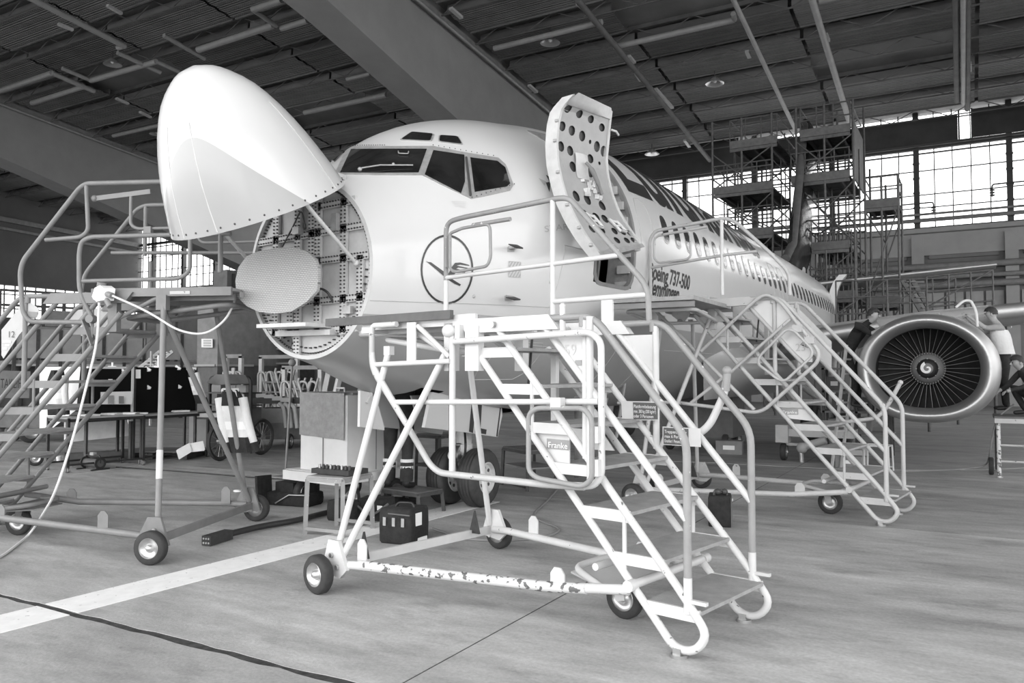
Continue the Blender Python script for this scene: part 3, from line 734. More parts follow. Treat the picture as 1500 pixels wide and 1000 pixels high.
# radar dish on its mount
rdm = part('radar_mount', MB().bar((.0, 1.3, 2.52), (-.13, 1.05, 2.52), .14, .14).bar((.0, 1.3, 2.62), (.05, 1.12, 2.45), .05, .05), M_frame, bk)
pc = on_s(403, 411, 1.0); pr = [(1, .28), (.93, .55), (.72, .82), (.4, .96), (0, 1), (-.4, .96), (-.72, .84), (-.93, .5), (-1, .1), (-.96, -.4), (-.7, -.72), (-.4, -.92), (0, -1), (.4, -.96), (.75, -.7), (.98, -.38), (1.0, -.1)]
P0 = [pc+Vector((a*.53, 0, b*.305)) for a, b in pr]
def radar_mat():
    m = mat('radar_dish_face', .46, .45); nt = m.node_tree; b = nt.nodes['Principled BSDF']; br = nt.nodes.new('ShaderNodeTexBrick'); tc = nt.nodes.new('ShaderNodeTexCoord')
    mp = nt.nodes.new('ShaderNodeMapping'); mp.inputs['Rotation'].default_value = (PI/2, 0, 0)
    nt.links.new(tc.outputs['Object'], mp.inputs['Vector']); nt.links.new(mp.outputs[0], br.inputs['Vector'])
    br.inputs['Scale'].default_value = 16; br.inputs['Color1'].default_value = (.46,)*3+(1,); br.inputs['Color2'].default_value = (.43,)*3+(1,); br.inputs['Mortar'].default_value = (.20,)*3+(1,)
    br.inputs['Mortar Size'].default_value = .03; br.inputs['Row Height'].default_value = .28; br.inputs['Brick Width'].default_value = .55
    nt.links.new(br.outputs['Color'], b.inputs['Base Color']); bp = nt.nodes.new('ShaderNodeBump'); bp.inputs['Strength'].default_value = .4; bp.inputs['Distance'].default_value = .004
    bp.invert = True
    nt.links.new(br.outputs['Fac'], bp.inputs['Height']); nt.links.new(bp.outputs[0], b.inputs['Normal']); return m
part('radar_dish', MB().prism(P0, (0, .035, 0)), radar_mat(), bk, label='flat grey slotted radar dish')
# ---- nose cone swung up about its hinge
HS, HZ, RA = 1.43, 3.46, math.radians(63)
def rad(s, ph, off=0.0):
    p = sec(s, ph, RD); p = Vector((p.x*.85+.065, HS+(p.y-1.31)*.95, p.z)); ds, dz = p.y-HS, p.z-HZ
    return Vector((p.x, HS+ds*math.cos(RA)+dz*math.sin(RA), HZ-ds*math.sin(RA)+dz*math.cos(RA)))
rs = [0, .015, .03, .06, .1, .17, .25, .35, .48, .62, .76, .9, 1.05, 1.18, 1.31]
mb = MB(); mb.grid([[rad(s, 2*PI*i/64) for i in range(64)] for s in rs], closed=True)
rado = part('radome', mb, M_fus, ac, label='white nose cone swung up on its hinge')
def inner(s, ph): c = rad(1.31, 0)*.5+rad(1.31, PI)*.5; p = rad(max(s, .02), ph); return p+(c-p)*.02
part('radome_lining', MB().grid([[inner(s, 2*PI*i/64) for i in range(64)] for s in rs]+[[rad(1.31, 2*PI*i/64) for i in range(64)]], closed=True), M_midgrey, rado)
# the grey paint on the underside of the cone
mb = MB(); rows = []
def nout(s, ph):
    a = rad(min(s+.01, 1.31), ph)-rad(max(s-.01, 0.001), ph); b = rad(s, ph+.02)-rad(s, ph-.02); n = a.cross(b).normalized(); c = rad(1.31, 0)*.5+rad(1.31, PI)*.5
    return n if n.dot(rad(s, ph)-c) > 0 else -n
for i in range(25):
    u = -1+2*i/24
    row = []
    for j in range(15):
        s0 = .54+.77*abs(u)**2.3; s = s0+(1.312-s0)*j/14; ph = PI-.40+u*1.05*(.45+.55*((s-.45)/.86)**.5 if s > .45 else .45)
        row.append(rad(s, ph)+nout(s, ph)*.003)
    rows.append(row)
part('paint_patch', mb.grid(rows), M_radpatch, rado, label='grey painted underside of the nose cone')
for ph in (PI-.42, PI+.05, PI-1.95):        # lightning strips
    part('lightning_strip', MB().tube([rad(s, ph)+nout(s, ph)*.002 for s in (.42, .5, .7, .9, 1.1, 1.3)], .0045, 5), M_white, rado)
rv = MB()
for i in range(40): p = rad(1.27, 2*PI*i/40); rv.ball(p+nout(1.27, 2*PI*i/40)*.002, .009, 6, 4)
part('rivet', rv, M_rivet, rado, kind='stuff')
for sx in (-1, 1):                               # two stay rods
    a = rad(1.27, PI-sx*1.45); a = a.lerp(rad(1.31, 0)*.5+rad(1.31, PI)*.5, .10); b = Vector((sx*.62, 1.27, 2.62))
    part('stay_rod', MB().tube([a, b], .018, 8).ball(a, .03, 8, 6).ball(b, .03, 8, 6), M_bulk, ac)
for sx in (-.3, .3): part('hinge', MB().box((sx, 1.38, 3.47), (.10, .12, .05)), M_frame, ac)
# ---- forward door opening: surround, interior, and the open door
lp0 = rounded(sz([(DS0-.03, DZ0-.03), (4.5, DZ0-.035), (DS1+.03, DZ0-.03), (DS1+.03, 3.2), (DS1+.03, DZ1+.03), (4.5, DZ1+.03), (DS0-.03, DZ1+.03), (DS0-.03, 3.2)]), .2)
lp1 = rounded(sz([(DS0+.02, DZ0+.012), (4.5, DZ0+.01), (DS1-.03, DZ0+.012), (DS1-.03, 3.2), (DS1-.03, DZ1-.03), (4.5, DZ1-.03), (DS0+.02, DZ1-.03), (DS0+.02, 3.2)]), .17)
patch('door_surround', [lp0, lp1], M_midgrey, .006, .05, step=.12)
for z in [2.7+.2*i for i in range(9)]:
    p = sec(DS1, phi_z(DS1, z)); part('door_stop', MB().box(p+Vector((-.12, -.03, 0)), (.16, .06, .10)), M_bulk, ac)
part('door_jamb', MB().grid([[sec(DS1-.005, phi_z(DS1, 2.66+1.86*i/14))-Vector((d, 0, 0)) for i in range(15)] for d in (0, .18, .35)]), M_frame, ac)
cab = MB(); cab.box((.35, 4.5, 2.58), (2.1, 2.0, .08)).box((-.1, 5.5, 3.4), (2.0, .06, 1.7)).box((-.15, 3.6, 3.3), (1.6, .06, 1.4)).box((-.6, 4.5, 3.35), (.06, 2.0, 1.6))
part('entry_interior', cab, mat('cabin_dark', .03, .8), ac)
part('galley_cart', MB().box((1.0, 4.55, 2.95), (.5, .6, .7)).box((1.27, 4.55, 3.0), (.02, .5, .4)), M_darkgrey, ac)
part('jump_seat', MB().box((1.25, 4.92, 3.05), (.2, .1, .8)).tube([(1.4, 4.85, 2.65), (1.45, 4.9, 3.2)], .025, 8), M_midgrey, ac)
# the open door: a curved panel forward of the opening, inner side facing out
DP = [(1.90, 4.50), (1.76, 4.38), (1.715, 4.22), (1.70, 4.02), (1.71, 3.82), (1.76, 3.60), (1.83, 3.38), (1.93, 3.18), (2.05, 2.99), (2.20, 2.80)]
DQ = [(1.99, 4.54), (1.97, 4.40), (1.955, 4.24), (1.93, 4.02), (1.94, 3.85), (1.99, 3.62), (2.07, 3.42), (2.15, 3.28), (2.25, 3.13), (2.345, 3.00)]
def dpt(u, v, off=0.0):                          # u along the width (fore to aft), v along the height (0 top, 1 bottom)
    x = v*(len(DP)-1); i = min(int(x), len(DP)-2); f = x-i
    a = Vector((DP[i][0], 3.10, DP[i][1])).lerp(Vector((DP[i+1][0], 3.10, DP[i+1][1])), f)
    b = Vector((DQ[i][0], 3.92, DQ[i][1])).lerp(Vector((DQ[i+1][0], 3.92, DQ[i+1][1])), f)
    return a.lerp(b, u)+Vector((off*.97, -off*.22, 0))
HOLES = [(.12, .10), (.36, .11), (.60, .12), (.84, .155), (.10, .225), (.28, .235), (.48, .25), (.64, .27), (.78, .285), (.92, .30), (.10, .345), (.27, .355), (.66, .37), (.84, .385), (.30, .45), (.62, .46), (.22, .62), (.42, .63), (.68, .655), (.25, .73), (.44, .745), (.60, .755), (.22, .83), (.40, .84), (.64, .85), (.80, .86), (.92, .87), (.34, .915), (.56, .92), (.76, .93), (.90, .935)]
dr = part('forward_door', MB().grid([[dpt(u/8, .06+.94*v/24, 0) for u in range(9)] for v in range(25)]).grid([[dpt(u/8, .0+v/24, -.11) for u in range(9)] for v in range(25)]), M_fus, ac, label='open curved entry door showing its inner side')
bm = bmesh.new(); edges = []
def add_loop(pts):
    vs = [bm.verts.new((a, b, 0)) for a, b in pts]
    for i in range(len(vs)): edges.append(bm.edges.new((vs[i], vs[(i+1) % len(vs)])))
add_loop([(.03, .155), (.97, .155), (.97, .985), (.03, .985)][:0] or [(.03, .05), (.97, .05), (.97, .985), (.03, .985)])
for u, v in HOLES:
    r = .024 if (u, v) in ((.64, .27), (.84, .385)) else .060 if v < .8 else .050
    add_loop([(u+r*1.0*math.cos(2*PI*i/12), v+r*.52*math.sin(2*PI*i/12)) for i in range(12)])
bmesh.ops.triangle_fill(bm, edges=edges, use_beauty=True)
cut_bm(bm, .06)
for v in bm.verts: v.co = dpt(v.co.x, v.co.y, .03)-ORG[ac.name]
bmesh.ops.recalc_face_normals(bm, faces=bm.faces); me = bpy.data.meshes.new('inner_panel'); bm.to_mesh(me); bm.free()
part('inner_panel', None, M_dooriner, dr, mesh=me)
part('hole_backing', MB().grid([[dpt(.04+.92*u/6, .06+.92*v/20, .004) for u in range(7)] for v in range(21)]), M_rivet, dr)
for u0, u1 in ((0, .035), (.965, 1.0)):          # side flanges
    part('door_flange', MB().grid([[dpt(u0, v/24, -.11), dpt(u0, v/24, .045), dpt(u1, v/24, .045), dpt(u1, v/24, -.11)] for v in range(25)]), M_bulk, dr)
part('door_flange', MB().grid([[dpt(u/6, 1.0, -.11), dpt(u/6, 1.01, .05), dpt(u/6, .975, .05)] for u in range(7)]), M_frame, dr)
part('top_flap', MB().grid([[dpt(.06+.88*u/6, -.02, .05), dpt(.02+.96*u/6, .03, .055), dpt(.02+.96*u/6, .075, .05), dpt(.02+.96*u/6, .075, .03)] for u in range(7)], smooth=False).grid([[dpt(.06+.88*u/6, -.02, .05), dpt(.06+.88*u/6, -.02, -.11)] for u in range(7)]), M_bulk, dr)
part('handle_housing', MB().grid([[dpt(.46+dx*.12, .36+.15*k/6, .035+.045*math.sin(PI*min(1, k/6+.25))*(1-dx*dx*.6)) for dx in (-1, -.5, 0, .5, 1)] for k in range(7)]), M_bulk, dr)
part('door_handle', MB().tube([dpt(.46, .42, .10), dpt(.52, .46, .13), dpt(.62, .53, .11), dpt(.70, .585, .07)], [.018, .028, .026, .02], 8, fillet=.05), M_midgrey, dr)
gm = MB(); rnd = random.Random(3)
for k in range(26): 
    p = dpt(.42+.3*rnd.random(), .52+.09*rnd.random(), .03); gm.box(p, (.05, .03+.03*rnd.random(), .02+.03*rnd.random()), rz=rnd.random())
part('latch_gear', gm, M_frame, dr)
for u, v in ((.30, .775), (.72, .81)):
    part('hinge_fitting', MB().tube([dpt(u-.08, v-.05, .05), dpt(u+.04, v-.03, .06), dpt(u+.12, v+.05, .05), dpt(u-.0, v+.04, .06)], .02, 6, closed=True).tube([dpt(u-.05, v, .06), dpt(u+.08, v+.005, .06)], .014, 6), M_bulk, dr)
for v in (.2, .32, .5, .68, .82, .93): part('roller', MB().cyl(dpt(-.012, v, .01), dpt(.0, v, .045), .016, n=10), M_frame, dr)
part('assist_hook', MB().tube([dpt(.99, .16, .06), dpt(1.05, .17, .09), dpt(1.12, .19, .08)], .013, 6), M_bulk, dr)
part('door_arm', MB().bar(dpt(.95, .99, .0), (1.72, 4.55, 3.05), .07, .1).bar(dpt(.7, .99, .0), (1.72, 4.3, 3.0), .06, .06), M_frame, ac)
# ---- aft door, open and seen edge on
AP = [on_s(x, y, 23.6) for x, y in ((1229, 402), (1221, 412), (1216, 424), (1213, 440), (1212, 456), (1214, 474))]
dv = ray(1222, 440); dv.z = 0; dv.normalize(); pv = Vector((dv.y, -dv.x, 0))
rows = [[p, p+pv*.24, p+pv*.24+dv*.8, p+dv*.8] for p in AP]
part('aft_door', MB().grid(rows, closed=True).add(rows[0], [(0, 1, 2, 3)]).add(rows[-1], [(0, 1, 2, 3)]), M_fus, ac, label='open aft door seen edge on')
# ---- tail
def foil(le, te, zc, th, axis='z', t=0.0, n=10):
    up_, lo = [], []
    for i in range(n+1):
        x = (1-math.cos(PI*i/n))/2; y = 5*th*(.2969*math.sqrt(x)-.126*x-.3516*x*x+.2843*x**3-.1036*x**4); up_.append((le+(te-le)*x, y*(te-le))); lo.append((le+(te-le)*x, -y*(te-le)))
    L = up_+lo[-2:0:-1]
    return [Vector((t, s, zc+y)) for s, y in L] if axis == 'z' else [Vector((y, s, zc)) for s, y in L]
def wing_mesh(secs): mb = MB(); mb.grid(secs, closed=True); mb.add(secs[0], [tuple(range(len(secs[0])))]); mb.add(secs[-1], [tuple(range(len(secs[-1])))]); return mb
part('tail_fin', wing_mesh([foil(24.5, 30.6, 4.8, .10, 'x'), foil(28.5, 31.4, 11.2, .10, 'x')]), M_fus, ac)
M_stab = mat('stabilizer_paint', .30, .45, var=.05, scale=1)
for sx in (1, -1):
    part('stabilizer', wing_mesh([foil(26.6, 30.2, 4.85, .10, t=sx*.3), foil(29.6, 31.1, 5.55, .10, t=sx*6.35)]), M_stab, ac)
    part('stabilizer_edge', MB().tube([(sx*.3, 26.62, 4.86), (sx*6.35, 29.62, 5.56)], [.09, .05], 8), M_alu, ac)
part('tail_cone', MB().lathe([(.42, 0), (.3, .6), (.12, 1.0), (0, 1.1)], (0, 29.7, 4.55), (0, 1, .05), 16), M_fus, ac)
# ---- wings
def wz(t): return 2.15+.165*(t-1.88)
for sx in (1, -1):
    secs = []
    for t in (0.9, 4.83, 9, 14.44):
        le = 11.2+.53*(t-1.88); ch = 5.9-.55*(t-1.88) if t < 4.83 else 4.28-.29*(t-4.83); secs.append(foil(le, le+ch, wz(t) if t < 5 else wz(5)+.11*(t-5), .11, t=sx*t))
    wgo = part('wing', wing_mesh(secs), M_nacelle, ac)
    for t0, t1 in ((2.3, 3.9), (5.8, 8.2), (8.3, 10.8), (10.9, 13.6)):
        def lep(t): return Vector((sx*t, 11.2+.53*(t-1.88), wz(t) if t < 5 else wz(5)+.11*(t-5)))
        part('slat', MB().tube([lep(t0)+Vector((0, .02, 0)), lep(t1)+Vector((0, .02, 0))], .15, 10), M_alu, wgo)
# wing-root fairing
part('root_fairing', MB().grid([[Vector((1.45+.65*math.sin(PI*k/10)*math.sin(PI*min(1, max(0, i/13))), 9.3+8*i/13, 1.15+1.1*k/10)) for k in range(11)] for i in range(14)]), M_belly, ac)
part('landing_light', MB().lathe([(0, .0), (.10, .02), (.13, .1), (.13, .2)], (2.2, 11.2, 2.2), (0, 1, 0), 14), M_alu, ac)
# ---- engines
ET, ES, EZ = 4.83, 9.78, 1.69
def eng_pt(sx, r, ds, a, flat=1.0):
    x = math.sin(a); z = math.cos(a)
    if flat: 
        ax = r*1.0; az = r*(.865 if z > 0 else .865-.02*flat)
        e = 1.0 if z > 0 else .88
        return Vector((sx*ET+ax*math.copysign(abs(x)**e, x), ES+ds, EZ+az*math.copysign(abs(z)**e, z)))
    return Vector((sx*ET+r*x, ES+ds, EZ+r*z))
for sx in (1, -1):
    def ring_(r, ds, flat=1.0, n=56): return [eng_pt(sx, r, ds, 2*PI*i/n, flat) for i in range(n)]
    if sx > 0:
        lip = part('engine_inlet_lip', MB().grid([ring_(r, d) for r, d in ((1.035, .62), (1.03, .42), (1.01, .24), (.975, .10), (.955, .055), (.93, .025), (.905, .007), (.88, 0), (.855, .008), (.835, .03), (.812, .07), (.795, .12), (.765, .28), (.752, .45))], closed=True), M_alu, ac, label='bright metal engine inlet lip')
        part('inlet_duct', MB().grid([ring_(.752, .45), ring_(.755, .7, .6), ring_(.77, .95, 0), ring_(.77, 1.3, 0)], closed=True), M_black, ac)
        fan = part('fan_disc', MB().lathe([(.26, 0), (.30, .02), (.77, .12), (.77, .2), (0, .2)], (ET, ES+1.06, EZ), (0, 1, 0), 40), M_black, ac)
        M_bladeedge = mat('pale_blade_edge', .34, .4, metal=.3)  # paler strip along the leading edge of each blade
        for q in range(38):
            a = 2*PI*q/38
            row = []
            for k in range(6):
                r = .25+.51*k/5; tw = .55+.5*k/5; w = .045+.035*k/5
                d = Vector((math.cos(a)*math.cos(tw)*0+math.cos(a)*math.sin(tw), math.cos(tw), -math.sin(a)*math.sin(tw)))
                c = Vector((ET+r*math.sin(a), ES+1.0, EZ+r*math.cos(a))); row.append((c-d*w, c+d*w))
            bmsh = MB().grid([[p for p in rr] for rr in row])
            nf = len(bmsh.f); bmsh.tube([rr[0] for rr in row], .0045, 4)
            b_ = part('fan_blade', bmsh, M_fan, fan); b_.data.materials.append(M_bladeedge)
            for p_ in b_.data.polygons: p_.material_index = 1 if p_.area < .0009 else 0
        part('spinner', MB().lathe([(.27, .30), (.265, .22), (.19, .10), (.155, .08), (.14, .07), (.08, .02), (0, 0)], (ET, ES+.70, EZ), (0, 1, 0), 32), M_midgrey, ac)
        part('spinner_cone', MB().lathe([(.17, .12), (.16, .06), (.10, .015), (0, -.015)], (ET, ES+.715, EZ), (0, 1, 0), 28), M_black, ac)
        sp = MB(); rows = []
        for k in range(22):
            th = -.6+k*.31; r = .012+.080*k/21; w = .012+.014*k/21
            dd = Vector((math.sin(th), 0, math.cos(th))); y = ES+.688+.028*(r/.1)
            rows.append([Vector((ET, y, EZ))+dd*(r-w), Vector((ET, y-.004, EZ))+dd*r, Vector((ET, y, EZ))+dd*(r+w)])
        part('spiral_mark', sp.grid(rows), M_paper, ac, label='white spiral painted on the spinner')
        rv = MB()
        for k in range(40): a = 2*PI*k/40; rv.ball((ET+.255*math.sin(a), ES+.86, EZ+.255*math.cos(a)), .011, 6, 4)
        for k in range(8): a = 2*PI*k/8; rv.ball((ET+.165*math.sin(a), ES+.775, EZ+.165*math.cos(a)), .014, 6, 4)
        part('spinner_bolt', rv, M_steel, ac, kind='stuff')
    part('engine_cowl', MB().grid([ring_(r, d, f) for r, d, f in ((1.037, .62, 1), (1.06, 1.2, 1), (1.05, 2.0, .8), (.98, 2.9, .5), (.82, 3.6, 0), (.80, 3.55, 0))], closed=True), M_nacelle, ac)
    part('pylon', MB().prism([(sx*ET-.14, 11.2, 2.3), (sx*ET-.14, 14.5, 2.2), (sx*ET-.14, 14.9, 2.75), (sx*ET-.14, 12.6, 2.75), (sx*ET-.14, 11.4, 2.6)], (.28, 0, 0)), M_nacelle, ac)
    part('exhaust_cone', MB().lathe([(.42, 0), (.36, .6), (.1, 1.1), (0, 1.15)], (sx*ET, ES+3.2, EZ+.05), (0, 1, 0), 18), M_darksteel, ac)
# ---- landing gear
def gear_wheel(c, r, w, name='gear_wheel', tm=None):
    c = Vector(c); o = part(name, MB().lathe([(r*.55, -w/2), (r*.8, -w/2), (r*.94, -w*.42), (r, -w*.22), (r, w*.22), (r*.94, w*.42), (r*.8, w/2), (r*.55, w/2)], c, (1, 0, 0), 36), M_tyre, ac)
    part('wheel_hub', MB().lathe([(r*.56, w*.46), (r*.50, w*.5), (r*.46, w*.34), (r*.2, w*.30), (r*.16, w*.42), (0, w*.42)], c, (1, 0, 0), 28).lathe([(r*.56, w*.46), (r*.50, w*.5), (r*.46, w*.34), (r*.2, w*.30), (r*.16, w*.42), (0, w*.42)], c, (-1, 0, 0), 28), M_rimw, o)
    hb = MB()
    for k in range(8):
        a = 2*PI*k/8
        for sg in (1, -1): hb.cyl(c+Vector((sg*w*.30, .34*r*math.sin(a), .34*r*math.cos(a))), c+Vector((sg*w*.345, .34*r*math.sin(a), .34*r*math.cos(a))), .022, n=8)
    part('hub_bolt', hb, M_rivet, o)
    for g in (-.25, -.08, .09, .26): part('tread_groove', MB().lathe([(r*1.001, g*w-.006), (r*1.0015, g*w), (r*1.001, g*w+.006)], c, (1, 0, 0), 36), M_black, o)
for t in (-.215, .235): gear_wheel((t, 3.98, .352), .352, .25)
part('nose_axle', MB().cyl((-.2, 3.98, .343), (.2, 3.98, .343), .05), M_steel, ac)
part('nose_strut', MB().cyl((0, 3.98, .3), (0, 3.98, .62), .075).cyl((0, 3.98, .6), (0, 4.05, 1.35), .10).cyl((0, 3.98, .62), (0, 3.98, .75), .12), M_rimw, ac)
part('torque_link', MB().bar((0, 3.83, .42), (0, 3.75, .6), .08, .04).bar((0, 3.75, .6), (0, 3.9, .75), .08, .04), M_steel, ac)
part('taxi_light', MB().lathe([(0, .02), (.07, 0), (.09, .06), (.05, .14)], (-.02, 3.78, .62), (0, 1, 0), 14), M_alu, ac)
part('steering_hose', MB().tube([(.08, 3.9, .9), (.16, 3.8, .75), (.1, 3.85, .5)], .015, 6, fillet=.08), M_black, ac)
gdm = mat('gear_door_paint', .58, .35)
def gd_(u, v): return Vector((.44+.04*math.sin(PI*v)-.10*(v), 2.55+2.0*u-.12*v, 1.30-.18*u*0-.52*v+.06*u))
gdp = [on_t(x, y, .42) for x, y in ((633, 574), (700, 585), (735, 596), (736, 608), (729, 640), (690, 634), (622, 626))]
gdo = part('nose_gear_door', MB().prism(gdp, (-.04, 0, 0)), gdm, ac)
def gdp_(pts): return [on_t(x, y, .4235) for x, y in pts]
for q in (((691, 590), (697, 591), (693, 634), (687, 632)), ((700, 592), (706, 593), (704, 627), (713, 629), (712, 636), (696, 633)), ((732.5, 597), (734, 597), (729, 639), (727, 639))):
    part('door_marking', MB().add(gdp_(q), [tuple(range(len(q)))]), M_ink, gdo)
gdp2 = [p+Vector((-.86, 0, 0)) for p in gdp]
part('nose_gear_door', MB().prism(gdp2, (.04, 0, 0)), gdm, ac)
wl_ = MB(); wl_.box((-.43, 3.55, 1.95), (.02, 2.1, .9)).box((.43, 3.55, 1.95), (.02, 2.1, .9)).box((0, 2.5, 1.95), (.86, .02, .9)).box((0, 4.6, 1.95), (.86, .02, .9)).box((0, 3.55, 2.4), (.86, 2.1, .02))
part('gear_well', wl_, M_black, ac)
hatch = [on_t(x, y, .25) for x, y in ((528, 572), (540, 574), (552, 585), (563, 625), (563, 630), (527, 625))]
part('belly_hatch', MB().prism(hatch, (-.03, 0, 0)), gdm, ac)
part('hatch_stay', MB().bar(on_t(537, 590, .26), on_t(544, 576, .26), .03, .02), M_bulk, ac)
for sx in (-1, 1):
    for q in (-.35, .35): gear_wheel((sx*2.62+q, 15.0, .51), .51, .34, name='main_gear_wheel')
    part('main_strut', MB().cyl((sx*2.62, 15.0, .5), (sx*2.7, 15.1, 2.0), .13).cyl((sx*2.62, 14.9, .9), (sx*1.6, 14.9, 1.7), .07), M_rimw, ac)
for s, z in ((2.9, 1.22), (6.5, .95), (9.0, .95)): part('blade_antenna', MB().prism([(.0, s, z+.15), (.0, s+.3, z+.15), (.0, s+.26, z-.1), (.0, s+.12, z-.1)], (.02, 0, 0)), M_belly, ac)
# ================================================================ rolling maintenance stands (local axes: x towards the foot of the stairs, y across, z up)
class Frame:
    def __init__(s, o, deg):
        a = math.radians(deg); s.o = Vector((o[0], o[1], 0)); s.x = Vector((math.cos(a), math.sin(a), 0)); s.y = Vector((-math.sin(a), math.cos(a), 0)); s.a = a
    def py(s, px_, py_, yy):                     # the point of the vertical plane y = yy seen at a pixel
        r = ray(px_, py_); k = ((s.o-EYE).dot(s.y)+yy)/r.dot(s.y); v = EYE+r*k-s.o; return Vector((v.dot(s.x), v.dot(s.y), v.z))
    def l(s, p): v = p-s.o; return Vector((v.dot(s.x), v.dot(s.y), v.z))
    def w(s, p): return s.o+s.x*p[0]+s.y*p[1]+Vector((0, 0, p[2]))
K = 1.105                                        # stair slope
K = 1.105                                        # stair slope
def wheel(par, c, r, w, axis=(0, 1, 0), rim=None, fork=None, name='wheel'):
    c = Vector(c); ax = Vector(axis).normalized()
    o = part(name, MB().lathe([(r*.62, -w/2), (r*.9, -w/2), (r, -w*.3), (r, w*.3), (r*.9, w/2), (r*.62, w/2)], c, ax, 28), M_rubber, par)
    part('wheel_rim', MB().lathe([(r*.64, w*.45), (r*.60, w*.52), (r*.55, w*.30), (r*.28, w*.22), (r*.2, w*.42), (r*.12, w*.6), (0, w*.6)], c, ax, 24).lathe([(r*.64, w*.45), (r*.60, w*.52), (r*.55, w*.30), (r*.28, w*.22), (r*.2, w*.42), (r*.12, w*.6), (0, w*.6)], c, -ax, 24), rim or M_rim, o)
    return o
def stand(name, label, loc, deg, hp, m, m2, plat0, plat1, mirror=False, chip=None, legs=True):
    t = thing(name, label, 'stand', (loc[0], loc[1], 0), 'rolling maintenance stands', math.radians(deg), local=True)
    P = lambda n, mb, mm=None, lab=None: part(n, mb, mm or m, t, lab)
    chip = chip or m; top = hp
    x1 = lambda z: (2.955-z)/K; x2 = lambda z: (3.33-z)/K; x3 = lambda z: (3.79-z)/K; x4 = lambda z: (4.26-z)/K
    # base
    for sy in (-1, 1):
        wheel(t, (0, sy*1.0, .143), .143, .085)
        P('axle_bracket', MB().prism([(-.10, sy*.90, .14), (.12, sy*.90, .11), (.20, sy*.90, .18), (.10, sy*.90, .38), (-.02, sy*.90, .38)], (0, -sy*.03, 0)).cyl((0, sy*.86, .143), (0, sy*.99, .143), .02, n=10))
        P('base_bar', MB().tube([(.05, sy*.87, .2), (.25, sy*.84, .215), (1.75, sy*.50, .255), (2.34, sy*.455, .33)], .032, 10), chip)
        lx = .20 if sy < 0 else .55; ly = sy*(.80 if sy < 0 else .765)
        P('lug', MB().prism([(lx, ly, .22), (lx, ly, .36), (lx+.03, ly, .40), (lx+.07, ly, .40), (lx+.10, ly, .36), (lx+.10, ly, .22)], (0, .012, 0)))
        P('lug', MB().prism([(1.78, sy*.50, .26), (1.78, sy*.50, .35), (1.81, sy*.50, .39), (1.86, sy*.50, .39), (1.89, sy*.50, .35), (1.89, sy*.50, .26)], (0, .012, 0)))
        if not mirror:
            for xe, xb in (((.12, .03), (.78, .10)) if sy < 0 else ((.14, .0),)):
                P('leg', MB().tube([(xb, sy*.87, .24), (xe, sy*.44, hp-.24)], .026, 10))
            P('leg_bolt', MB().box((.12, sy*.44, hp-.24), (.07, .05, .07)))
        ft = MB()
        P('bracket_bolt', MB().cyl((.03, sy*.885, .27), (.03, sy*.92, .27), .018, n=8), M_steel); P('bracket_bolt', MB().cyl((.1, sy*.885, .19), (.1, sy*.92, .19), .018, n=8), M_steel)
    P('axle_beam', MB().bar((0, -.88, .19), (0, .88, .19), .03, .07))
    if not mirror: 
     for yy in (-.62, .62): P('floor_wedge', MB().prism([(-.02, yy, .2), (.10, yy, .2), (.04, yy, .40)], (0, .02, 0)), M_black)
    wheel(t, (2.03, -.02 if not mirror else .02, .135), .135, .06)
    P('caster_fork', MB().bar((2.0, -.07, .26), (2.03, -.07, .125), .012, .07).bar((2.0, .05, .26), (2.03, .05, .125), .012, .07).box((2.0, -.01, .265), (.10, .15, .015)))
    P('caster_plate', MB().prism([(1.72, -.2, .28), (1.72, .2, .28), (2.15, .42, .28), (2.15, -.42, .28)], (0, 0, .012)))
    P('caster_loop', MB().tube([(2.12, -.42, .30), (1.76, -.22, .33), (1.76, .22, .33), (2.12, .42, .30)], .024, 8, fillet=.12))
    P('cross_tube', MB().tube([(2.36, -.43, .36), (2.36, .43, .36)], .028, 10)); P('cross_tube', MB().tube([(2.08, -.43, .42), (2.08, .43, .42)], .024, 10))
    P('pivot_cap', MB().cyl((2.36, -.50, .36), (2.36, -.43, .36), .036, n=12)); P('pivot_cap', MB().cyl((2.36, .43, .36), (2.36, .50, .36), .036, n=12))
    # stairs
    xt = x1(top-.05)
    for sy in (-1, 1):
        y = sy*.43
        loop = [(x1(top-.22), y, top-.22), (x1(.16), y, .16), (x1(.16)+.10, y, .045), (x2(.30)+.02, y, .05), (x2(.30)+.10, y, .16), (x2(.36), y, .36), (x2(top-.1), y, top-.1)]
        P('stringer', MB().tube(loop, .025, 10, fillet=.10), chip)
        P('foot_pad', MB().cyl((x1(.16)+.13, y, 0), (x1(.16)+.13, y, .02), .05, n=12).box((x1(.16)+.13, y, .035), (.05, .06, .04)), M_steel)
        for z in (.55, 1.35, 2.0)[:3 if hp > 2.2 else 2]: P('stringer_tie', MB().tube([(x1(z)+.12, y, z-.14), (x1(z)+.12, y, z+.27)], .014, 8))
        P('guard_tube', MB().tube([(x3(top-.12), y, top-.12), (2.72, y, 3.79-K*2.72)], .024, 10))
        P('handrail', MB().tube([(x4(top-.07)-.62, y, top-.055), (x4(top-.07), y, top-.055), (2.72, y, 4.26-K*2.72), (2.72, y, .42)], .024, 10, fillet=.10), m2)
        P('handrail_foot', MB().tube([(2.72, y, .46), (2.72, y, .26)], .0255, 10)); P('foot_lever', MB().bar((2.72, y, .33), (2.84, y, .33), .03, .02))
        xq = x4(top-.07)-.06
        P('rail_post', MB().tube([(xq, y, top-.08), (xq, y, 3.33-K*xq-.02)], .024, 10)); P('rail_post', MB().tube([(xq-.02, y, top-.05), (xq-.02, y, top-.12)], .028, 10), m2)
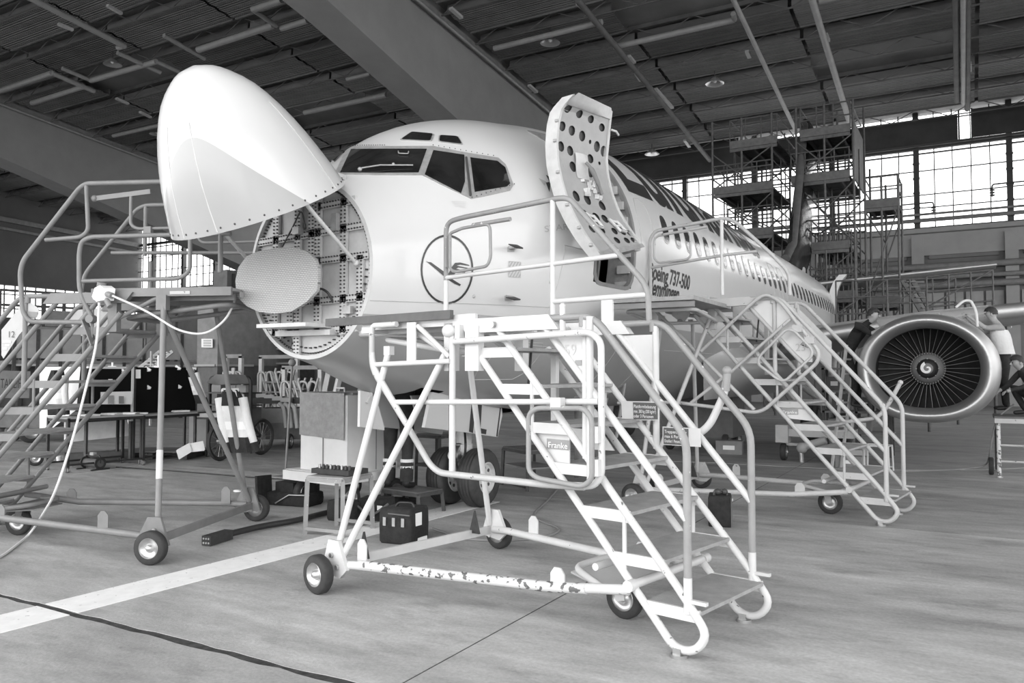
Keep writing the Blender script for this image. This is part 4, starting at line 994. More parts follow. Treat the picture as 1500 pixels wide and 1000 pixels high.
        P('hinge_beam', MB().prism([(x1(top-.1)-.02, y-.03, top-.03), (x3(top-.1)+.06, y-.03, top-.03), (x3(top-.1)+.14, y-.03, top-.13), (x1(top-.1)+.06, y-.03, top-.13)], (0, .06, 0)))
        P('pivot_bolt', MB().cyl((x2(top-.1), y-.06, top-.08), (x2(top-.1), y+.06, top-.08), .022, n=10), M_steel)
    nt_ = int(round((hp-.27)/.253))
    for k in range(nt_):
        z = .27+.253*k
        if k == nt_-1 and hp > 2.2: pass
        mb = MB(); mb.box((x1(z)+.19, 0, z), (.36, .83, .022)); P('tread', mb, M_tread)
        for sy in (-1, 1): P('tread_side', MB().box((x1(z)+.19, sy*.425, z-.02), (.34, .02, .07)))
    # platform
    cx, lx = (plat0+plat1)/2, plat1-plat0
    P('platform_deck', MB().box((cx, 0, top-.01), (lx, .80, .025)), M_tread)
    for sy in (-1, 1):
        P('platform_edge', MB().box((cx, sy*.42, top-.03), (lx, .03, .08)))
        P('deck_post', MB().bar((.78, sy*.40, top-.05), (.78, sy*.40, top-.40), .09, .07, up=(0, 1, 0)))
        P('under_brace', MB().tube([(.30, sy*.40, top-.06), (.80, sy*.40, top-.30)], .022, 8))
    P('under_beam', MB().bar((plat0+.05, -.25, top-.07), (plat1, -.25, top-.07), .04, .06)); P('under_beam', MB().bar((plat0+.05, .25, top-.07), (plat1, .25, top-.07), .04, .06))
    P('under_loop', MB().tube([(plat0+.1, -.3, top-.14), (plat0+.1, .3, top-.14), (.75, .3, top-.26), (.75, -.3, top-.26)], .024, 8, closed=True, fillet=.12))
    # rear lattice that carries the platform
    if mirror:
        for a_, b_2 in (((.27, .42, hp-.12), (.02, .87, .24)), ((.33, .40, hp-.12), (.02, -.87, .24)), ((.20, -.42, hp-.12), (.06, -.87, .26))): P('leg', MB().tube([a_, b_2], .027, 10))
        P('leg_socket', MB().box((.28, .42, hp-.13), (.10, .07, .14)))
    else:
        P('mast', MB().bar((1.20, .30, hp-.28), (1.20, .30, hp-.95), .04, .05))
        P('gas_strut', MB().tube([(1.22, .0, hp-.16), (1.18, .0, hp-.55)], .010, 6), M_black)
    return t
def P2(t, n, mb, m, label=None): return part(n, mb, m, t, label)
def rail(t, pts, r, m, name='guard_rail', closed=False, fillet=.10): return part(name, MB().tube(pts, r, 10, closed=closed, fillet=fillet), m, t)
def pl_text(t, txt, org, ux, uz, size, m, name='lettering', off=.003, width=None):
    """flat lettering: org = lower left corner, ux and uz unit vectors (local to t)"""
    me = text_loops(txt, size); ux, uz = Vector(ux).normalized(), Vector(uz).normalized(); n = ux.cross(uz)
    sx = 1.0
    if width: sx = width/max(v.co.x for v in me.vertices)
    o_ = ORG[t.name]
    for v in me.vertices: v.co = Vector(org)+ux*v.co.x*sx+uz*v.co.y+n*off-o_
    return part(name, None, m, t, mesh=me)

# ---- the white stand in front
fA = Frame((1.43, 1.15), -11)
sA = stand('maintenance_stand', 'white rolling stair stand nearest the camera, its near guard rail folded down', (1.43, 1.15), -11, 2.04, M_white, M_greyrail, -.22, 1.05, chip=M_whitechip)
P2(sA, 'base_bar', MB().tube([(.27, -.835, .222), (1.74, -.505, .257), (2.05, -.48, .29)], .0345, 10), M_worn, 'scraped lower bar')
P2(sA, 'bumper_plank', MB().box((.10, -.47, 2.05), (1.5, .035, .065)), mat('dark_bumper_rubber', .10, .6, var=.15, scale=9))
P2(sA, 'deck_arm', MB().tube([(-.95, .1, 2.0), (-.60, .1, 1.985), (-.2, .1, 1.985)], [.05, .03, .03], 10).box((-.15, -.2, 1.97), (.12, .5, .05)), M_white)
# far guard rail, standing
Y = .43
rail(sA, [(-.13, Y, 2.02), (-.13, Y, 2.97), (.05, Y, 2.99), (1.15, Y, 3.01), (1.25, Y, 2.99), (1.95, Y, 2.25), (1.96, Y, 1.98)], .022, M_greyrail)
rail(sA, [(-.13, Y, 2.02), (-.13, Y, 2.45)], .0225, M_white, 'post_sleeve'); rail(sA, [(1.08, Y, 2.0), (1.08, Y, 3.0)], .022, M_white, 'rail_post')
rail(sA, [(-.13, Y, 2.475), (1.70, Y, 2.50)], .020, M_white, 'mid_rail'); rail(sA, [(1.08, Y, 2.19), (1.94, Y, 2.19)], .022, M_white, 'mid_rail')
rail(sA, [(-.05, Y-.03, 2.86), (-.05, Y-.03, 2.54), (.02, Y-.03, 2.51), (.40, Y-.03, 2.53), (.44, Y-.03, 2.60), (.43, Y-.03, 2.89), (.10, Y-.03, 2.89), (.0, Y-.03, 2.87)], .014, M_greyrail, 'gate_loop', closed=True, fillet=.06)
rail(sA, [(.23, Y-.03, 2.90), (.66, Y-.03, 2.90)], .018, M_greyrail, 'gate_handle'); P2(sA, 'gate_hinge', MB().bar((-.09, Y-.02, 2.56), (-.09, Y-.02, 2.84), .05, .02), M_greyrail)
P2(sA, 'rail_bracket', MB().box((1.60, Y, 2.09), (.10, .02, .24)), M_white)
# near guard rail, folded down
Y = -.50
rail(sA, [(.28, Y, 2.0), (.0, Y, 2.0), (-.02, Y, 1.96), (-.01, Y, 1.69), (.66, Y, .95), (.76, Y, .90), (1.72, Y, .905), (2.12, Y, .93), (2.18, Y, 1.0), (2.18, Y, 1.82), (2.1, Y, 1.88), (.91, Y, 1.85)], .022, M_whitechip)
rail(sA, [(.45, Y, 1.18), (.66, Y, .95), (.76, Y, .90), (1.72, Y, .905), (2.05, Y, .92)], .0235, M_stand2, 'rail_sleeve'); rail(sA, [(-.015, Y, 1.92), (-.015, Y, 1.66), (.4, Y, 1.235)], .0235, M_stand2, 'rail_sleeve')
rail(sA, [(.01, Y, 1.69), (.87, Y, 1.71)], .020, M_white, 'mid_rail'); rail(sA, [(.24, Y, 1.40), (2.16, Y, 1.45)], .020, M_white, 'mid_rail')
rail(sA, [(.87, Y+.02, 1.97), (.87, Y+.02, .90)], .024, M_white, 'rail_post'); rail(sA, [(2.06, Y+.05, 1.98), (2.06, Y+.05, .94)], .024, M_white, 'rail_post')
rail(sA, [(1.65, Y-.06, .99), (1.65, Y-.06, 1.36), (1.72, Y-.06, 1.40), (2.09, Y-.06, 1.41), (2.15, Y-.06, 1.35), (2.15, Y-.06, .98), (2.08, Y-.06, .93), (1.72, Y-.06, .95)], .017, M_greyrail, 'gate_loop', closed=True, fillet=.07)
P2(sA, 'gate_hinge', MB().box((2.17, Y-.03, 1.25), (.04, .05, .10)), M_white); P2(sA, 'gate_hinge', MB().box((2.17, Y-.03, 1.05), (.04, .05, .10)), M_white); P2(sA, 'gate_clip', MB().box((1.88, Y-.05, 1.44), (.08, .05, .06)), M_white)
P2(sA, 'rail_clamp', MB().ball((.85, Y, 1.93), (.06, .04, .05), 10, 7).box((.93, Y+.03, 1.90), (.05, .05, .14)), M_white)
P2(sA, 'rail_clamp', MB().box((1.05, -.44, 1.80), (.13, .06, .32)), M_white); P2(sA, 'rail_stay', MB().tube([(.50, Y+.02, 1.98), (.84, Y+.02, 1.74)], .02, 8), M_white)
P2(sA, 'hang_plate', MB().box((.42, Y+.03, 1.86), (.10, .012, .30)), M_white); P2(sA, 'gas_spring', MB().tube([(.83, Y+.04, 1.72), (.83, Y+.04, 1.15)], .014, 6), M_black)
P2(sA, 'latch_pin', MB().tube([(1.83, -.43, 1.88), (1.83, -.43, 2.06)], .02, 8).ball((1.83, -.43, 2.06), .022, 8, 5), M_white)
# number plate and its twin, name plate, load signs
npl = P2(sA, 'number_plate', MB().prism([(1.78, -.425, 1.86), (2.05, -.425, 1.86), (2.05, -.425, 1.62), (2.02, -.425, 1.57), (1.98, -.425, 1.58)], (0, .006, 0)), M_white)
pl_text(npl, '59', (1.84, -.426, 1.74), (1, 0, 0), (0, 0, 1), .10, mat('faded_number_paint', .50, .6)); P2(npl, 'maker_tag', MB().box((1.955, -.428, 1.69), (.05, .004, .035)), M_greyrail)
P2(sA, 'number_plate', MB().prism([(1.70, .425, 1.90), (1.99, .425, 1.90), (2.01, .425, 1.86), (2.01, .425, 1.60), (1.97, .425, 1.58)], (0, .006, 0)), M_white)
fp = P2(sA, 'name_board', MB().prism([(1.50, -.40, 1.27), (1.86, -.40, 1.27), (1.86, -.40, .98), (1.72, -.40, 1.03)], (0, .01, 0)), M_white)
P2(fp, 'name_plate', MB().prism([fA.py(801, 642, -.41), fA.py(834, 645, -.41), fA.py(834, 659, -.41), fA.py(801, 656, -.41)], (0, .004, 0)), M_greyrail)
a, b = fA.py(803, 655, -.413), fA.py(833, 657.5, -.413); pl_text(fp, 'Franke', a, b-a, (0, 0, 1), .055, M_paper, width=(b-a).length*.95)
P2(sA, 'stair_board', MB().prism([fA.py(815, 625, .3), fA.py(880, 630, .3), fA.py(900, 660, .3), fA.py(865, 658, .3)], (0, .008, 0)), M_white)
M_sign = mat('load_sign_grey', .10, .5)
for h_, (q, lines) in enumerate(((((927, 589), (963, 590), (963, 614), (928, 614)), ('Plattformbelastung', 'max. 300 kg (200 kg/m²)', 'oder 3 Personen')), (((972, 626), (1008, 628), (1008, 652), (972, 650)), ('Treppenaufgang', 'max 6 Personen', 'Einzellast 1 Person/Stufe')))):
    pp = [fA.py(*k, .36) for k in q]; sg = P2(sA, 'load_sign', MB().prism(pp, (0, .004, 0)), M_sign)
    c = sum(pp, Vector())/4; P2(sg, 'sign_border', MB().prism([c+(k-c)*1.12+Vector((0, .006, 0)) for k in pp], (0, .003, 0)).prism([c+(k-c)*1.12+Vector((-.09 if h_ == 0 else .08, .007, 0)) for k in pp], (0, .002, 0)), M_white)
    h = (pp[0]-pp[3]).length; u = (pp[1]-pp[0])
    for i, ln in enumerate(lines): pl_text(sg, ln, pp[0]+u*.05+Vector((0, -.002, -h*(.32+.28*i))), u, (0, 0, 1), h*.27, M_paper, width=u.length*(.9 if i != 2 else .8))
P2(sA, 'swing_arm', MB().tube([fA.py(1065, 545, .46), fA.py(1062, 575, .46), fA.py(1040, 622, .46), fA.py(1022, 637, .46), fA.py(985, 646, .46)], .026, 10, fillet=.08), M_white)
P2(sA, 'swing_arm_grip', MB().tube([fA.py(1065, 545, .46), fA.py(1063, 572, .46)], .0275, 10).ball(fA.py(1065, 543, .46), .034, 8, 6), M_greyrail)

# ---- the pale stand behind it, at the forward door
fB = Frame((2.0, 5.86), -7.3)
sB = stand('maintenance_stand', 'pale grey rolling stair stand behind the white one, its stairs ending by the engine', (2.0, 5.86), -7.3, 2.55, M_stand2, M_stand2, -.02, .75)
Y = -.44
def g_(x, y, o=0): return fB.py(x, y, Y+o)
rail(sB, [g_(953, 432), g_(952, 350), g_(960, 338), g_(1040, 323), g_(1062, 319), g_(1078, 325), g_(1130, 372), g_(1152, 395), g_(1156, 405), g_(1157, 432)], .022, M_stand2)
rail(sB, [g_(1058, 432), g_(1057, 322)], .022, M_white, 'rail_post'); rail(sB, [g_(954, 392), g_(1057, 374), g_(1108, 368)], .018, M_stand2, 'mid_rail')
rail(sB, [g_(958, 378, -.03), g_(958, 350, -.03), g_(966, 344, -.03), g_(1011, 338, -.03), g_(1012, 375, -.03), g_(1006, 380, -.03), g_(964, 385, -.03)], .014, M_stand2, 'gate_loop', closed=True, fillet=.06); rail(sB, [g_(964, 345, -.03), g_(1036, 332, -.03)], .018, M_stand2, 'gate_handle')
bd = [fB.l(Vector(k)) for k in ((1.92, 3.98, 2.40), (2.92, 3.98, 2.40), (2.92, 5.45, 2.40), (1.94, 5.45, 2.40))]
P2(sB, 'bridge_deck', MB().prism(bd, (0, 0, .045)), M_tread); P2(sB, 'bridge_beam', MB().bar(bd[0]+Vector((.02, .05, -.04)), bd[1]+Vector((-.02, .05, -.04)), .04, .06), M_midgrey); P2(sB, 'bridge_loop', MB().tube([bd[0]+Vector((.1, .25, -.08)), bd[1]+Vector((-.1, .25, -.08)), bd[2]+Vector((-.12, -.1, -.16)), bd[3]+Vector((.1, -.1, -.16))], .022, 8, closed=True, fillet=.1), M_stand2)
Y = -.5
def b_(x, y, o=0): return fB.py(x, y, Y+o)
rail(sB, [b_(905, 590), b_(990, 589), b_(1106, 604), b_(1120, 600), b_(1198, 530), b_(1200, 515), b_(1142, 440), b_(1121, 430), b_(1106, 440), b_(1027, 514)], .022, M_stand2, fillet=.12)
rail(sB, [b_(1066, 549), b_(1158, 467)], .020, M_stand2, 'mid_rail'); rail(sB, [b_(1012, 590), b_(1066, 548)], .020, M_stand2, 'mid_rail'); rail(sB, [b_(1105, 600), b_(950, 445)], .022, M_stand2, 'rail_post')
rail(sB, [b_(1112, 522, -.05), b_(1152, 482, -.05), b_(1163, 484, -.05), b_(1190, 512, -.05), b_(1189, 522, -.05), b_(1150, 558, -.05), b_(1140, 556, -.05), b_(1110, 533, -.05)], .016, M_stand2, 'gate_loop', closed=True, fillet=.06)
for (x, y) in ((1168, 481), (1186, 498)): P2(sB, 'gate_hinge', MB().box(b_(x, y, -.03), (.10, .05, .08)), M_stand2)
P2(sB, 'pivot_plate', MB().prism([fB.py(993, 433, -.44), fB.py(1011, 433, -.44), fB.py(1010, 460, -.44), fB.py(1000, 474, -.44), fB.py(984, 462, -.44)], (0, .02, 0)), M_stand2); P2(sB, 'pivot_bolt', MB().cyl(fB.py(996, 471, -.46), fB.py(996, 471, -.40), .035, n=12), M_midgrey)
for yy, q in ((-.42, ((1106, 438), (1125, 436), (1138, 440), (1180, 482), (1184, 490), (1172, 505), (1190, 512), (1190, 530), (1180, 530), (1098, 455))), (.42, ((1146, 446), (1160, 442), (1218, 500), (1218, 540), (1208, 535), (1150, 478)))):
    P2(sB, 'number_plate', MB().prism([fB.py(*k, yy) for k in q], (0, .006, 0)), M_white)
a = fB.py(1165, 514, -.425); pl_text(sB, '23', a, (1, 0, 0), (0, 0, 1), .12, M_ink2)
fq = P2(sB, 'name_board', MB().prism([fB.py(1132, 590, -.4), fB.py(1180, 592, -.4), fB.py(1195, 617, -.4), fB.py(1150, 612, -.4)], (0, .01, 0)), M_white)
P2(fq, 'name_plate', MB().prism([fB.py(1144, 598, -.41), fB.py(1169, 599, -.41), fB.py(1169, 607, -.41), fB.py(1144, 606, -.41)], (0, .004, 0)), M_greyrail)
a, b = fB.py(1146, 605.3, -.413), fB.py(1168, 606, -.413); pl_text(fq, 'Franke', a, b-a, (0, 0, 1), .05, M_paper, width=(b-a).length)
P2(sB, 'swing_arm', MB().tube([fB.py(1318, 562, .46), fB.py(1300, 595, .46), fB.py(1285, 612, .46), fB.py(1230, 619, .46), fB.py(1180, 622, .46)], .024, 10, fillet=.08).ball(fB.py(1319, 560, .46), .03, 8, 6), M_stand2)
for x in (903, 880): P2(sB, 'front_leg', MB().tube([fB.py(x+28, 455, .3), fB.py(x, 640, .8)], .024, 8), M_stand2)

# ---- the grey stand on the left, mirrored
fC = Frame((-1.0, 1.045), 202.4)
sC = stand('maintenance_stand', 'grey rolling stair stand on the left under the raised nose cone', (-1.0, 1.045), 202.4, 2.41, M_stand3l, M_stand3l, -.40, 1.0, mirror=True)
Y = .45
rail(sC, [(-.30, Y, 2.55), (-.30, Y, 3.34), (-.22, Y, 3.41), (1.06, Y, 3.42), (1.13, Y, 3.38), (1.70, Y, 2.70), (1.73, Y, 2.58), (1.69, Y, 2.2), (1.62, Y, 2.11), (1.05, Y, 2.10)], .023, M_stand3l)
rail(sC, [(-.40, Y, 2.91), (1.00, Y, 2.91), (1.10, Y, 2.87), (1.12, Y, 2.75), (1.11, Y, 2.38), (.97, Y, 2.14)], .022, M_stand3l, 'mid_rail', fillet=.12)
rail(sC, [(1.47, Y, 2.89), (1.10, Y, 2.91), (1.03, Y, 2.97), (1.06, Y, 3.40)], .020, M_stand3l, 'rail_post', fillet=.09); rail(sC, [(1.08, Y, 2.49), (.10, Y, 2.50), (.0, Y, 2.56), (.0, Y, 2.95)], .020, M_stand3l, 'mid_rail')
rail(sC, [(.62, Y-.03, 3.32), (.62, Y-.03, 3.02), (.55, Y-.03, 2.98), (.1, Y-.03, 2.98), (.1, Y-.03, 3.32)], .016, M_stand3l, 'gate_loop', fillet=.08); P2(sC, 'gate_handle', MB().bar((.98, Y-.03, 3.28), (.42, Y-.03, 3.33), .03, .045).ball((.99, Y-.03, 3.28), .035, 8, 6), M_stand3l)
P2(sC, 'rail_clamp', MB().box((.43, Y-.02, 2.95), (.07, .05, .09)), M_midgrey); P2(sC, 'pivot_bolt', MB().cyl((.97, Y-.02, 2.13), (.97, Y+.05, 2.13), .04, n=12), M_midgrey)
P2(sC, 'pivot_arm', MB().bar((1.05, Y, 2.12), (.95, Y, 1.88), .012, .09, up=(0, 1, 0)), M_stand3l)
Y = -.45
rail(sC, [(-.60, Y, 2.45), (-.62, Y, 3.3), (-.54, Y, 3.38), (1.02, Y, 3.40), (1.12, Y, 3.36), (1.72, Y, 2.66), (1.74, Y, 2.45)], .022, M_stand3l)
rail(sC, [(1.40, Y, 2.90), (-.62, Y, 2.86)], .020, M_stand3l, 'mid_rail'); rail(sC, [(1.02, Y, 3.40), (1.02, Y, 2.86)], .020, M_stand3l, 'rail_post'); rail(sC, [(.95, Y, 2.45), (.95, Y, 2.8)], .020, M_stand3l, 'rail_post')
rail(sC, [(.40, Y+.03, 3.28), (.40, Y+.03, 2.98), (-.45, Y+.03, 2.98), (-.45, Y+.03, 3.28)], .016, M_stand3l, 'gate_loop', fillet=.08)
for yy, q in ((.42, ((1.90, 1.98), (2.19, 1.98), (2.23, 1.60), (2.20, 1.50), (1.95, 1.80))),):
    pass
n12 = P2(sC, 'number_plate', MB().prism([fC.py(*k, .43) for k in ((2, 483), (35, 443), (42, 441), (57, 452), (55, 462), (28, 490), (5, 525), (2, 520))], (0, -.006, 0)), M_stand2)
a, b = fC.py(11, 494, .434), fC.py(21.5, 494, .434); pl_text(n12, '12', a, b-a, (0, 0, 1), .085, M_ink, width=(b-a).length)
for i, (x0, x1_) in enumerate(((4, 16), (8, 14), (5, 10))): P2(n12, 'sticker', MB().prism([fC.py(x0, 499+5*i, .435), fC.py(x1_, 499+5*i, .435), fC.py(x1_, 502+5*i, .435), fC.py(x0, 502+5*i, .435)], (0, .001, 0)), M_paper)
P2(n12, 'maker_tag', MB().prism([fC.py(*k, .436) for k in ((40, 456), (55, 457), (55, 465), (40, 465))], (0, .001, 0)), M_midgrey)
P2(sC, 'number_plate', MB().prism([fC.py(*k, -.43) for k in ((100, 470), (110, 454), (155, 450), (170, 470), (160, 490), (120, 492))], (0, .006, 0)), M_stand2)
P2(sC, 'deck_tag', MB().box((.1, .44, 2.37), (.2, .004, .03)), M_stand2); P2(sC, 'deck_tag', MB().box((-.42, .1, 2.36), (.004, .4, .05)), M_stand2)
la, lb = Vector((.27, .42, 2.29)), Vector((.02, .87, .24)); P2(sC, 'leg_sleeve', MB().tube([la.lerp(lb, .66), la.lerp(lb, .78)], .0285, 10), M_white)
# power outlet box and its cables on the grey stand
ob = fC.w(fC.py(150, 431, .52)); t = thing('outlet_box', 'white multi-socket power box clipped to the grey stand', 'power box', ob)
part('housing', MB().prism([ob+Vector(k) for k in ((-.10, -.04, -.02), (-.06, -.04, .06), (.02, -.04, .08), (.08, -.04, .05), (.06, -.04, -.06), (-.03, -.04, -.07))], (.04, .09, 0)), M_paper, t)
part('socket_cap', MB().cyl(ob+Vector((-.02, 0, .07)), ob+Vector((-.01, 0, .11)), .04, n=12), M_midgrey, t); part('plug', MB().cyl(ob+Vector((.07, 0, .0)), ob+Vector((.15, 0, -.02)), .028, n=12).cyl(ob+Vector((.05, 0, -.04)), ob+Vector((.12, 0, -.12)), .025, n=12), M_midgrey, t)
part('clip', MB().bar(ob+Vector((0, .04, .1)), ob+Vector((0, .04, -.1)), .02, .02), M_darksteel, t)
def cable(label, pts, r, m, name='cable'): return solo(name, MB().tube(pts, r, 7, fillet=.4, fs=8), m, label, 'cable')
cable('white cable looping from the outlet box to the grey stand platform', [ob+Vector((.15, 0, -.02)), fC.w(fC.py(215, 455, .5)), fC.w(fC.py(262, 485, .48)), fC.w(fC.py(300, 491, .4)), fC.w(fC.py(330, 470, .3)), fC.w(fC.py(345, 440, .1)), fC.w(fC.py(340, 424, .0)), fC.w(fC.py(320, 424, .0)), fC.w(fC.py(290, 421, .1))], .011, M_cable)
cable('white cable hanging from the outlet box down across the floor at left', [ob+Vector((0, -.03, -.08)), fC.w(fC.py(143, 500, .55)), fC.w(fC.py(128, 560, .58)), fC.w(fC.py(108, 640, .62)), fC.w(fC.py(80, 725, .72)), on_z(45, 782, .012), on_z(0, 817, .012), on_z(-60, 840, .012)], .012, M_cable)
# ================================================================ the tail dock round the fin
M_dsheet = M_sheet
def dock_tower(name, label, tA, tB, sA_, sB_, levels, z0=0.0, seed=1, toe=True):
    rnd = random.Random(seed); t = thing(name, label, 'scaffold', ((tA+tB)/2, (sA_+sB_)/2, 0), 'tail dock scaffolds')
    zt = levels[-1][0]+1.1
    xs = [tA, (tA+tB)/2, tB]; ys = [sA_, sB_]
    for x in xs:
        for y in ys: part('standard', MB().tube([(x, y, z0), (x, y, zt if rnd.random() < .8 else zt+.7)], .045, 6), M_scaf, t)
    for z, a, b in levels:
        n = max(3, int((sB_-sA_)/.32)); w = (sB_-sA_)/n
        for i in range(n): part('plank', MB().box(((a+b)/2, sA_+w*(i+.5), z+rnd.uniform(-.01, .01)), (b-a, w*.93, .07)), M_plank, t)
        for i in range(3): part('deck_joist', MB().box((a+(b-a)*(i+.5)/3, (sA_+sB_)/2, z-.11), (.08, sB_-sA_, .14)), M_darksteel, t)
        for y in ys: part('toe_board', MB().box(((a+b)/2, y-.03, z+.06), (b-a, .04, .30)), M_plankedge, t)
        for y in ys: part('deck_beam', MB().box(((a+b)/2, y, z-.16), (b-a, .06, .12)), M_scaf, t)
        for q in (.55, 1.05):
            for y in ys: part('guard_tube', MB().tube([(a, y, z+q), (b, y, z+q)], .028, 6), M_scaf, t)
            for x in (a, b): part('guard_tube', MB().tube([(x, sA_, z+q), (x, sB_, z+q)], .028, 6), M_scaf, t)
        k = int((b-a)/.5)
        for i in range(k+1): part('guard_post', MB().tube([(a+(b-a)*i/k, sA_, z), (a+(b-a)*i/k, sA_, z+1.05)], .022, 6), M_scaf, t)
    zs = [z0]+[l[0] for l in levels]
    for i in range(len(zs)-1):
        for y in ys:
            a, b = (tA, tB) if (i+len(name)) % 2 else (tB, tA)
            part('brace', MB().tube([(a, y, zs[i]+.1), (b, y, zs[i+1]-.15)], .03, 6), M_scaf, t)
            part('brace', MB().tube([((a+b)/2, y, zs[i+1]-1.2), (a, y, zs[i+1]-.2)], .03, 6), M_scaf, t)
    return t
dL = dock_tower('scaffold_tower', 'dark scaffold tower on the far side of the tail fin', -3.3, -1.0, 27.0, 30.5, [(4.6, -3.0, -1.0), (7.0, -2.7, -1.0), (8.75, -3.3, -1.0), (10.5, -2.6, -.8)], 0, 3)
dR = dock_tower('scaffold_tower', 'dark scaffold tower on the near side of the tail fin, with a sheeted end', -.1, 1.9, 27.0, 30.5, [(4.4, .2, 1.9), (6.25, .4, 1.7), (8.85, -.3, 1.75), (10.55, .05, 1.8)], 0, 5)
part('wall_sheet', MB().box((1.86, 28.7, 9.9), (.04, 3.3, 2.2)).box((1.84, 28.7, 9.9), (.05, .05, 2.3)), M_plankedge, dR)
dE = dock_tower('scaffold_tower', 'small scaffold tower standing right of the sheeted one', 2.2, 3.3, 27.6, 29.4, [(4.2, 2.2, 3.3), (7.75, 2.2, 3.3)], 0, 8)
for k in range(14):                               # tangle of low-level tubes
    x = -.2+.16*k; part('standard', MB().tube([(x, 27.3+.2*(k % 3), 3.2), (x+.02, 27.3+.2*(k % 3), 6.9)], .03, 6), M_scaf, dR)
part('cable_bundle', MB().tube([(.1, 26.9, 7.2), (.5, 26.9, 6.7), (1.0, 26.9, 6.9), (1.3, 26.9, 7.3)], .03, 6, fillet=.3), M_black, dR)
# the fin wrapped in dark sheeting
def fs_(u): return 24.35+3.95*u+.0, 4.95+6.5*u
rnd = random.Random(4); rows = []
for i in range(15):
    u = i/14; s, z = fs_(u); wv = .35-.16*u
    rows.append([Vector((-wv+rnd.uniform(-.04, .04), s+2.3+.6*u, z)), Vector((-wv*.7, s+.6, z+.1)), Vector((-.10, s+.04+rnd.uniform(-.03, .03), z+.1)), Vector((0, s-.06, z+.12)), Vector((.12, s+.05+rnd.uniform(-.05, .05), z+.1)), Vector((wv*.8+rnd.uniform(-.06, .06), s+.7, z+rnd.uniform(-.05, .1))), Vector((wv+rnd.uniform(-.1, .1), s+2.0, z))])
o = solo('fin_cover', MB().grid(rows, smooth=False), M_sheet, 'dark plastic sheeting wrapped over the front of the tail fin', 'sheeting')
solo('fin_edge_strip', MB().tube([(.0, 24.15, 5.55), (.06, 25.2, 6.2), (.06, 26.5, 8.6), (.05, 27.9, 11.15), (0, 28.1, 11.3)], .15, 8), M_darkgrey, 'long dark grey guard strip along the leading edge of the tail fin', 'guard')
# wing dock railings behind the engine
def railing(name, label, pts, h, posts, m=M_scaf):
    t = thing(name, label, 'railing', pts[0], 'railings behind the engine')
    for dz in (.0, h*.5, h): part('rail_tube', MB().tube([Vector(p)+Vector((0, 0, dz)) for p in pts], .028, 6), m, t)
    for a, b in zip(pts[:-1], pts[1:]):
        a, b = Vector(a), Vector(b)
        for i in range(posts+1): p = a.lerp(b, i/posts); part('rail_post', MB().tube([p-Vector((0, 0, 1.0)), p+Vector((0, 0, h))], .026, 6), m, t)
    part('rail_brace', MB().tube([Vector(pts[0]), Vector(pts[-1])+Vector((0, 0, h))], .024, 6), m, t)
    for p in (pts[0], pts[-1]): part('dock_leg', MB().tube([Vector(p), (p[0], p[1], 0)], .05, 6), m, t)
    return t
railing('dock_railing', 'dark tube railing between the aft door and the engine', [at(1225, 460, 24), at(1300, 458, 24)], 1.0, 3)
railing('dock_railing', 'dark tube railing above the engine cowl', [at(1300, 444, 25), at(1400, 442, 25)], .75, 3)
railing('dock_railing', 'dark tube railing behind the man in the pale vest', [at(1358, 450, 22), at(1455, 440, 22)], .85, 3)
t = thing('dock_stairs', 'dark dock staircase leaning behind the engine cowl', 'stairs', at(1350, 470, 26))
for dx in (0, 14): part('stringer', MB().bar(at(1322+dx, 410, 26+dx*.02), at(1358+dx, 470, 26+dx*.02), .05, .16), M_scaf, t)
for k in range(8): part('step', MB().bar(at(1324+4.6*k, 413+7.6*k, 26), at(1338+4.6*k, 413+7.6*k, 26.3), .2, .03), M_scaf, t)
part('dock_leg', MB().tube([at(1358, 470, 26), Vector((at(1358, 470, 26).x, at(1358, 470, 26).y, 0))], .06, 6), M_scaf, t)

# ================================================================ under the nose: cart, stools, bags
ct = thing('service_cart', 'white box cart on wheels under the nose, grey cloth hung over its end', 'cart', (-1.24, 3.31, 0))
cA, cB, cC = on_z(455, 700), on_z(508, 707), on_z(567, 698)
def cbox(px4, z0, z1, d): pass
bx0 = on_z(455, 697, 0); 
R_ = math.radians(-8)
cc = Vector((-1.24, 3.31, 0))
def c_(x, y, z): v = Matrix.Rotation(R_, 3, 'Z')@Vector((x, y, z)); return cc+v
part('cabinet', MB().box(c_(0, 0, .90), (.86, .80, .92), rz=R_), M_cartwhite, ct); part('door_seam', MB().box(c_(0, -.405, .90), (.012, .01, .88), rz=R_), M_midgrey, ct)
part('door_seam', MB().box(c_(.432, .05, .90), (.006, .012, .88), rz=R_), M_midgrey, ct)
part('chassis', MB().box(c_(0, 0, .40), (1.10, 1.05, .10), rz=R_), M_cartwhite, ct); part('bumper', MB().box(c_(0, -.56, .39), (1.05, .06, .11), rz=R_), M_cartwhite, ct)
part('lid', MB().box(c_(.05, .03, 1.375), (.80, .74, .03), rz=R_), M_midgrey, ct); part('lid_handle', MB().tube([c_(.05, -.25, 1.39), c_(.05, -.25, 1.44), c_(.20, -.25, 1.44), c_(.20, -.25, 1.39)], .012, 6), M_cartwhite, ct)
part('drape_cloth', MB().grid([[c_(-.44+.84*i/8, -.415-.012*math.sin(i*1.7), 1.385-.52*j/6-.03*(i/8)*(j/6)) for i in range(9)] for j in range(7)]+[], smooth=True), M_greycloth, ct, label='grey felt cloth hanging down')
part('drape_cloth', MB().grid([[c_(-.44+.84*i/8, -.415+.15*j, 1.392) for i in range(9)] for j in range(2)]), M_greycloth, ct)
for x, y in ((-.40, -.35), (.40, -.35), (-.40, .38), (.40, .38)): wheel(ct, c_(x, y, .16), .16, .09, axis=(math.cos(R_), math.sin(R_), 0))
for x in (-.4, .4): part('mudguard', MB().bar(c_(x, -.52, .34), c_(x, -.2, .36), .1, .02), M_cartwhite, ct)
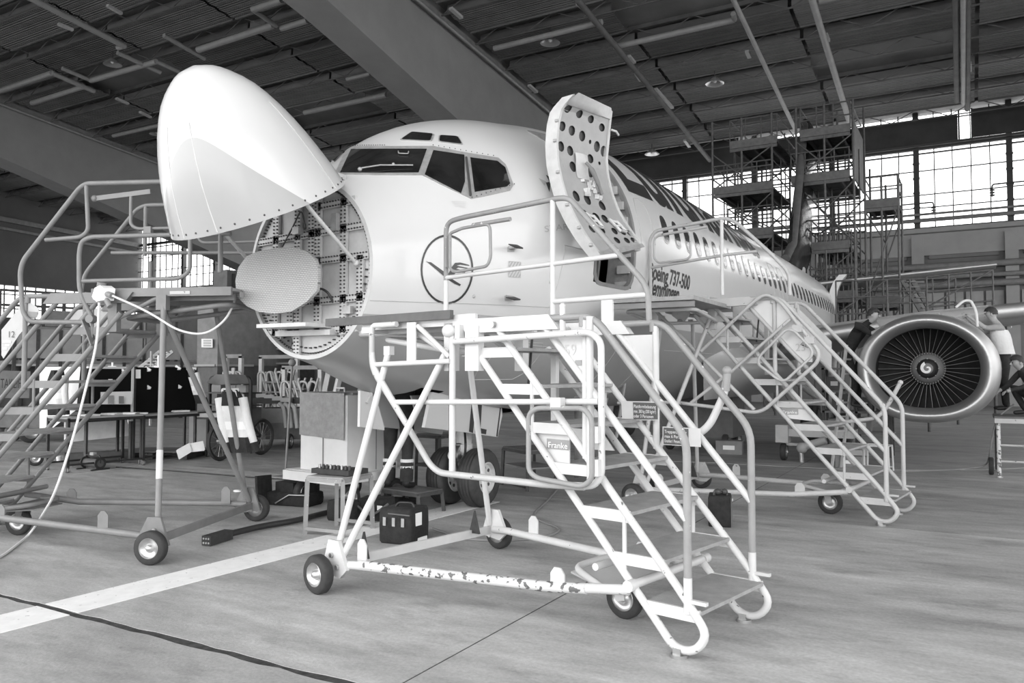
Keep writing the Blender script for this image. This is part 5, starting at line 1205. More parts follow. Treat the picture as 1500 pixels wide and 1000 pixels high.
part('tow_post', MB().bar(c_(-.36, -.1, 1.38), c_(-.26, 0, 2.12), .09, .06), M_cartwhite, ct); part('tow_post', MB().bar(c_(-.20, -.05, 1.38), c_(-.16, .05, 1.85), .10, .05), M_cartwhite, ct)
part('duct', MB().tube([c_(.02, .2, 1.36), c_(.20, .3, 1.85), c_(.3, .35, 2.0)], .085, 12), M_palegrey, ct); part('duct_clip', MB().box(c_(.10, .05, 1.80), (.14, .08, .32), rz=R_), M_palegrey, ct)
# battery strips and stand in front of the cart
def stool(name, label, c, w, d, h, m, top=None, rz=0.0, group=None, shelf=None, r=.025):
    t = thing(name, label, 'stool', (c[0], c[1], 0), group); R = Matrix.Rotation(rz, 3, 'Z'); c = Vector((c[0], c[1], 0))
    q = lambda x, y, z: c+R@Vector((x, y, z))
    for sx in (-1, 1):
        for sy in (-1, 1): part('leg', MB().bar(q(sx*w/2, sy*d/2, 0), q(sx*w/2*.94, sy*d/2*.94, h), r*1.6, r*1.6), m, t)
    for sx in (-1, 1): part('top_bar', MB().bar(q(sx*w/2*.94, -d/2*.94, h), q(sx*w/2*.94, d/2*.94, h), r*1.6, r*1.6), m, t)
    for sy in (-1, 1):
        part('top_bar', MB().bar(q(-w/2*.94, sy*d/2*.94, h), q(w/2*.94, sy*d/2*.94, h), r*1.6, r*1.6), m, t)
        if shelf: part('foot_bar', MB().bar(q(-w/2, sy*d/2, shelf), q(w/2, sy*d/2, shelf), r*1.3, r*1.3), m, t)
    if top: part('seat', MB().box(q(0, 0, h+.02), (w*.96, d*.96, .03), rz=rz), top, t)
    return t, q
st1, q1 = stool('step_stool', 'pale grey metal step stool with a black tool tray on top, before the cart', on_z(497, 778)[:2], .46, .52, .55, M_greyrail, M_tread, .1, shelf=.06)
st2p = on_z(604, 748)
st2, q2 = stool('step_stool', 'worn dark low step that the mechanic stands on', st2p[:2], .62, .42, .23, M_darksteel, M_darkgrey, -.15)
st3, q3 = stool('tool_stand', 'tall dark metal stand with two shelves beside the nose wheel', (on_z(625, 735)+Vector((-.25, .6, 0)))[:2], .42, .42, .78, M_darksteel, M_darkgrey, -.1, shelf=.4)
part('shelf', MB().box(q3(0, 0, .41), (.40, .40, .025), rz=-.1), M_darkgrey, st3)
st4, q4 = stool('work_bench', 'dark low metal bench just behind the nose wheels', (on_z(770, 716)+Vector((-.05, .25, 0)))[:2], .75, .55, .52, M_darksteel, M_darkgrey, -.55, shelf=.05)
part('shelf', MB().box(q4(0, 0, .30), (.70, .5, .02), rz=-.55), M_midgrey, st4)
tp = q1(0, 0, .585); tt = thing('tool_tray', 'black tray of sockets lying on the pale step stool', 'tray', tp)
part('tray', MB().box(tp+Vector((0, 0, .035)), (.50, .30, .05)).box(tp+Vector((0, 0, .065)), (.46, .04, .02)), M_black, tt)
for i in range(9): part('socket', MB().cyl(tp+Vector((-.2+.05*i, -.08, .06)), tp+Vector((-.2+.05*i, -.08, .10)), .014, n=8), M_steel if i % 3 == 0 else M_darksteel, tt)
# bags and cases
def bagform(name, label, c, w, d, h, rz=0.0, cat='bag', soft=.05, m=M_blackcloth):
    c = Vector((c[0], c[1], c[2] if len(c) > 2 else 0)); t = thing(name, label, cat, c); R = Matrix.Rotation(rz, 3, 'Z'); q = lambda x, y, z: c+R@Vector((x, y, z))
    bm_ = MB(); rows = []
    for z, k in ((0, .94), (.02, 1), (h*.5, 1+soft*.4), (h*.92, 1), (h, .93)): rows.append([q(k*w/2*x, k*d/2*y, z) for x, y in rounded([(-1, -1), (1, -1), (1, 1), (-1, 1)], .18, 3)])
    bm_.grid(rows, closed=True); n = len(rows[0]); bm_.add(rows[0], [tuple(range(n))]); bm_.add(rows[-1], [tuple(range(n))]); part('body', bm_, m, t); return t, q
b1, q = bagform('tool_bag', 'big square black tool bag behind the front stand wheel, with pale buckles', on_z(592, 792)[:2], .36, .34, .33, .12)
for i in range(3): part('buckle', MB().box(q(-.11+.10*i, -.178, .21), (.035, .012, .08)), M_steel, b1)
part('handle', MB().tube([q(-.08, -.02, .33), q(-.05, -.02, .37), q(.09, 0, .37), q(.11, 0, .33)], .014, 6, fillet=.03), M_black, b1); part('side_patch', MB().box(q(.185, -.05, .23), (.008, .10, .12)), M_paper, b1); part('name_tag', MB().box(q(.182, .0, .03), (.01, .2, .04)), M_paper, b1); part('lid_seam', MB().box(q(0, -.176, .285), (.35, .008, .012)), M_darkgrey, b1)
b2, q = bagform('tool_case', 'upright black leather case standing behind the white stair handrail', on_z(1055, 768)[:2], .24, .32, .32, .25)
part('handle', MB().tube([q(-.06, -.05, .32), q(-.05, -.05, .37), q(.06, -.02, .37), q(.07, -.02, .32)], .018, 6, fillet=.03).ball(q(-.02, -.05, .355), .035, 8, 6).ball(q(.05, -.03, .355), .035, 8, 6), M_darksteel, b2); part('label_tag', MB().box(q(.122, -.03, .27), (.006, .08, .025)), M_paper, b2); part('corner_seam', MB().box(q(.12, -.16, .16), (.012, .012, .30)), M_darkgrey, b2)
b3, q = bagform('tool_box', 'open black tool box on the floor left of the pale step stool', on_z(432, 738)[:2], .62, .34, .16, .15, 'box')
part('lid', MB().bar(q(-.30, -.2, .02), q(-.34, -.18, .36), .34, .03, up=(1, .3, 0)), M_blackcloth, b3); part('pouch', MB().box(q(-.05, 0, .22), (.3, .25, .12)).box(q(.2, .02, .24), (.14, .2, .18)), M_blackcloth, b3)
for i in range(5): part('hand_tool', MB().bar(q(-.2+.1*i, -.06, .19), q(-.12+.1*i, .08, .26), .02, .02), M_steel if i % 2 else M_darksteel, b3)
part('arm_bracket', MB().tube([q(-.15, -.19, .03), q(.05, -.19, .14), (q(.34, -.19, .15))], .010, 6), M_steel, b3)
b4, q = bagform('tool_case', 'small black case behind the pale step stool legs', on_z(492, 762)[:2]+Vector((-.02, .25)) if False else (on_z(494, 764).x, on_z(494, 764).y+.12), .34, .2, .22, .1)
part('handle', MB().tube([q(-.05, 0, .22), q(-.04, 0, .25), q(.05, 0, .25), q(.06, 0, .22)], .010, 6), M_darkgrey, b4); part('label_tag', MB().box(q(.08, -.103, .15), (.08, .005, .05)), M_paper, b4)
b5, q = bagform('tool_bag', 'dark soft bag on the floor between the pale step stool and the low step', (on_z(543, 762).x, on_z(543, 762).y+.1), .34, .26, .24, .3)
part('strap', MB().tube([q(-.2, -.16, .2), q(0, -.18, .05), q(.2, -.16, .2)], .014, 6, fillet=.1), M_darkgrey, b5); part('label_tag', MB().box(q(.1, -.157, .15), (.07, .006, .05)), M_paper, b5)
b6, q = bagform('parts_tray', 'low dark parts tray lying under the stool that the mechanic uses', (on_z(560, 742).x, on_z(560, 742).y+.25), .5, .4, .10, .0, 'tray')
part('rag', MB().box(q(0, 0, .11), (.22, .16, .03), rz=.4), M_palegrey, b6)
# thick ground-power cable with plug, hoses
gp = [on_z(302, 792, .05), on_z(335, 782, .05), on_z(385, 770, .04), on_z(430, 763, .04), on_z(480, 750, .04), on_z(520, 742, .04), on_z(560, 728, .04)]
t = thing('power_cable', 'thick black ground power cable with a square plug lying on the floor', 'cable', gp[0])
part('cable', MB().tube(gp[1:], .032, 8, fillet=.3), M_black, t); part('plug', MB().bar(gp[0], gp[1], .10, .09), M_rubber, t)
d = (gp[1]-gp[0]).normalized(); pd = Vector((-d.y, d.x, 0))
for i in (-1, 0, 1):
    for z in (-.02, .02): part('contact', MB().cyl(gp[0]+pd*.028*i+Vector((0, 0, z))-d*.004, gp[0]+pd*.028*i+Vector((0, 0, z))+d*.002, .009, n=8), M_steel, t)
cable('thin grey hose lying in a loop behind the front stand', [on_z(818, 715, .012), on_z(800, 735, .012), on_z(775, 757, .012), on_z(825, 775, .012), on_z(800, 787, .012), on_z(740, 792, .012), on_z(680, 790, .012), on_z(634, 774, .012)], .014, M_greycable, 'hose')
cable('thin dark cable across the floor beyond the grey stand', [on_z(170, 684, .01), on_z(260, 690, .01), on_z(380, 700, .01), on_z(440, 703, .01)], .011, M_black)
cable('white cable along the floor under the engine and up to the work platform', [on_z(1320, 690, .012), on_z(1400, 688, .012), on_z(1445, 683, .012), at(1450, 665, 12.9), at(1455, 630, 12.9), at(1462, 610, 12.9), at(1485, 592, 12.9)], .014, M_greycable)
cable('white air hose arching over the engine cowl by the vest man', [at(1432, 478, 13.2), at(1430, 455, 13.2), at(1422, 440, 13.3), at(1412, 440, 13.3), at(1400, 450, 13.3)], .022, M_cable, 'hose')

# ================================================================ right side: things round the engine
pf = thing('work_platform', 'worn low work platform at the right edge, a person crouching on it', 'platform', at(1490, 690, 12.4))
P_ = [at(1462, 612, 12.4), at(1560, 612, 12.4)]; zt = P_[0].z; xa, ya = P_[0].x, P_[0].y
part('deck', MB().box((xa+.75, ya+.5, zt), (1.6, 1.1, .05)), M_darkgrey, pf); part('deck_edge', MB().box((xa+.75, ya-.06, zt-.04), (1.6, .04, .07)), M_stand2, pf)
for x, y in ((xa, ya), (xa+1.5, ya), (xa, ya+1.0), (xa+1.5, ya+1.0)): part('leg', MB().tube([(x, y, 0), (x, y, zt)], .03, 8), M_worn if y == ya else M_darksteel, pf); part('foot', MB().cyl((x, y, 0), (x, y, .015), .05, n=10), M_steel, pf)
for z in (.25, .5): part('cross_bar', MB().tube([(xa, ya, z), (xa+1.5, ya, z)], .02, 6), M_stand2, pf)
wheel(pf, (xa-.10, ya+.3, .14), .14, .07, axis=(1, 0, 0))
ld = thing('step_ladder', 'pale step ladder leaning beside the engine under the man in black', 'ladder', at(1222, 665, 13.6))
for dx in (0, 14):
    a, b = at(1218+dx, 672, 13.4+dx*.02), at(1240+dx, 505, 13.2+dx*.02); a.z = 0; part('ladder_rail', MB().bar(a, b, .05, .03), M_stand2, ld)
for k in range(7): a, b = at(1218, 672, 13.4).lerp(at(1240, 505, 13.2), (k+1)/8), at(1232, 672, 13.7).lerp(at(1254, 505, 13.5), (k+1)/8); part('rung', MB().bar(a, b, .04, .03), M_stand2, ld)
p0 = at(1285, 668, 13); 
wf, qf = stool('step_stool', 'small white tube step standing under the engine', (at(1286, 672, 13.2).x, at(1286, 672, 13.2).y), .40, .35, .42, M_white, None, -.1, shelf=.06, r=.014)
def crate(name, label, c, w, d, h, rz, m, cat='box', tag=True):
    c = Vector(c); t = thing(name, label, cat, c); R = Matrix.Rotation(rz, 3, 'Z'); q = lambda x, y, z: c+R@Vector((x, y, z))
    part('body', MB().box(q(0, 0, h/2), (w, d, h), rz=rz), m, t); part('lid', MB().box(q(0, 0, h+.012), (w*1.03, d*1.03, .024), rz=rz), m, t)
    if tag: part('label_tag', MB().box(q(0, -d/2-.003, h*.55), (w*.45, .004, h*.35), rz=rz), M_paper, t)
    return t
g1 = on_z(1247, 683); crate('carton', 'pale labelled carton on the floor under the second stand stairs', (g1.x, g1.y, 0), .5, .35, .17, .1, M_midgrey)
crate('carton', 'shallow carton lying open on top of the labelled carton', (g1.x+.02, g1.y, .205), .46, .3, .07, .3, M_palegrey, tag=False)
jp = on_z(1069, 664); jb = crate('bucket_box', 'scuffed grey plastic tub on the floor beneath the fuselage', (jp.x, jp.y, 0), .50, .34, .24, .15, M_midgrey, 'tub')
tr_ = at(1150, 660, 14.8); tr_.z = 0; tk = thing('equipment_trolley', 'low white equipment trolley under the wing, seen through the second stand', 'trolley', tr_)
part('bed', MB().box(tr_+Vector((.55, .2, .52)), (1.3, .6, .14)), M_stand2, tk); part('side_box', MB().box(tr_+Vector((-.02, -.05, .50)), (.22, .3, .32)), M_stand2, tk); part('lower_rail', MB().box(tr_+Vector((.5, 0, .30)), (1.1, .04, .05)), M_stand2, tk)
for x in (-.02, 1.05): wheel(tk, tr_+Vector((x, .0, .16)), .16, .10, axis=(1, 0, 0))
part('hand_winch', MB().cyl(tr_+Vector((.35, -.22, .28)), tr_+Vector((.75, -.22, .42)), .07, n=12).ball(tr_+Vector((.34, -.22, .26)), .10, 10, 7), M_palegrey, tk); part('strut', MB().tube([tr_+Vector((.32, -.22, .2)), tr_+Vector((.33, -.22, 0))], .04, 8), M_steel, tk)
rk = at(1255, 640, 15.5); rk.z = 0; rt = thing('parts_rack', 'dark rack of small parts boxes behind the second stand and the engine', 'rack', rk)
for x in (-.6, 0, .6):
    for y in (0, .5): part('upright', MB().bar(rk+Vector((x, y, 0)), rk+Vector((x, y, 1.75)), .05, .05), M_darksteel, rt)
for z in (.45, .85, 1.25, 1.7): part('shelf', MB().box(rk+Vector((0, .25, z)), (1.3, .55, .04)), M_midgrey, rt)
for k, (x, z, w, h) in enumerate(((-.35, .47, .34, .22), (.1, .47, .3, .25), (-.3, .87, .3, .3), (.12, .87, .34, .24), (.45, .87, .2, .28), (-.4, 1.27, .3, .25), (.15, 1.27, .4, .2))):
    crate('parts_box', ['grey parts box on the lowest rack shelf, far left', 'grey parts box on the lowest rack shelf, in the middle', 'dark labelled box on the middle rack shelf, far left', 'dark labelled box at the centre of the middle rack shelf', 'narrow dark box at the end of the middle rack shelf', 'box at the left of the upper rack shelf', 'wide low box on the upper rack shelf'][k], rk+Vector((x, .2, z)), w, .34, h, 0, M_darkgrey if z > .8 else M_midgrey)
# dark bulk of gear and equipment under the centre fuselage
eq = thing('hydraulic_cart', 'dark hydraulic service cart standing under the fuselage', 'cart', (.5, 12.5, 0)); part('body', MB().box((.5, 12.5, .75), (1.5, 1.0, .9)), M_darkgrey, eq); part('hood', MB().prism([(-.25, 12.0, 1.2), (1.25, 12.0, 1.2), (1.1, 12.0, 1.4), (-.1, 12.0, 1.4)], (0, 1, 0)), M_darkgrey, eq)
for x in (-.1, 1.1):
    for y in (12.1, 12.9): wheel(eq, (x, y, .2), .2, .12, axis=(1, 0, 0))
ts = thing('tripod_jack', 'dark tripod jack standing on the floor behind the nose gear', 'jack', (.35, 6.6, 0))
for a in (0, 2.1, 4.2): part('leg', MB().tube([(.35+.45*math.cos(a), 6.6+.45*math.sin(a), .0), (.35+.1*math.cos(a), 6.6+.1*math.sin(a), .85)], .035, 8), M_darkgrey, ts)
part('ram', MB().cyl((.35, 6.6, .3), (.35, 6.6, 1.15), .07, n=12), M_midgrey, ts); part('collar', MB().cyl((.35, 6.6, .78), (.35, 6.6, .92), .15, n=14), M_darkgrey, ts)

# more of the dock: cross tubes and planks under the tower decks
for t_, (ta, tb), zs_ in ((dL, (-3.3, -1.0), (5.4, 6.2, 7.7, 9.6)), (dR, (-.1, 1.9), (5.2, 7.3, 8.1, 9.6))):
    for z in zs_:
        for s_ in (27.0, 28.7, 30.5): part('ledger', MB().tube([(ta, s_, z), (tb, s_, z)], .035, 6), M_scaf, t_)
    for k in range(5):
        x = ta+(tb-ta)*k/4; part('standard', MB().tube([(x, 28.7, 3.4), (x, 28.7, 10.2)], .03, 6), M_scaf, t_)
# ================================================================ people
def skin_body(name, J, bones, parent, mats, region):
    """J: joint -> (Vector, radius); bones: (a, b, region); one continuous skinned surface"""
    keys = list(J); idx = {k: i for i, k in enumerate(keys)}; off = ORG[parent.name]
    me = bpy.data.meshes.new(name); me.from_pydata([tuple(J[k][0]-off) for k in keys], [(idx[a], idx[b]) for a, b, _ in bones], [])
    o = bpy.data.objects.new(name, me); C.objects.link(o)
    md = o.modifiers.new('skin', 'SKIN'); md.use_smooth_shade = True; md.branch_smoothing = .4
    for k in keys: r = J[k][1]; sv = me.skin_vertices[0].data[idx[k]]; sv.radius = r if isinstance(r, tuple) else (r, r); sv.use_root = (k == 'pelvis')
    sb = o.modifiers.new('sub', 'SUBSURF'); sb.levels = 2; sb.render_levels = 2
    dg = bpy.context.evaluated_depsgraph_get(); m2 = bpy.data.meshes.new_from_object(o.evaluated_get(dg)); bpy.data.objects.remove(o); bpy.data.meshes.remove(me)
    m2.name = name
    for m in mats: m2.materials.append(m)
    segs = [(J[a][0]-off, J[b][0]-off, rg, (J[a][1] if not isinstance(J[a][1], tuple) else max(J[a][1])), (J[b][1] if not isinstance(J[b][1], tuple) else max(J[b][1]))) for a, b, rg in bones]
    for p in m2.polygons:
        c = p.center; best = None
        for a, b, rg, ra, rb in segs:
            d = b-a; t = max(0, min(1, (c-a).dot(d)/max(1e-9, d.length_squared))); dist = (c-(a+d*t)).length/(ra+(rb-ra)*t)
            if best is None or dist < best[0]: best = (dist, rg)
        p.material_index = best[1]; p.use_smooth = True
    return part(name, None, None, parent, mesh=m2)
def person(label, base, fwd, J_, mats, cloth=(1, 2, 3), bulk=1.0, hair=True):
    """J_: joints as (forward, left, up) metres from base; mats: skin, shirt, trousers, boots"""
    base = Vector(base); f = Vector((fwd[0], fwd[1], 0)).normalized(); l = Vector((-f.y, f.x, 0))
    q = lambda v: base+f*v[0]+l*v[1]+Vector((0, 0, v[2]))
    t = thing('person', label, 'person', base); P = {k: q(v) for k, v in J_.items()}
    R = dict(pelvis=(.155, .12), waist=(.135, .105), chest=(.165, .115), collar=(.10, .08), neck=.052, chin=.062, head=.098, crown=.070, shoulder=.062, elbow=.043, wrist=.030, hip=.095, knee=.060, ankle=.046, heel=.045, toe=.032, palm=.030)
    if bulk != 1:
        for k_ in ('pelvis', 'waist', 'chest'): R[k_] = tuple(x*bulk for x in R[k_])
        for k_ in ('hip', 'knee', 'ankle', 'shoulder', 'elbow'): R[k_] *= bulk*1.08
    J = {}
    for k, v in P.items(): J[k] = (v, R[k.rstrip('LR')] if k not in R else R[k])
    b = [('pelvis', 'waist', 2), ('waist', 'chest', 1), ('chest', 'collar', 1), ('collar', 'neck', 0), ('neck', 'chin', 0), ('chin', 'head', 0), ('head', 'crown', 0)]
    for s in 'LR': b += [('chest', 'shoulder'+s, 1), ('shoulder'+s, 'elbow'+s, 1), ('elbow'+s, 'wrist'+s, cloth[0]), ('wrist'+s, 'palm'+s, 0), ('pelvis', 'hip'+s, 2), ('hip'+s, 'knee'+s, 2), ('knee'+s, 'ankle'+s, 2), ('ankle'+s, 'heel'+s, 3), ('heel'+s, 'toe'+s, 3)]
    body = skin_body('body', J, b, t, mats, None)
    # hands: five unequal fingers, curled
    for s in 'LR':
        w, pm_ = P['wrist'+s], P['palm'+s]; d = (pm_-w).normalized(); side = d.cross(Vector((0, 0, 1)))
        if side.length < .1: side = f.copy()
        side.normalize(); up_ = side.cross(d); hm = MB()
        for i, ln in enumerate((.068, .078, .072, .056)):
            r0 = pm_+side*(.027-.018*i)+d*.01; c_1 = r0+d*ln*.45-up_*.006; c_2 = c_1+(d*.7-up_*.7)*ln*.32; c_3 = c_2+(d*.2-up_*.95)*ln*.3
            hm.tube([r0, c_1, c_2, c_3], [.0095, .009, .0085, .007], 6)
        th = pm_-d*.03+side*.028; hm.tube([th, th+(side*.6+d*.7)*.035, th+(side*.45+d*.9-up_*.5)*.06], [.012, .011, .009], 6)
        part('hand', hm, mats[0], t)
    # face
    hd, cr, nk = P['head'], P['crown'], P['chin']; upv = (cr-nk).normalized(); fv = (f-upv*f.dot(upv)).normalized()
    if 'look' in J_: pass
    lv = upv.cross(fv)
    part('nose', MB().add([hd+fv*.093+upv*.018, hd+fv*.088-upv*.022+lv*.015, hd+fv*.088-upv*.022-lv*.015, hd+fv*.118-upv*.02], [(0, 1, 3), (0, 3, 2), (1, 2, 3)]), mats[0], t)
    for sg in (1, -1):
        part('eye', MB().ball(hd+fv*.088+lv*.032*sg+upv*.012, .010, 8, 5), M_hair, t); part('ear', MB().ball(hd+lv*.095*sg-upv*.005, (.014, .018, .03), 8, 6), mats[0], t)
    part('mouth', MB().bar(hd+fv*.088-upv*.045+lv*.022, hd+fv*.088-upv*.045-lv*.022, .006, .008), mat('lips', .22, .5), t)
    if hair:
        hm = MB(); rows = []
        for i in range(8):
            p = (i/7)*PI*.56; r = .108+.004*math.sin(i*3)
            row = []
            for k in range(16):
                a = 2*PI*k/16; lim = 1.0 if math.cos(a) < .3 else .72; pp = p*lim
                row.append(hd+upv*.02+upv*r*1.05*math.cos(pp)+fv*r*math.sin(pp)*math.cos(a)+lv*r*math.sin(pp)*math.sin(a))
            rows.append(row)
        part('hair', hm.grid(rows, closed=True), M_hair, t)
    return t, P, q
def stance(**k):
    J = dict(pelvis=(0, 0, .95), waist=(0, 0, 1.10), chest=(.0, 0, 1.30), collar=(0, 0, 1.44), neck=(.01, 0, 1.50), chin=(.02, 0, 1.56), head=(.02, 0, 1.64), crown=(.01, 0, 1.73),
             shoulderL=(0, .19, 1.40), shoulderR=(0, -.19, 1.40), elbowL=(0, .24, 1.12), elbowR=(0, -.24, 1.12), wristL=(.1, .24, .9), wristR=(.1, -.24, .9), palmL=(.13, .24, .83), palmR=(.13, -.24, .83),
             hipL=(0, .09, .88), hipR=(0, -.09, .88), kneeL=(.03, .10, .50), kneeR=(.03, -.10, .50), ankleL=(0, .10, .10), ankleR=(0, -.10, .10), heelL=(-.03, .10, .05), heelR=(-.03, -.10, .05), toeL=(.17, .12, .035), toeR=(.17, -.12, .035))
    J.update(k); return J
M_boot = mat('black_boot', .02, .5)
# mechanic standing on the low step, head and arms up in the nose gear bay
J = stance(chest=(.03, 0, 1.32), elbowL=(.18, .22, 1.62), elbowR=(.15, -.22, 1.60), wristL=(.25, .10, 1.82), wristR=(.22, -.14, 1.80), palmL=(.27, .08, 1.88), palmR=(.24, -.13, 1.86), ankleL=(.0, .12, .10), heelL=(-.03, .12, .05), toeL=(.15, .17, .035), ankleR=(-.05, -.11, .10), heelR=(-.08, -.11, .05), toeR=(.10, -.17, .035), kneeL=(.05, .12, .50), kneeR=(.0, -.11, .50))
tm, Pm, qm = person('person in dark coveralls with pale shin bands, standing on a low step under the nose', (st2p.x-.16, st2p.y-.06, .26), (-.35, .9), J, [M_skin, M_navy, M_navy, M_boot], bulk=1.18)
for s in 'LR':
    k, a = Pm['knee'+s], Pm['ankle'+s]
    for u in (.42, .62): c = k.lerp(a, u); part('reflective_band', MB().tube([c+Vector((0, 0, -.018)), c+Vector((0, 0, .018))], (.083-.008*u), 14), M_reflect, tm)
    part('trouser_cuff', MB().tube([k.lerp(a, .5), k.lerp(a, .95), a+Vector((0, 0, -.01))], [.078, .080, .076], 12), M_navy, tm)
part('jacket', MB().grid([[Pm['waist'].lerp(Pm['chest'], u)+Vector((.20*math.cos(2*PI*k/16), .155*math.sin(2*PI*k/16), -.12+.02*math.sin(k*2.3+u*5))) for k in range(16)] for u in (-.3, 0, .4, .8, 1.15)], closed=True), M_navy, tm)
# man in black leaning over the cowl from the ladder, left of the engine
bp_ = at(1258, 560, 13.5); hp_ = at(1278, 463, 13.45)
J = stance(pelvis=(-.12, 0, .95), waist=(-.04, 0, 1.10), chest=(.10, 0, 1.28), collar=(.20, 0, 1.40), neck=(.24, 0, 1.44), chin=(.29, 0, 1.47), head=(.31, 0, 1.54), crown=(.29, 0, 1.63), shoulderL=(.12, .19, 1.37), shoulderR=(.12, -.19, 1.37), elbowL=(.34, .22, 1.22), elbowR=(.34, -.22, 1.22), wristL=(.52, .12, 1.36), wristR=(.54, -.10, 1.36), palmL=(.58, .10, 1.37), palmR=(.60, -.08, 1.37), hipL=(-.12, .09, .88), hipR=(-.12, -.09, .88))
person('person in a black polo shirt leaning over the engine cowl from the ladder', hp_-Vector((.27, .10, 1.54)), (.95, -.2), J, [M_skin, M_blackcloth, M_blackcloth, M_boot], cloth=(0, 0, 0))
# man in the pale vest on the platform right of the engine
fb = at(1474, 601, 13.2)
J = stance(pelvis=(.0, 0, .95), waist=(.03, 0, 1.08), chest=(.07, 0, 1.28), collar=(.10, 0, 1.42), neck=(.13, 0, 1.48), chin=(.17, 0, 1.53), head=(.19, 0, 1.60), crown=(.17, 0, 1.70), shoulderL=(.08, .18, 1.38), shoulderR=(.08, -.18, 1.38), elbowL=(.30, .24, 1.36), elbowR=(.28, -.22, 1.30), wristL=(.50, .20, 1.54), wristR=(.47, -.10, 1.50), palmL=(.56, .18, 1.60), palmR=(.53, -.08, 1.56))
tv, Pv, qv = person('person in a pale work vest over a grey shirt reaching across the engine cowl', fb, (-.93, -.1), J, [M_skin, M_midcloth, M_navy, M_boot], cloth=(0, 0, 0))
rows = []
for u, (rx, ry) in ((-.75, (.195, .15)), (-.2, (.195, .15)), (.1, (.195, .15)), (.5, (.205, .155)), (.9, (.21, .15)), (1.25, (.19, .13))):
    c = Pv['waist'].lerp(Pv['chest'], u); fdir = Vector((-.93, -.1, 0)).normalized(); sd = Vector((-fdir.y, fdir.x, 0)); rows.append([c+fdir*ry*math.cos(2*PI*k/18)+sd*rx*math.sin(2*PI*k/18) for k in range(18)])
part('vest', MB().grid(rows, closed=True).add(rows[-1], [tuple(range(18))]), M_hivis, tv)
c = Pv['chest']-fdir*.158; part('vest_print', MB().bar(c+Vector((0, 0, .10))+sd*.09, c+Vector((0, 0, .10))-sd*.09, .012, .03), M_ink2, tv)
# crouching person in dark clothes on the work platform
cb = Vector((at(1512, 606, 12.6).x, at(1512, 606, 12.6).y, zt+.03))
J = stance(pelvis=(-.12, 0, .30), waist=(-.08, 0, .44), chest=(.04, 0, .60), collar=(.12, 0, .70), neck=(.16, 0, .74), chin=(.20, 0, .77), head=(.23, 0, .83), crown=(.21, 0, .92), shoulderL=(.06, .18, .68), shoulderR=(.06, -.18, .68), elbowL=(.24, .22, .46), elbowR=(.24, -.22, .46), wristL=(.42, .12, .40), wristR=(.42, -.12, .40), palmL=(.48, .10, .38), palmR=(.48, -.10, .38), hipL=(-.10, .10, .27), hipR=(-.10, -.10, .27), kneeL=(.22, .16, .46), kneeR=(.22, -.16, .46), ankleL=(.02, .14, .10), ankleR=(.02, -.14, .10), heelL=(.0, .14, .05), heelR=(.0, -.14, .05), toeL=(.2, .16, .035), toeR=(.2, -.16, .035))
person('person in dark clothes crouching on the work platform at the edge', cb, (-.8, -.5), J, [M_skin, M_navy, M_navy, M_boot])
# ================================================================ left background: benches, boards, bikes, docks
def tablething(name, label, c, w, d, h, rz, m=M_black, top=M_palegrey):
    c = Vector(c); t = thing(name, label, 'table', c); R = Matrix.Rotation(rz, 3, 'Z'); q = lambda x, y, z: c+R@Vector((x, y, z))
    part('tabletop', MB().box(q(0, 0, h), (w, d, .03), rz=rz), top, t)
    for sx in (-1, 1):
        for sy in (-1, 1): part('leg', MB().box(q(sx*(w/2-.02), sy*(d/2-.02), h/2), (.04, .04, h), rz=rz), m, t); part('caster', MB().cyl(q(sx*(w/2-.02)-.02, sy*(d/2-.02), .045), q(sx*(w/2-.02)+.02, sy*(d/2-.02), .045), .045, n=10), M_steel, t)
        part('apron', MB().box(q(sx*(w/2-.02), 0, h-.04), (.03, d, .05), rz=rz), m, t)
    for sy in (-1, 1): part('apron', MB().box(q(0, sy*(d/2-.02), h-.04), (w, .03, .05), rz=rz), m, t); part('foot_bar', MB().box(q(0, sy*(d/2-.02), .12), (w, .03, .03), rz=rz), m, t)
    return t, q
BR = math.radians(25)                            # the benches run obliquely
b0, b1_ = on_z(98, 692), on_z(205, 668); bz_ = math.atan2(b1_.y-b0.y, b1_.x-b0.x)
def along(px_, py_, off=0.0): p = on_z(px_, py_); return p
def table_between(p, q_, d, h, name, label):
    p, q_ = Vector(p), Vector(q_); u = (q_-p).normalized(); n = Vector((-u.y, u.x, 0)); 
    if n.dot(p-Vector((EYE.x, EYE.y, 0))) < 0: n = -n
    c = (p+q_)/2+n*d/2; return tablething(name, label, c, (q_-p).length, d, h, math.atan2(u.y, u.x)), u, n
bA0 = at(98, 690, 12.9); bA0.z = 0; bA1 = at(212, 680, 14.0); bA1.z = 0
(tA, qA), uA, nA = table_between(bA0, bA1, .7, .88, 'work_bench', 'black framed rolling bench nearest the grey stand, papers on it')
bB0 = at(206, 679, 14.1); bB0.z = 0; bB1 = at(306, 668, 15.4); bB1.z = 0
(tB, qB), uB, nB = table_between(bB0, bB1, .7, .86, 'work_bench', 'black framed rolling bench under the black pin board')
for k, (x, y, w, d, q, l) in enumerate(((-.2, -.1, .3, .22, qA, 'white paper sheet lying at the middle of the near bench'), (.25, .05, .42, .3, qA, 'wide pile of white papers on the near bench, by the pale card'), (.5, -.1, .3, .22, qA, 'white paper sheet at the far end of the near bench'), (-.55, -.1, .2, .15, qB, 'white notebook on the pin board bench, near its start'), (.35, 0, .3, .2, qB, 'white papers on the pin board bench, beside the hung jacket'))):
    a = q(x, y, .905 if q is qA else .885); solo('paper_stack', MB().box(a, (w, d, .02), rz=.3*k).box(a+Vector((.01, .01, .014)), (w*.9, d*.9, .008), rz=.3*k+.1), M_paper, l, 'paper')
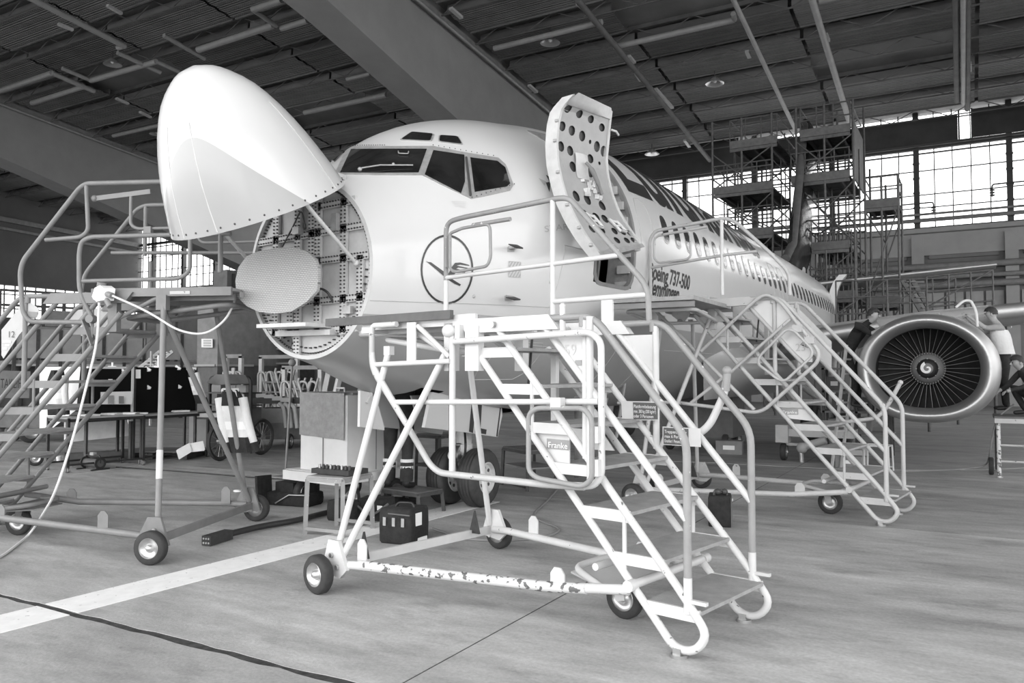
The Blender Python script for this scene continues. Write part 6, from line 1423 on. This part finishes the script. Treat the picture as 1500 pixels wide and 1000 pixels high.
def boardthing(name, label, p, q_, z0, z1, m, back=.04):
    p, q_ = Vector(p), Vector(q_); u = (q_-p).normalized(); n = Vector((-u.y, u.x, 0)); n = -n if n.dot(p-Vector((EYE.x, EYE.y, 0))) < 0 else n
    t = thing(name, label, 'board', (p.x, p.y, 0)); rz = math.atan2(u.y, u.x); L = (q_-p).length; c = (p+q_)/2
    part('panel', MB().box((c.x, c.y, (z0+z1)/2), (L, back, z1-z0), rz=rz), m, t)
    for e in (p, q_): part('post', MB().box((e.x, e.y, z1/2), (.04, .05, z1), rz=rz), M_darksteel, t); part('foot', MB().bar(Vector((e.x, e.y, .03))-n*.3, Vector((e.x, e.y, .03))+n*.3, .05, .05), M_darksteel, t)
    f = lambda x, z, o=.025: p+u*x-n*o+Vector((0, 0, z-p.z))
    return t, f, u, n, L
def dep(x, y, d): v = at(x, y, d); v.z = 0; return v
M_pin = mat('black_pin_board', .012, .95, spec=.1)
# white sided tool board
wb, fw, u, n, L = boardthing('tool_board', 'black pin board in a pale frame behind the near bench', dep(128, 540, 13.6), dep(193, 540, 14.4), .78, 1.70, M_pin)
part('edge_trim', MB().box(fw(L, 1.24, 0), (.05, .06, .98), rz=math.atan2(u.y, u.x)), M_paper, wb); part('edge_trim', MB().bar(fw(0, 1.71, 0), fw(L, 1.71, 0), .05, .04), M_paper, wb)
ws = solo('side_board', MB().prism([at(43+17, 537, 13.7), at(118, 537, 13.3), at(112, 600, 13.3), at(60, 640, 13.7)], nA*.05), M_board, 'tall white board standing at the grey stand stairs', 'board')
part('post', MB().bar(at(62, 640, 13.7), dep(62, 690, 13.7), .04, .04), M_darksteel, None) if False else None
wp = thing('sheet_panel', 'big pale sheet panel standing on edge behind the near bench legs', 'panel', dep(96, 640, 13.9)); part('sheet', MB().prism([at(96, 604, 14.0), at(178, 600, 14.6), at(191, 628, 14.7), at(191, 638, 14.7), at(96, 648, 14.0)], nA*.05), M_board, wp)
part('skid', MB().bar(dep(96, 655, 14)+Vector((0, 0, .1)), dep(190, 655, 14.7)+Vector((0, 0, .1)), .3, .2), M_darkgrey, wp); wheel(wp, dep(52, 660, 13.9)+Vector((0, 0, .13)), .13, .06, axis=(1, -.5, 0)); part('skid_arm', MB().bar(dep(52, 660, 13.9)+Vector((0, 0, .2)), dep(96, 655, 14)+Vector((0, 0, .2)), .04, .04), M_darksteel, wp)
cd = thing('display_card', 'pale display card with grey leaflets standing on the near bench', 'card', at(172, 592, 13.9)); ca = [at(148, 574, 13.75), at(194, 573, 14.2), at(194, 592, 14.2), at(148, 592, 13.75)]
part('card', MB().prism(ca, nA*.02), M_paper, cd); part('leaflet', MB().prism([at(158, 579, 13.82), at(166, 579, 13.9), at(166, 591, 13.9), at(158, 591, 13.82)], nA*-.01), M_palegrey, cd); part('leaflet', MB().prism([at(174, 580, 13.98), at(181, 580, 14.04), at(181, 591, 14.04), at(174, 591, 13.98)], nA*-.01), M_midgrey, cd)
bb, fb_, u2, n2, L2 = boardthing('pin_board', 'wide black pin board with white clips and notes, behind the second bench', dep(197, 540, 14.5), dep(287, 540, 15.8), .80, 1.72, M_pin)
for k, (x, y) in enumerate(((217, 540), (261, 538), (217, 566), (262, 565), (180, 542))):
    a = at(x, y, 14.5+(x-197)*.0145-.06); part('clip', MB().bar(a+Vector((-.05, -.02, .03)), a+Vector((.05, .02, -.03)), .02, .04).box(a+Vector((0, 0, -.04)), (.10, .03, .02)), M_paper, bb)
for x0, y0, x1_, y1 in ((199, 541, 206, 554), (243, 566, 247, 588), (159, 555, 165, 558)):
    d_ = 14.5+(x0-197)*.0145-.05; part('note', MB().prism([at(x0, y0, d_), at(x1_, y0, d_+.05), at(x1_, y1, d_+.05), at(x0, y1, d_)], n2*.006), M_paper, bb)
for x in (232, 165): part('board_lamp', MB().bar(at(x, 520, 14.9), at(x, 537, 14.9), .03, .03).bar(at(x-6, 537, 14.9), at(x+6, 537, 14.9), .05, .03), M_paper, bb)
# hung jackets
def jacket(label, top, w, h, d_, sleeves=1, dark=.3, lean=.1, seed=1):
    rnd = random.Random(seed); t = thing('work_jacket', label, 'jacket', top, None); r = _r; fw_ = -_f.copy(); fw_.z = 0; fw_.normalize()
    rows = []
    for i in range(9):
        u = i/8; ww = w*(.55+.45*min(1, u*4))*(1-.12*u); row = []
        for k in range(13):
            a = 2*PI*k/13; row.append(top+r*(ww*math.cos(a)*.5+lean*u*h)+fw_*(d_*(.8+.35*math.sin(5*a+u*3))*math.sin(a))+Vector((0, 0, -u*h)))
        rows.append(row)
    part('jacket_body', MB().grid(rows[:7], closed=True), M_hivis, t); part('hem', MB().grid(rows[6:], closed=True), M_blackcloth, t)
    part('yoke', MB().grid([[p+(p-top)*.04+Vector((0, 0, .01)) for p in rr] for rr in rows[:3]], closed=True).add(rows[0], [tuple(range(13))]), M_blackcloth, t)
    for s in range(sleeves):
        sx = .42 if s == 0 else -.38
        a = top+r*(w*sx)+Vector((0, 0, -.08)); b = a+r*(lean*h*.7+.05*sx)+Vector((0, 0, -h*.72)); part('sleeve', MB().tube([a, a.lerp(b, .5)+fw_*.03, b], [.055, .052, .046], 10), M_hivis, t); part('cuff', MB().tube([b, b+(b-a)*.22], [.050, .054], 10), M_blackcloth, t)
    part('tape', MB().grid([[p+(p-(top+Vector((0, 0, -h*.62))))*.02 for p in rr] for rr in (rows[4], rows[5])], closed=True), M_paper, t); part('collar', MB().tube([top+r*(-.08), top+fw_*.06, top+r*.08], .03, 8), M_hivis, t)
    return t
jacket('pale work jacket with dark hem hung on the leg of the grey stand', at(338, 572, 8.6), .30, .66, .10, 2, lean=.22, seed=2)
jacket('pale work jacket hung at the end of the black pin board', at(281, 540, 15.2), .22, .66, .10, 1, lean=.28, seed=5)
jacket('pale work jacket with dark trim hung on a board seen through the grey stand stairs', at(78+6, 543, 13.0), .32, .72, .10, 1, lean=.0, seed=9)
# cardboard and floor odds and ends
solo('folded_card', MB().prism([at(258, 660, 14.6), at(276, 650, 14.7), at(280, 662, 14.7), at(262, 673, 14.6)], (0, .02, .02)).prism([at(276, 652, 14.75), at(296, 648, 14.8), at(299, 660, 14.8), at(280, 662, 14.75)], (0, .02, .03)), M_board, 'white folded card lying on the floor before the cargo bike', 'card')
solo('scrap_paper', MB().ball(on_z(348, 719, .02), (.07, .05, .02), 7, 5).box(on_z(352, 719, .02), (.09, .05, .01), rz=.4), M_paper, 'small white scrap of paper on the floor beside the grey stand wheel', 'paper')
solo('paper_cup', MB().lathe([(0, 0), (.035, 0), (.045, .1), (.04, .1), (.03, .02)], on_z(86, 676), (0, 0, 1), 12), M_paper, 'small white cup on the floor under the near bench', 'cup')
def reel(c, label):
    c = Vector(c); t = thing('hose_reel', label, 'reel', c)
    for x in (-.2, .2): part('flange', MB().lathe([(.06, -.01), (.10, -.01), (.10, .01), (.06, .01)], c+Vector((x, 0, .11)), (1, 0, 0), 20), M_black, t); part('skid', MB().bar(c+Vector((x, -.16, .01)), c+Vector((x, .16, .01)), .03, .02), M_black, t)
    part('drum', MB().cyl(c+Vector((-.2, 0, .11)), c+Vector((.2, 0, .11)), .07, n=16), M_darkgrey, t); part('handle', MB().tube([c+Vector((-.2, 0, .11)), c+Vector((-.2, 0, .24)), c+Vector((.2, 0, .24)), c+Vector((.2, 0, .11))], .014, 6, fillet=.06), M_black, t); part('plug', MB().box(c+Vector((.0, 0, .26)), (.1, .06, .05)), M_palegrey, t)
reel(on_z(136, 687), 'black cable reel on the floor in front of the near bench')
# cargo tricycle
def cargo_bike():
    p0, p1 = on_z(323, 675), on_z(383, 666); t = thing('cargo_bike', 'black cargo bike with a flat front rack, parked behind the hung jacket', 'bicycle', p0)
    u = (p1-p0).normalized(); n = Vector((-u.y, u.x, 0)); L = (p1-p0).length; rw = .36
    for c, nm in ((p0+Vector((0, 0, rw)), 'wheel'), (p1+Vector((0, 0, rw)), 'wheel')):
        o = part('wheel', MB().lathe([(rw-.06, -.025), (rw-.02, -.035), (rw, 0), (rw-.02, .035), (rw-.06, .025), (rw-.07, 0), (rw-.06, -.025)], c, n, 32), M_rubber, t)
        part('wheel_rim', MB().lathe([(rw-.075, -.012), (rw-.06, -.015), (rw-.06, .015), (rw-.075, .012), (rw-.075, -.012)], c, n, 28), M_darksteel, o); sp = MB()
        for k in range(14): a = 2*PI*k/14; sp.tube([c, c+(u*math.cos(a)+Vector((0, 0, math.sin(a))))*(rw-.07)], .005, 4)
        part('spoke', sp, M_steel, o, kind='stuff'); part('hub', MB().cyl(c-n*.06, c+n*.06, .05, n=12), M_steel, o)
    q = lambda a, z, o=0: p0+u*a*L+n*o+Vector((0, 0, z))
    for a, b in ((q(0, rw), q(.12, 1.0)), (q(.14, .85), q(.52, .42)), (q(.52, .42), q(1, rw)), (q(.52, .42), q(.46, .95)), (q(1, rw), q(.50, .8)), (q(.13, .95), q(.48, .85))): part('frame_tube', MB().tube([a, b], .022, 8), M_black, t)
    part('saddle', MB().ball(q(.45, .99), (.09, .13, .035), 10, 6), M_black, t); part('handlebar', MB().tube([q(.14, 1.08, -.28), q(.10, 1.08, -.1), q(.10, 1.08, .1), q(.14, 1.08, .28)], .014, 6), M_black, t); part('stem', MB().tube([q(.12, 1.0), q(.11, 1.08)], .018, 6), M_black, t)
    part('rack', MB().box(q(-.02, .80), (.7, .45, .03), rz=math.atan2(u.y, u.x)).box(q(-.02, .90, .2), (.7, .02, .02), rz=math.atan2(u.y, u.x)), M_black, t); part('rack_load', MB().box(q(-.1, .85), (.5, .3, .07), rz=.4), M_palegrey, t); part('crank', MB().cyl(q(.52, .42, -.08), q(.52, .42, .08), .09, n=14).bar(q(.52, .42, .09), q(.6, .30, .09), .03, .02), M_steel, t); part('kickstand', MB().tube([q(.5, .4, .1), q(.45, .0, .25)], .012, 6), M_steel, t)
    for a in (-.15, .14): part('front_stay', MB().tube([q(a, .80, .15), q(0, rw, .06)], .012, 6), M_black, t)
cargo_bike()
hb = thing('hand_barrow', 'dark tall tool barrow with a hoop handle behind the cargo bike', 'cart', dep(335, 660, 16.5)); c0 = dep(335, 660, 16.5)
part('body', MB().box(c0+Vector((0, .2, .65)), (.9, .5, .5)), M_darkgrey, hb); part('hoop', MB().tube([c0+Vector((-.6, 0, .2)), c0+Vector((-.6, 0, 1.52)), c0+Vector((.62, 0, 1.52)), c0+Vector((.62, 0, .2))], .04, 8, fillet=.12), M_black, hb)
for z in (.95, 1.2): part('shelf', MB().box(c0+Vector((0, .1, z)), (1.15, .5, .03)), M_darksteel, hb)
for x in (-.35, .1, .4): part('parcel', MB().box(c0+Vector((x, .1, 1.29)), (.28, .3, .14)), M_palegrey if x > .3 else M_midgrey, hb)
for x in (-.4, .4): wheel(hb, c0+Vector((x, .2, .17)), .17, .08, axis=(1, 0, 0))
solo('rain_hood', MB().prism([at(302, 560, 15.8), at(316, 548, 15.8), at(330, 549, 15.8), at(338, 562, 15.8), at(318, 564, 15.8)], (0, .5, 0)), M_midgrey, 'small grey hood lying on top of the tool barrow', 'cover')
# dark ground equipment between the bike and the white cart
ge = thing('ground_unit', 'dark low ground unit with pale curved pipes, left of the slender post', 'equipment', dep(412, 650, 17.5)); c1_ = dep(412, 650, 17.5)
part('chassis', MB().box(c1_+Vector((0, .3, .35)), (1.5, 1.0, .35), rz=.5), M_darkgrey, ge); part('bonnet', MB().box(c1_+Vector((0, .3, .68)), (1.3, .8, .32), rz=.5), M_midgrey, ge); part('top_rack', MB().box(c1_+Vector((-.1, .2, 1.0)), (1.3, .6, .12), rz=.5), M_black, ge)
for k in range(4): part('parcel', MB().box(c1_+Vector((-.5+.25*k, -.1, 1.12-.03*k)), (.22, .18, .09), rz=.5), M_palegrey, ge)
for k in range(3): part('elbow_pipe', MB().tube([c1_+Vector((.25+.16*k, -.3, .95)), c1_+Vector((.42+.16*k, -.35, .90)), c1_+Vector((.50+.16*k, -.35, .45))], .045, 8, fillet=.12), M_palegrey, ge)
for x in (-.5, .5): wheel(ge, c1_+Vector((x, -.25, .16)), .16, .09, axis=(1, .5, 0))
po = solo('slender_post', MB().tube([dep(418, 690, 12.4), dep(418, 690, 12.4)+Vector((.12, 0, 1.75))], .018, 7).ball(dep(418, 690, 12.4)+Vector((.12, 0, 1.78)), .06, 10, 7).box(dep(418, 690, 12.4)+Vector((0, 0, .01)), (.3, .3, .02)), M_midgrey, 'slender grey post with a knob standing left of the white cart', 'post')
# nest of parked pale stair stands far behind
def lattice(c, w, h, label, seed):
    rnd = random.Random(seed); c = Vector(c); t = thing('parked_stand', label, 'stand', c, 'parked stair stands')
    for x in (0, w): part('upright', MB().box(c+Vector((x, 0, h/2)), (.12, .08, h)), M_stand2, t)
    part('top_bar', MB().box(c+Vector((w/2, 0, h)), (w+.12, .08, .10)), M_stand3l, t)
    for k in range(4):
        x = w*k/4; part('stringer', MB().tube([c+Vector((x, -.1*k, .1)), c+Vector((x+w*.42, -.1*k, h*.85))], .03, 6), M_stand2, t); part('brace', MB().tube([c+Vector((x+w*.42, -.15*k, .1)), c+Vector((x, -.15*k, h*.8))], .03, 6), M_stand2, t)
        part('hoop', MB().tube([c+Vector((x+.1, -.2, .3)), c+Vector((x+.1, -.2, h*.8)), c+Vector((x+.35, -.2, h*.8)), c+Vector((x+.6, -.2, .3))], .03, 6, fillet=.15), M_stand2, t)
    for k in range(5): part('step', MB().box(c+Vector((w*.55, -.2, .3+h*.13*k)), (w*.5, .25, .04)), M_stand3l, t)
    for x in (.1, w-.1): part('wheel', MB().cyl(c+Vector((x-.04, 0, .1)), c+Vector((x+.04, 0, .1)), .1, n=12), M_rubber, t)
lattice(dep(382, 600, 22), 1.35, 2.05, 'pale parked stair stand with a wide frame, behind the dark ground unit', 1)
lattice(dep(416, 600, 20.5), 1.25, 1.75, 'pale parked stair stand half behind the post and the white cart', 2)
lattice(dep(331, 600, 21), .55, 2.05, 'narrow pale parked stair stand behind the tool barrow', 3)
# raised work dock with pale parapet panels
dk = thing('work_dock', 'long raised grey work dock with pale parapet panels along the left', 'platform', dep(180, 540, 27)); a0, a1 = dep(20, 540, 25), dep(292, 540, 29); ud = (a1-a0).normalized(); rz = math.atan2(ud.y, ud.x); Ld = (a1-a0).length; nd = Vector((-ud.y, ud.x, 0))
part('deck', MB().box((a0+a1)/2+nd*1.2+Vector((0, 0, 1.95)), (Ld, 2.4, .12), rz=rz), M_midgrey, dk)
k = 9
for i in range(k): part('parapet_panel', MB().box(a0+ud*Ld*(i+.5)/k+Vector((0, 0, 2.55)), (Ld/k*.95, .04, .95), rz=rz), M_palegrey, dk)
for i in range(k+1): part('post', MB().box(a0+ud*Ld*i/k+Vector((0, 0, 1.5)), (.10, .10, 3.0), rz=rz), M_darksteel, dk)
for i in range(k+1): part('rear_post', MB().box(a0+nd*2.3+ud*Ld*i/k+Vector((0, 0, 2.2)), (.10, .10, 4.4), rz=rz), M_darksteel, dk)
for z in (1.86, 3.05): part('rail', MB().bar(a0+Vector((0, -.03, z)), a1+Vector((0, -.03, z)), .06, .07), M_stand2 if z < 2 else M_midgrey, dk)
for z in (3.9, 4.4): part('rail', MB().bar(a0+nd*2.3+Vector((0, 0, z)), a1+nd*2.3+Vector((0, 0, z)), .06, .08), M_darksteel, dk)
part('dock_shadow_sheet', MB().box((a0+a1)/2+nd*2.4+Vector((0, 0, .95)), (Ld, .1, 1.9), rz=rz), M_darkgrey, dk)  # dark sheet standing in for the shadow beneath the dock
for i in range(4): part('window_box', MB().box(a0+nd*2.2+ud*Ld*(.30+.13*i)+Vector((0, 0, 3.5)), (.8, .08, .55), rz=rz), M_stand2 if i % 2 else M_midgrey, dk)
st = thing('dock_steps', 'pale metal steps up to the left work dock, behind the near bench', 'stairs', dep(210, 545, 24)); s0, s1 = at(190, 540, 24.5), at(222, 514, 24.5)
for o_ in (0, .6): part('stringer', MB().bar(s0+Vector((o_, .3, 0)), s1+Vector((o_, .3, 0)), .05, .10), M_stand2, st)
for i in range(6): part('step', MB().bar(s0.lerp(s1, (i+.5)/6)+Vector((0, .3, 0)), s0.lerp(s1, (i+.5)/6)+Vector((.6, .3, 0)), .2, .03), M_stand2, st)
part('leg', MB().bar(s0, Vector((s0.x, s0.y, 0)), .06, .06), M_stand2, st); part('leg', MB().bar(s1, Vector((s1.x, s1.y, 0)), .06, .06), M_stand2, st)
# dark tower cabin with a small sign
cbn = thing('dark_cabin', 'tall dark grey machine cabin with a small white sign, behind the radar dish', 'cabin', dep(325, 560, 23)); p, p2, p3 = dep(288, 560, 23), dep(318, 560, 22.6), dep(372, 560, 23.6)
def colz(x, y, d): return at(x, y, d).z
z0, z1 = colz(320, 535, 23), colz(320, 443, 23); dd = Vector((-.5, 3.0, 0))
part('housing', MB().prism([Vector((v.x, v.y, z0)) for v in (p, p2, p3)]+[Vector((p3.x, p3.y, z0))+dd, Vector((p.x, p.y, z0))+dd], (0, 0, z1-z0)), M_midgrey, cbn)
part('plinth', MB().prism([Vector((v.x, v.y, 0)) for v in (p, p2, p3)]+[Vector((p3.x, p3.y, 0))+dd, Vector((p.x, p.y, 0))+dd], (0, 0, z0)), M_darkgrey, cbn)
part('ledge', MB().bar(Vector((p.x, p.y-.05, z0)), Vector((p2.x, p2.y-.05, z0)), .1, .06).bar(Vector((p2.x, p2.y-.05, z0)), Vector((p3.x, p3.y-.05, z0)), .1, .06), M_palegrey, cbn)
part('roof_unit', MB().prism([Vector((v.x, v.y, z1)) for v in (p+Vector((.3, .3, 0)), p2+Vector((0, .3, 0)), p3+Vector((-.2, .3, 0)))]+[Vector((p3.x-.2, p3.y, z1))+dd*.8, Vector((p.x+.3, p.y, z1))+dd*.8], (0, 0, .95)), M_darkgrey, cbn)
for k in range(4): part('louvre', MB().box(p2.lerp(p3, .2+.2*k)+Vector((0, .26, z1+.5)), (.06, .06, .7)), M_black, cbn)
sg = [at(295, 496, 22.75), at(311, 496, 22.62), at(311, 509, 22.62), at(295, 508.5, 22.75)]; so = part('sign', MB().prism(sg, (0, .02, 0)), M_paper, cbn)
for k in range(3): a = sg[0].lerp(sg[3], .22+.28*k); b = sg[1].lerp(sg[2], .22+.28*k); part('sign_line', MB().bar(a.lerp(b, .2)+Vector((0, -.005, 0)), a.lerp(b, .9)+Vector((0, -.005, 0)), .006, .05), M_ink2, so)
cab2 = thing('shelf_unit', 'dark open shelf unit with a pale drum, half behind the nose bulkhead', 'shelf', dep(385, 540, 25)); e = dep(372, 540, 25)
for x in (0, 1.6): part('upright', MB().box(e+Vector((x, .5, 2.2)), (.08, .9, 4.4)), M_darksteel, cab2)
for z in (1.9, 2.35, 2.75, 3.15, 3.6, 4.1): part('shelf', MB().box(e+Vector((.8, .5, z)), (1.6, .9, .06)), M_midgrey, cab2)
part('drum', MB().cyl(e+Vector((.35, .2, 1.95)), e+Vector((.35, .2, 2.75)), .22, n=16), M_stand2, cab2); part('back', MB().box(e+Vector((.8, 1.0, 2.2)), (1.7, .05, 4.4)), M_darkgrey, cab2)
# lift truck lettering far left
lt = thing('lift_truck', 'grey lift truck with dark lettering on its boom, at the left edge', 'truck', dep(20, 600, 18)); v0, v1 = at(-30, 562, 18), at(41, 563, 18.6)
part('boom', MB().bar(v0, v1, .5, .62), M_midgrey, lt); part('chassis', MB().box(v0.lerp(v1, .5)+Vector((0, .6, -.78)), (1.4, .8, .45), rz=.3), M_darkgrey, lt)
for x in (-.4, .4): wheel(lt, Vector((v0.lerp(v1, .5).x+x, v0.lerp(v1, .5).y+.4, .25)), .25, .16, axis=(1, -.3, 0))
part('mast', MB().bar(v0+Vector((-.1, 0, -.3)), v0+Vector((-.1, 0, 1.2)), .2, .2), M_darkgrey, lt)
ub = (v1-v0).normalized(); nb = Vector((ub.y, -ub.x, 0)); nb = nb if nb.dot(EYE-v0) > 0 else -nb
a, b = at(0, 568, 17.72), at(36, 568.3, 18.0); pl_text(lt, 'TAKLIFT', a+nb*.02, b-a, (0, 0, 1), .30, M_ink, width=(b-a).length)
# pale benches and racks at the far left wall
rk2 = thing('storage_rack', 'long dark storage rack along the far left wall', 'rack', (-40, 26, 0)); 
for k in range(8): part('upright', MB().box((-42+.8*k*2, 24+1.2*k, 2), (.12, .12, 4)), M_darksteel, rk2)
for z in (.8, 1.8, 2.8, 3.8): part('shelf', MB().bar((-42, 24, z), (-30.8, 32.4, z), .9, .08), M_midgrey, rk2)
for k in range(14): crate('storage_box', ('large' if k % 3 == 2 else 'flat' if k % 3 == 0 else 'middling')+(' mid-grey' if k % 3 else ' dark')+' storage box, '+('upper' if k % 2 else 'lower')+' shelf of far left rack, '+['first', 'second', 'third', 'fourth', 'fifth', 'sixth', 'seventh'][k//2]+' from near end', (-41.5+.78*k, 24.4+.58*k, 1.84 if k % 2 else .84), .7, .6, .5+.1*(k % 3), .64, M_midgrey if k % 3 else M_darkgrey)
for o in list(C.objects):
    if o.name.startswith('storage_box'): o['group'] = 'boxes on the far left rack'

pal = thing('pallet', 'dark flat pallet of boards on the floor beneath the pin board bench', 'pallet', dep(235, 655, 15.3)); pz = dep(235, 655, 15.3)
for k in range(5): part('board', MB().box(pz+Vector((.0, -.35+.18*k, .14)), (1.5, .14, .03), rz=.5), M_darkgrey, pal)
for k in (-1, 0, 1): part('bearer', MB().box(pz+Matrix.Rotation(.5, 3, 'Z')@Vector((.65*k, 0, .06)), (.10, .85, .11), rz=.5), M_darksteel, pal)
cs = thing('cabinet', 'plain pale cabinet standing at the end of the pin board bench', 'cabinet', dep(282, 648, 16)); cz = dep(282, 648, 16)
part('carcass', MB().box(cz+Vector((0, .3, .42)), (.42, .5, .84), rz=.4), M_palegrey, cs); part('door', MB().box(cz+Vector((.1, .04, .44)), (.36, .02, .72), rz=.4), M_palegrey, cs)
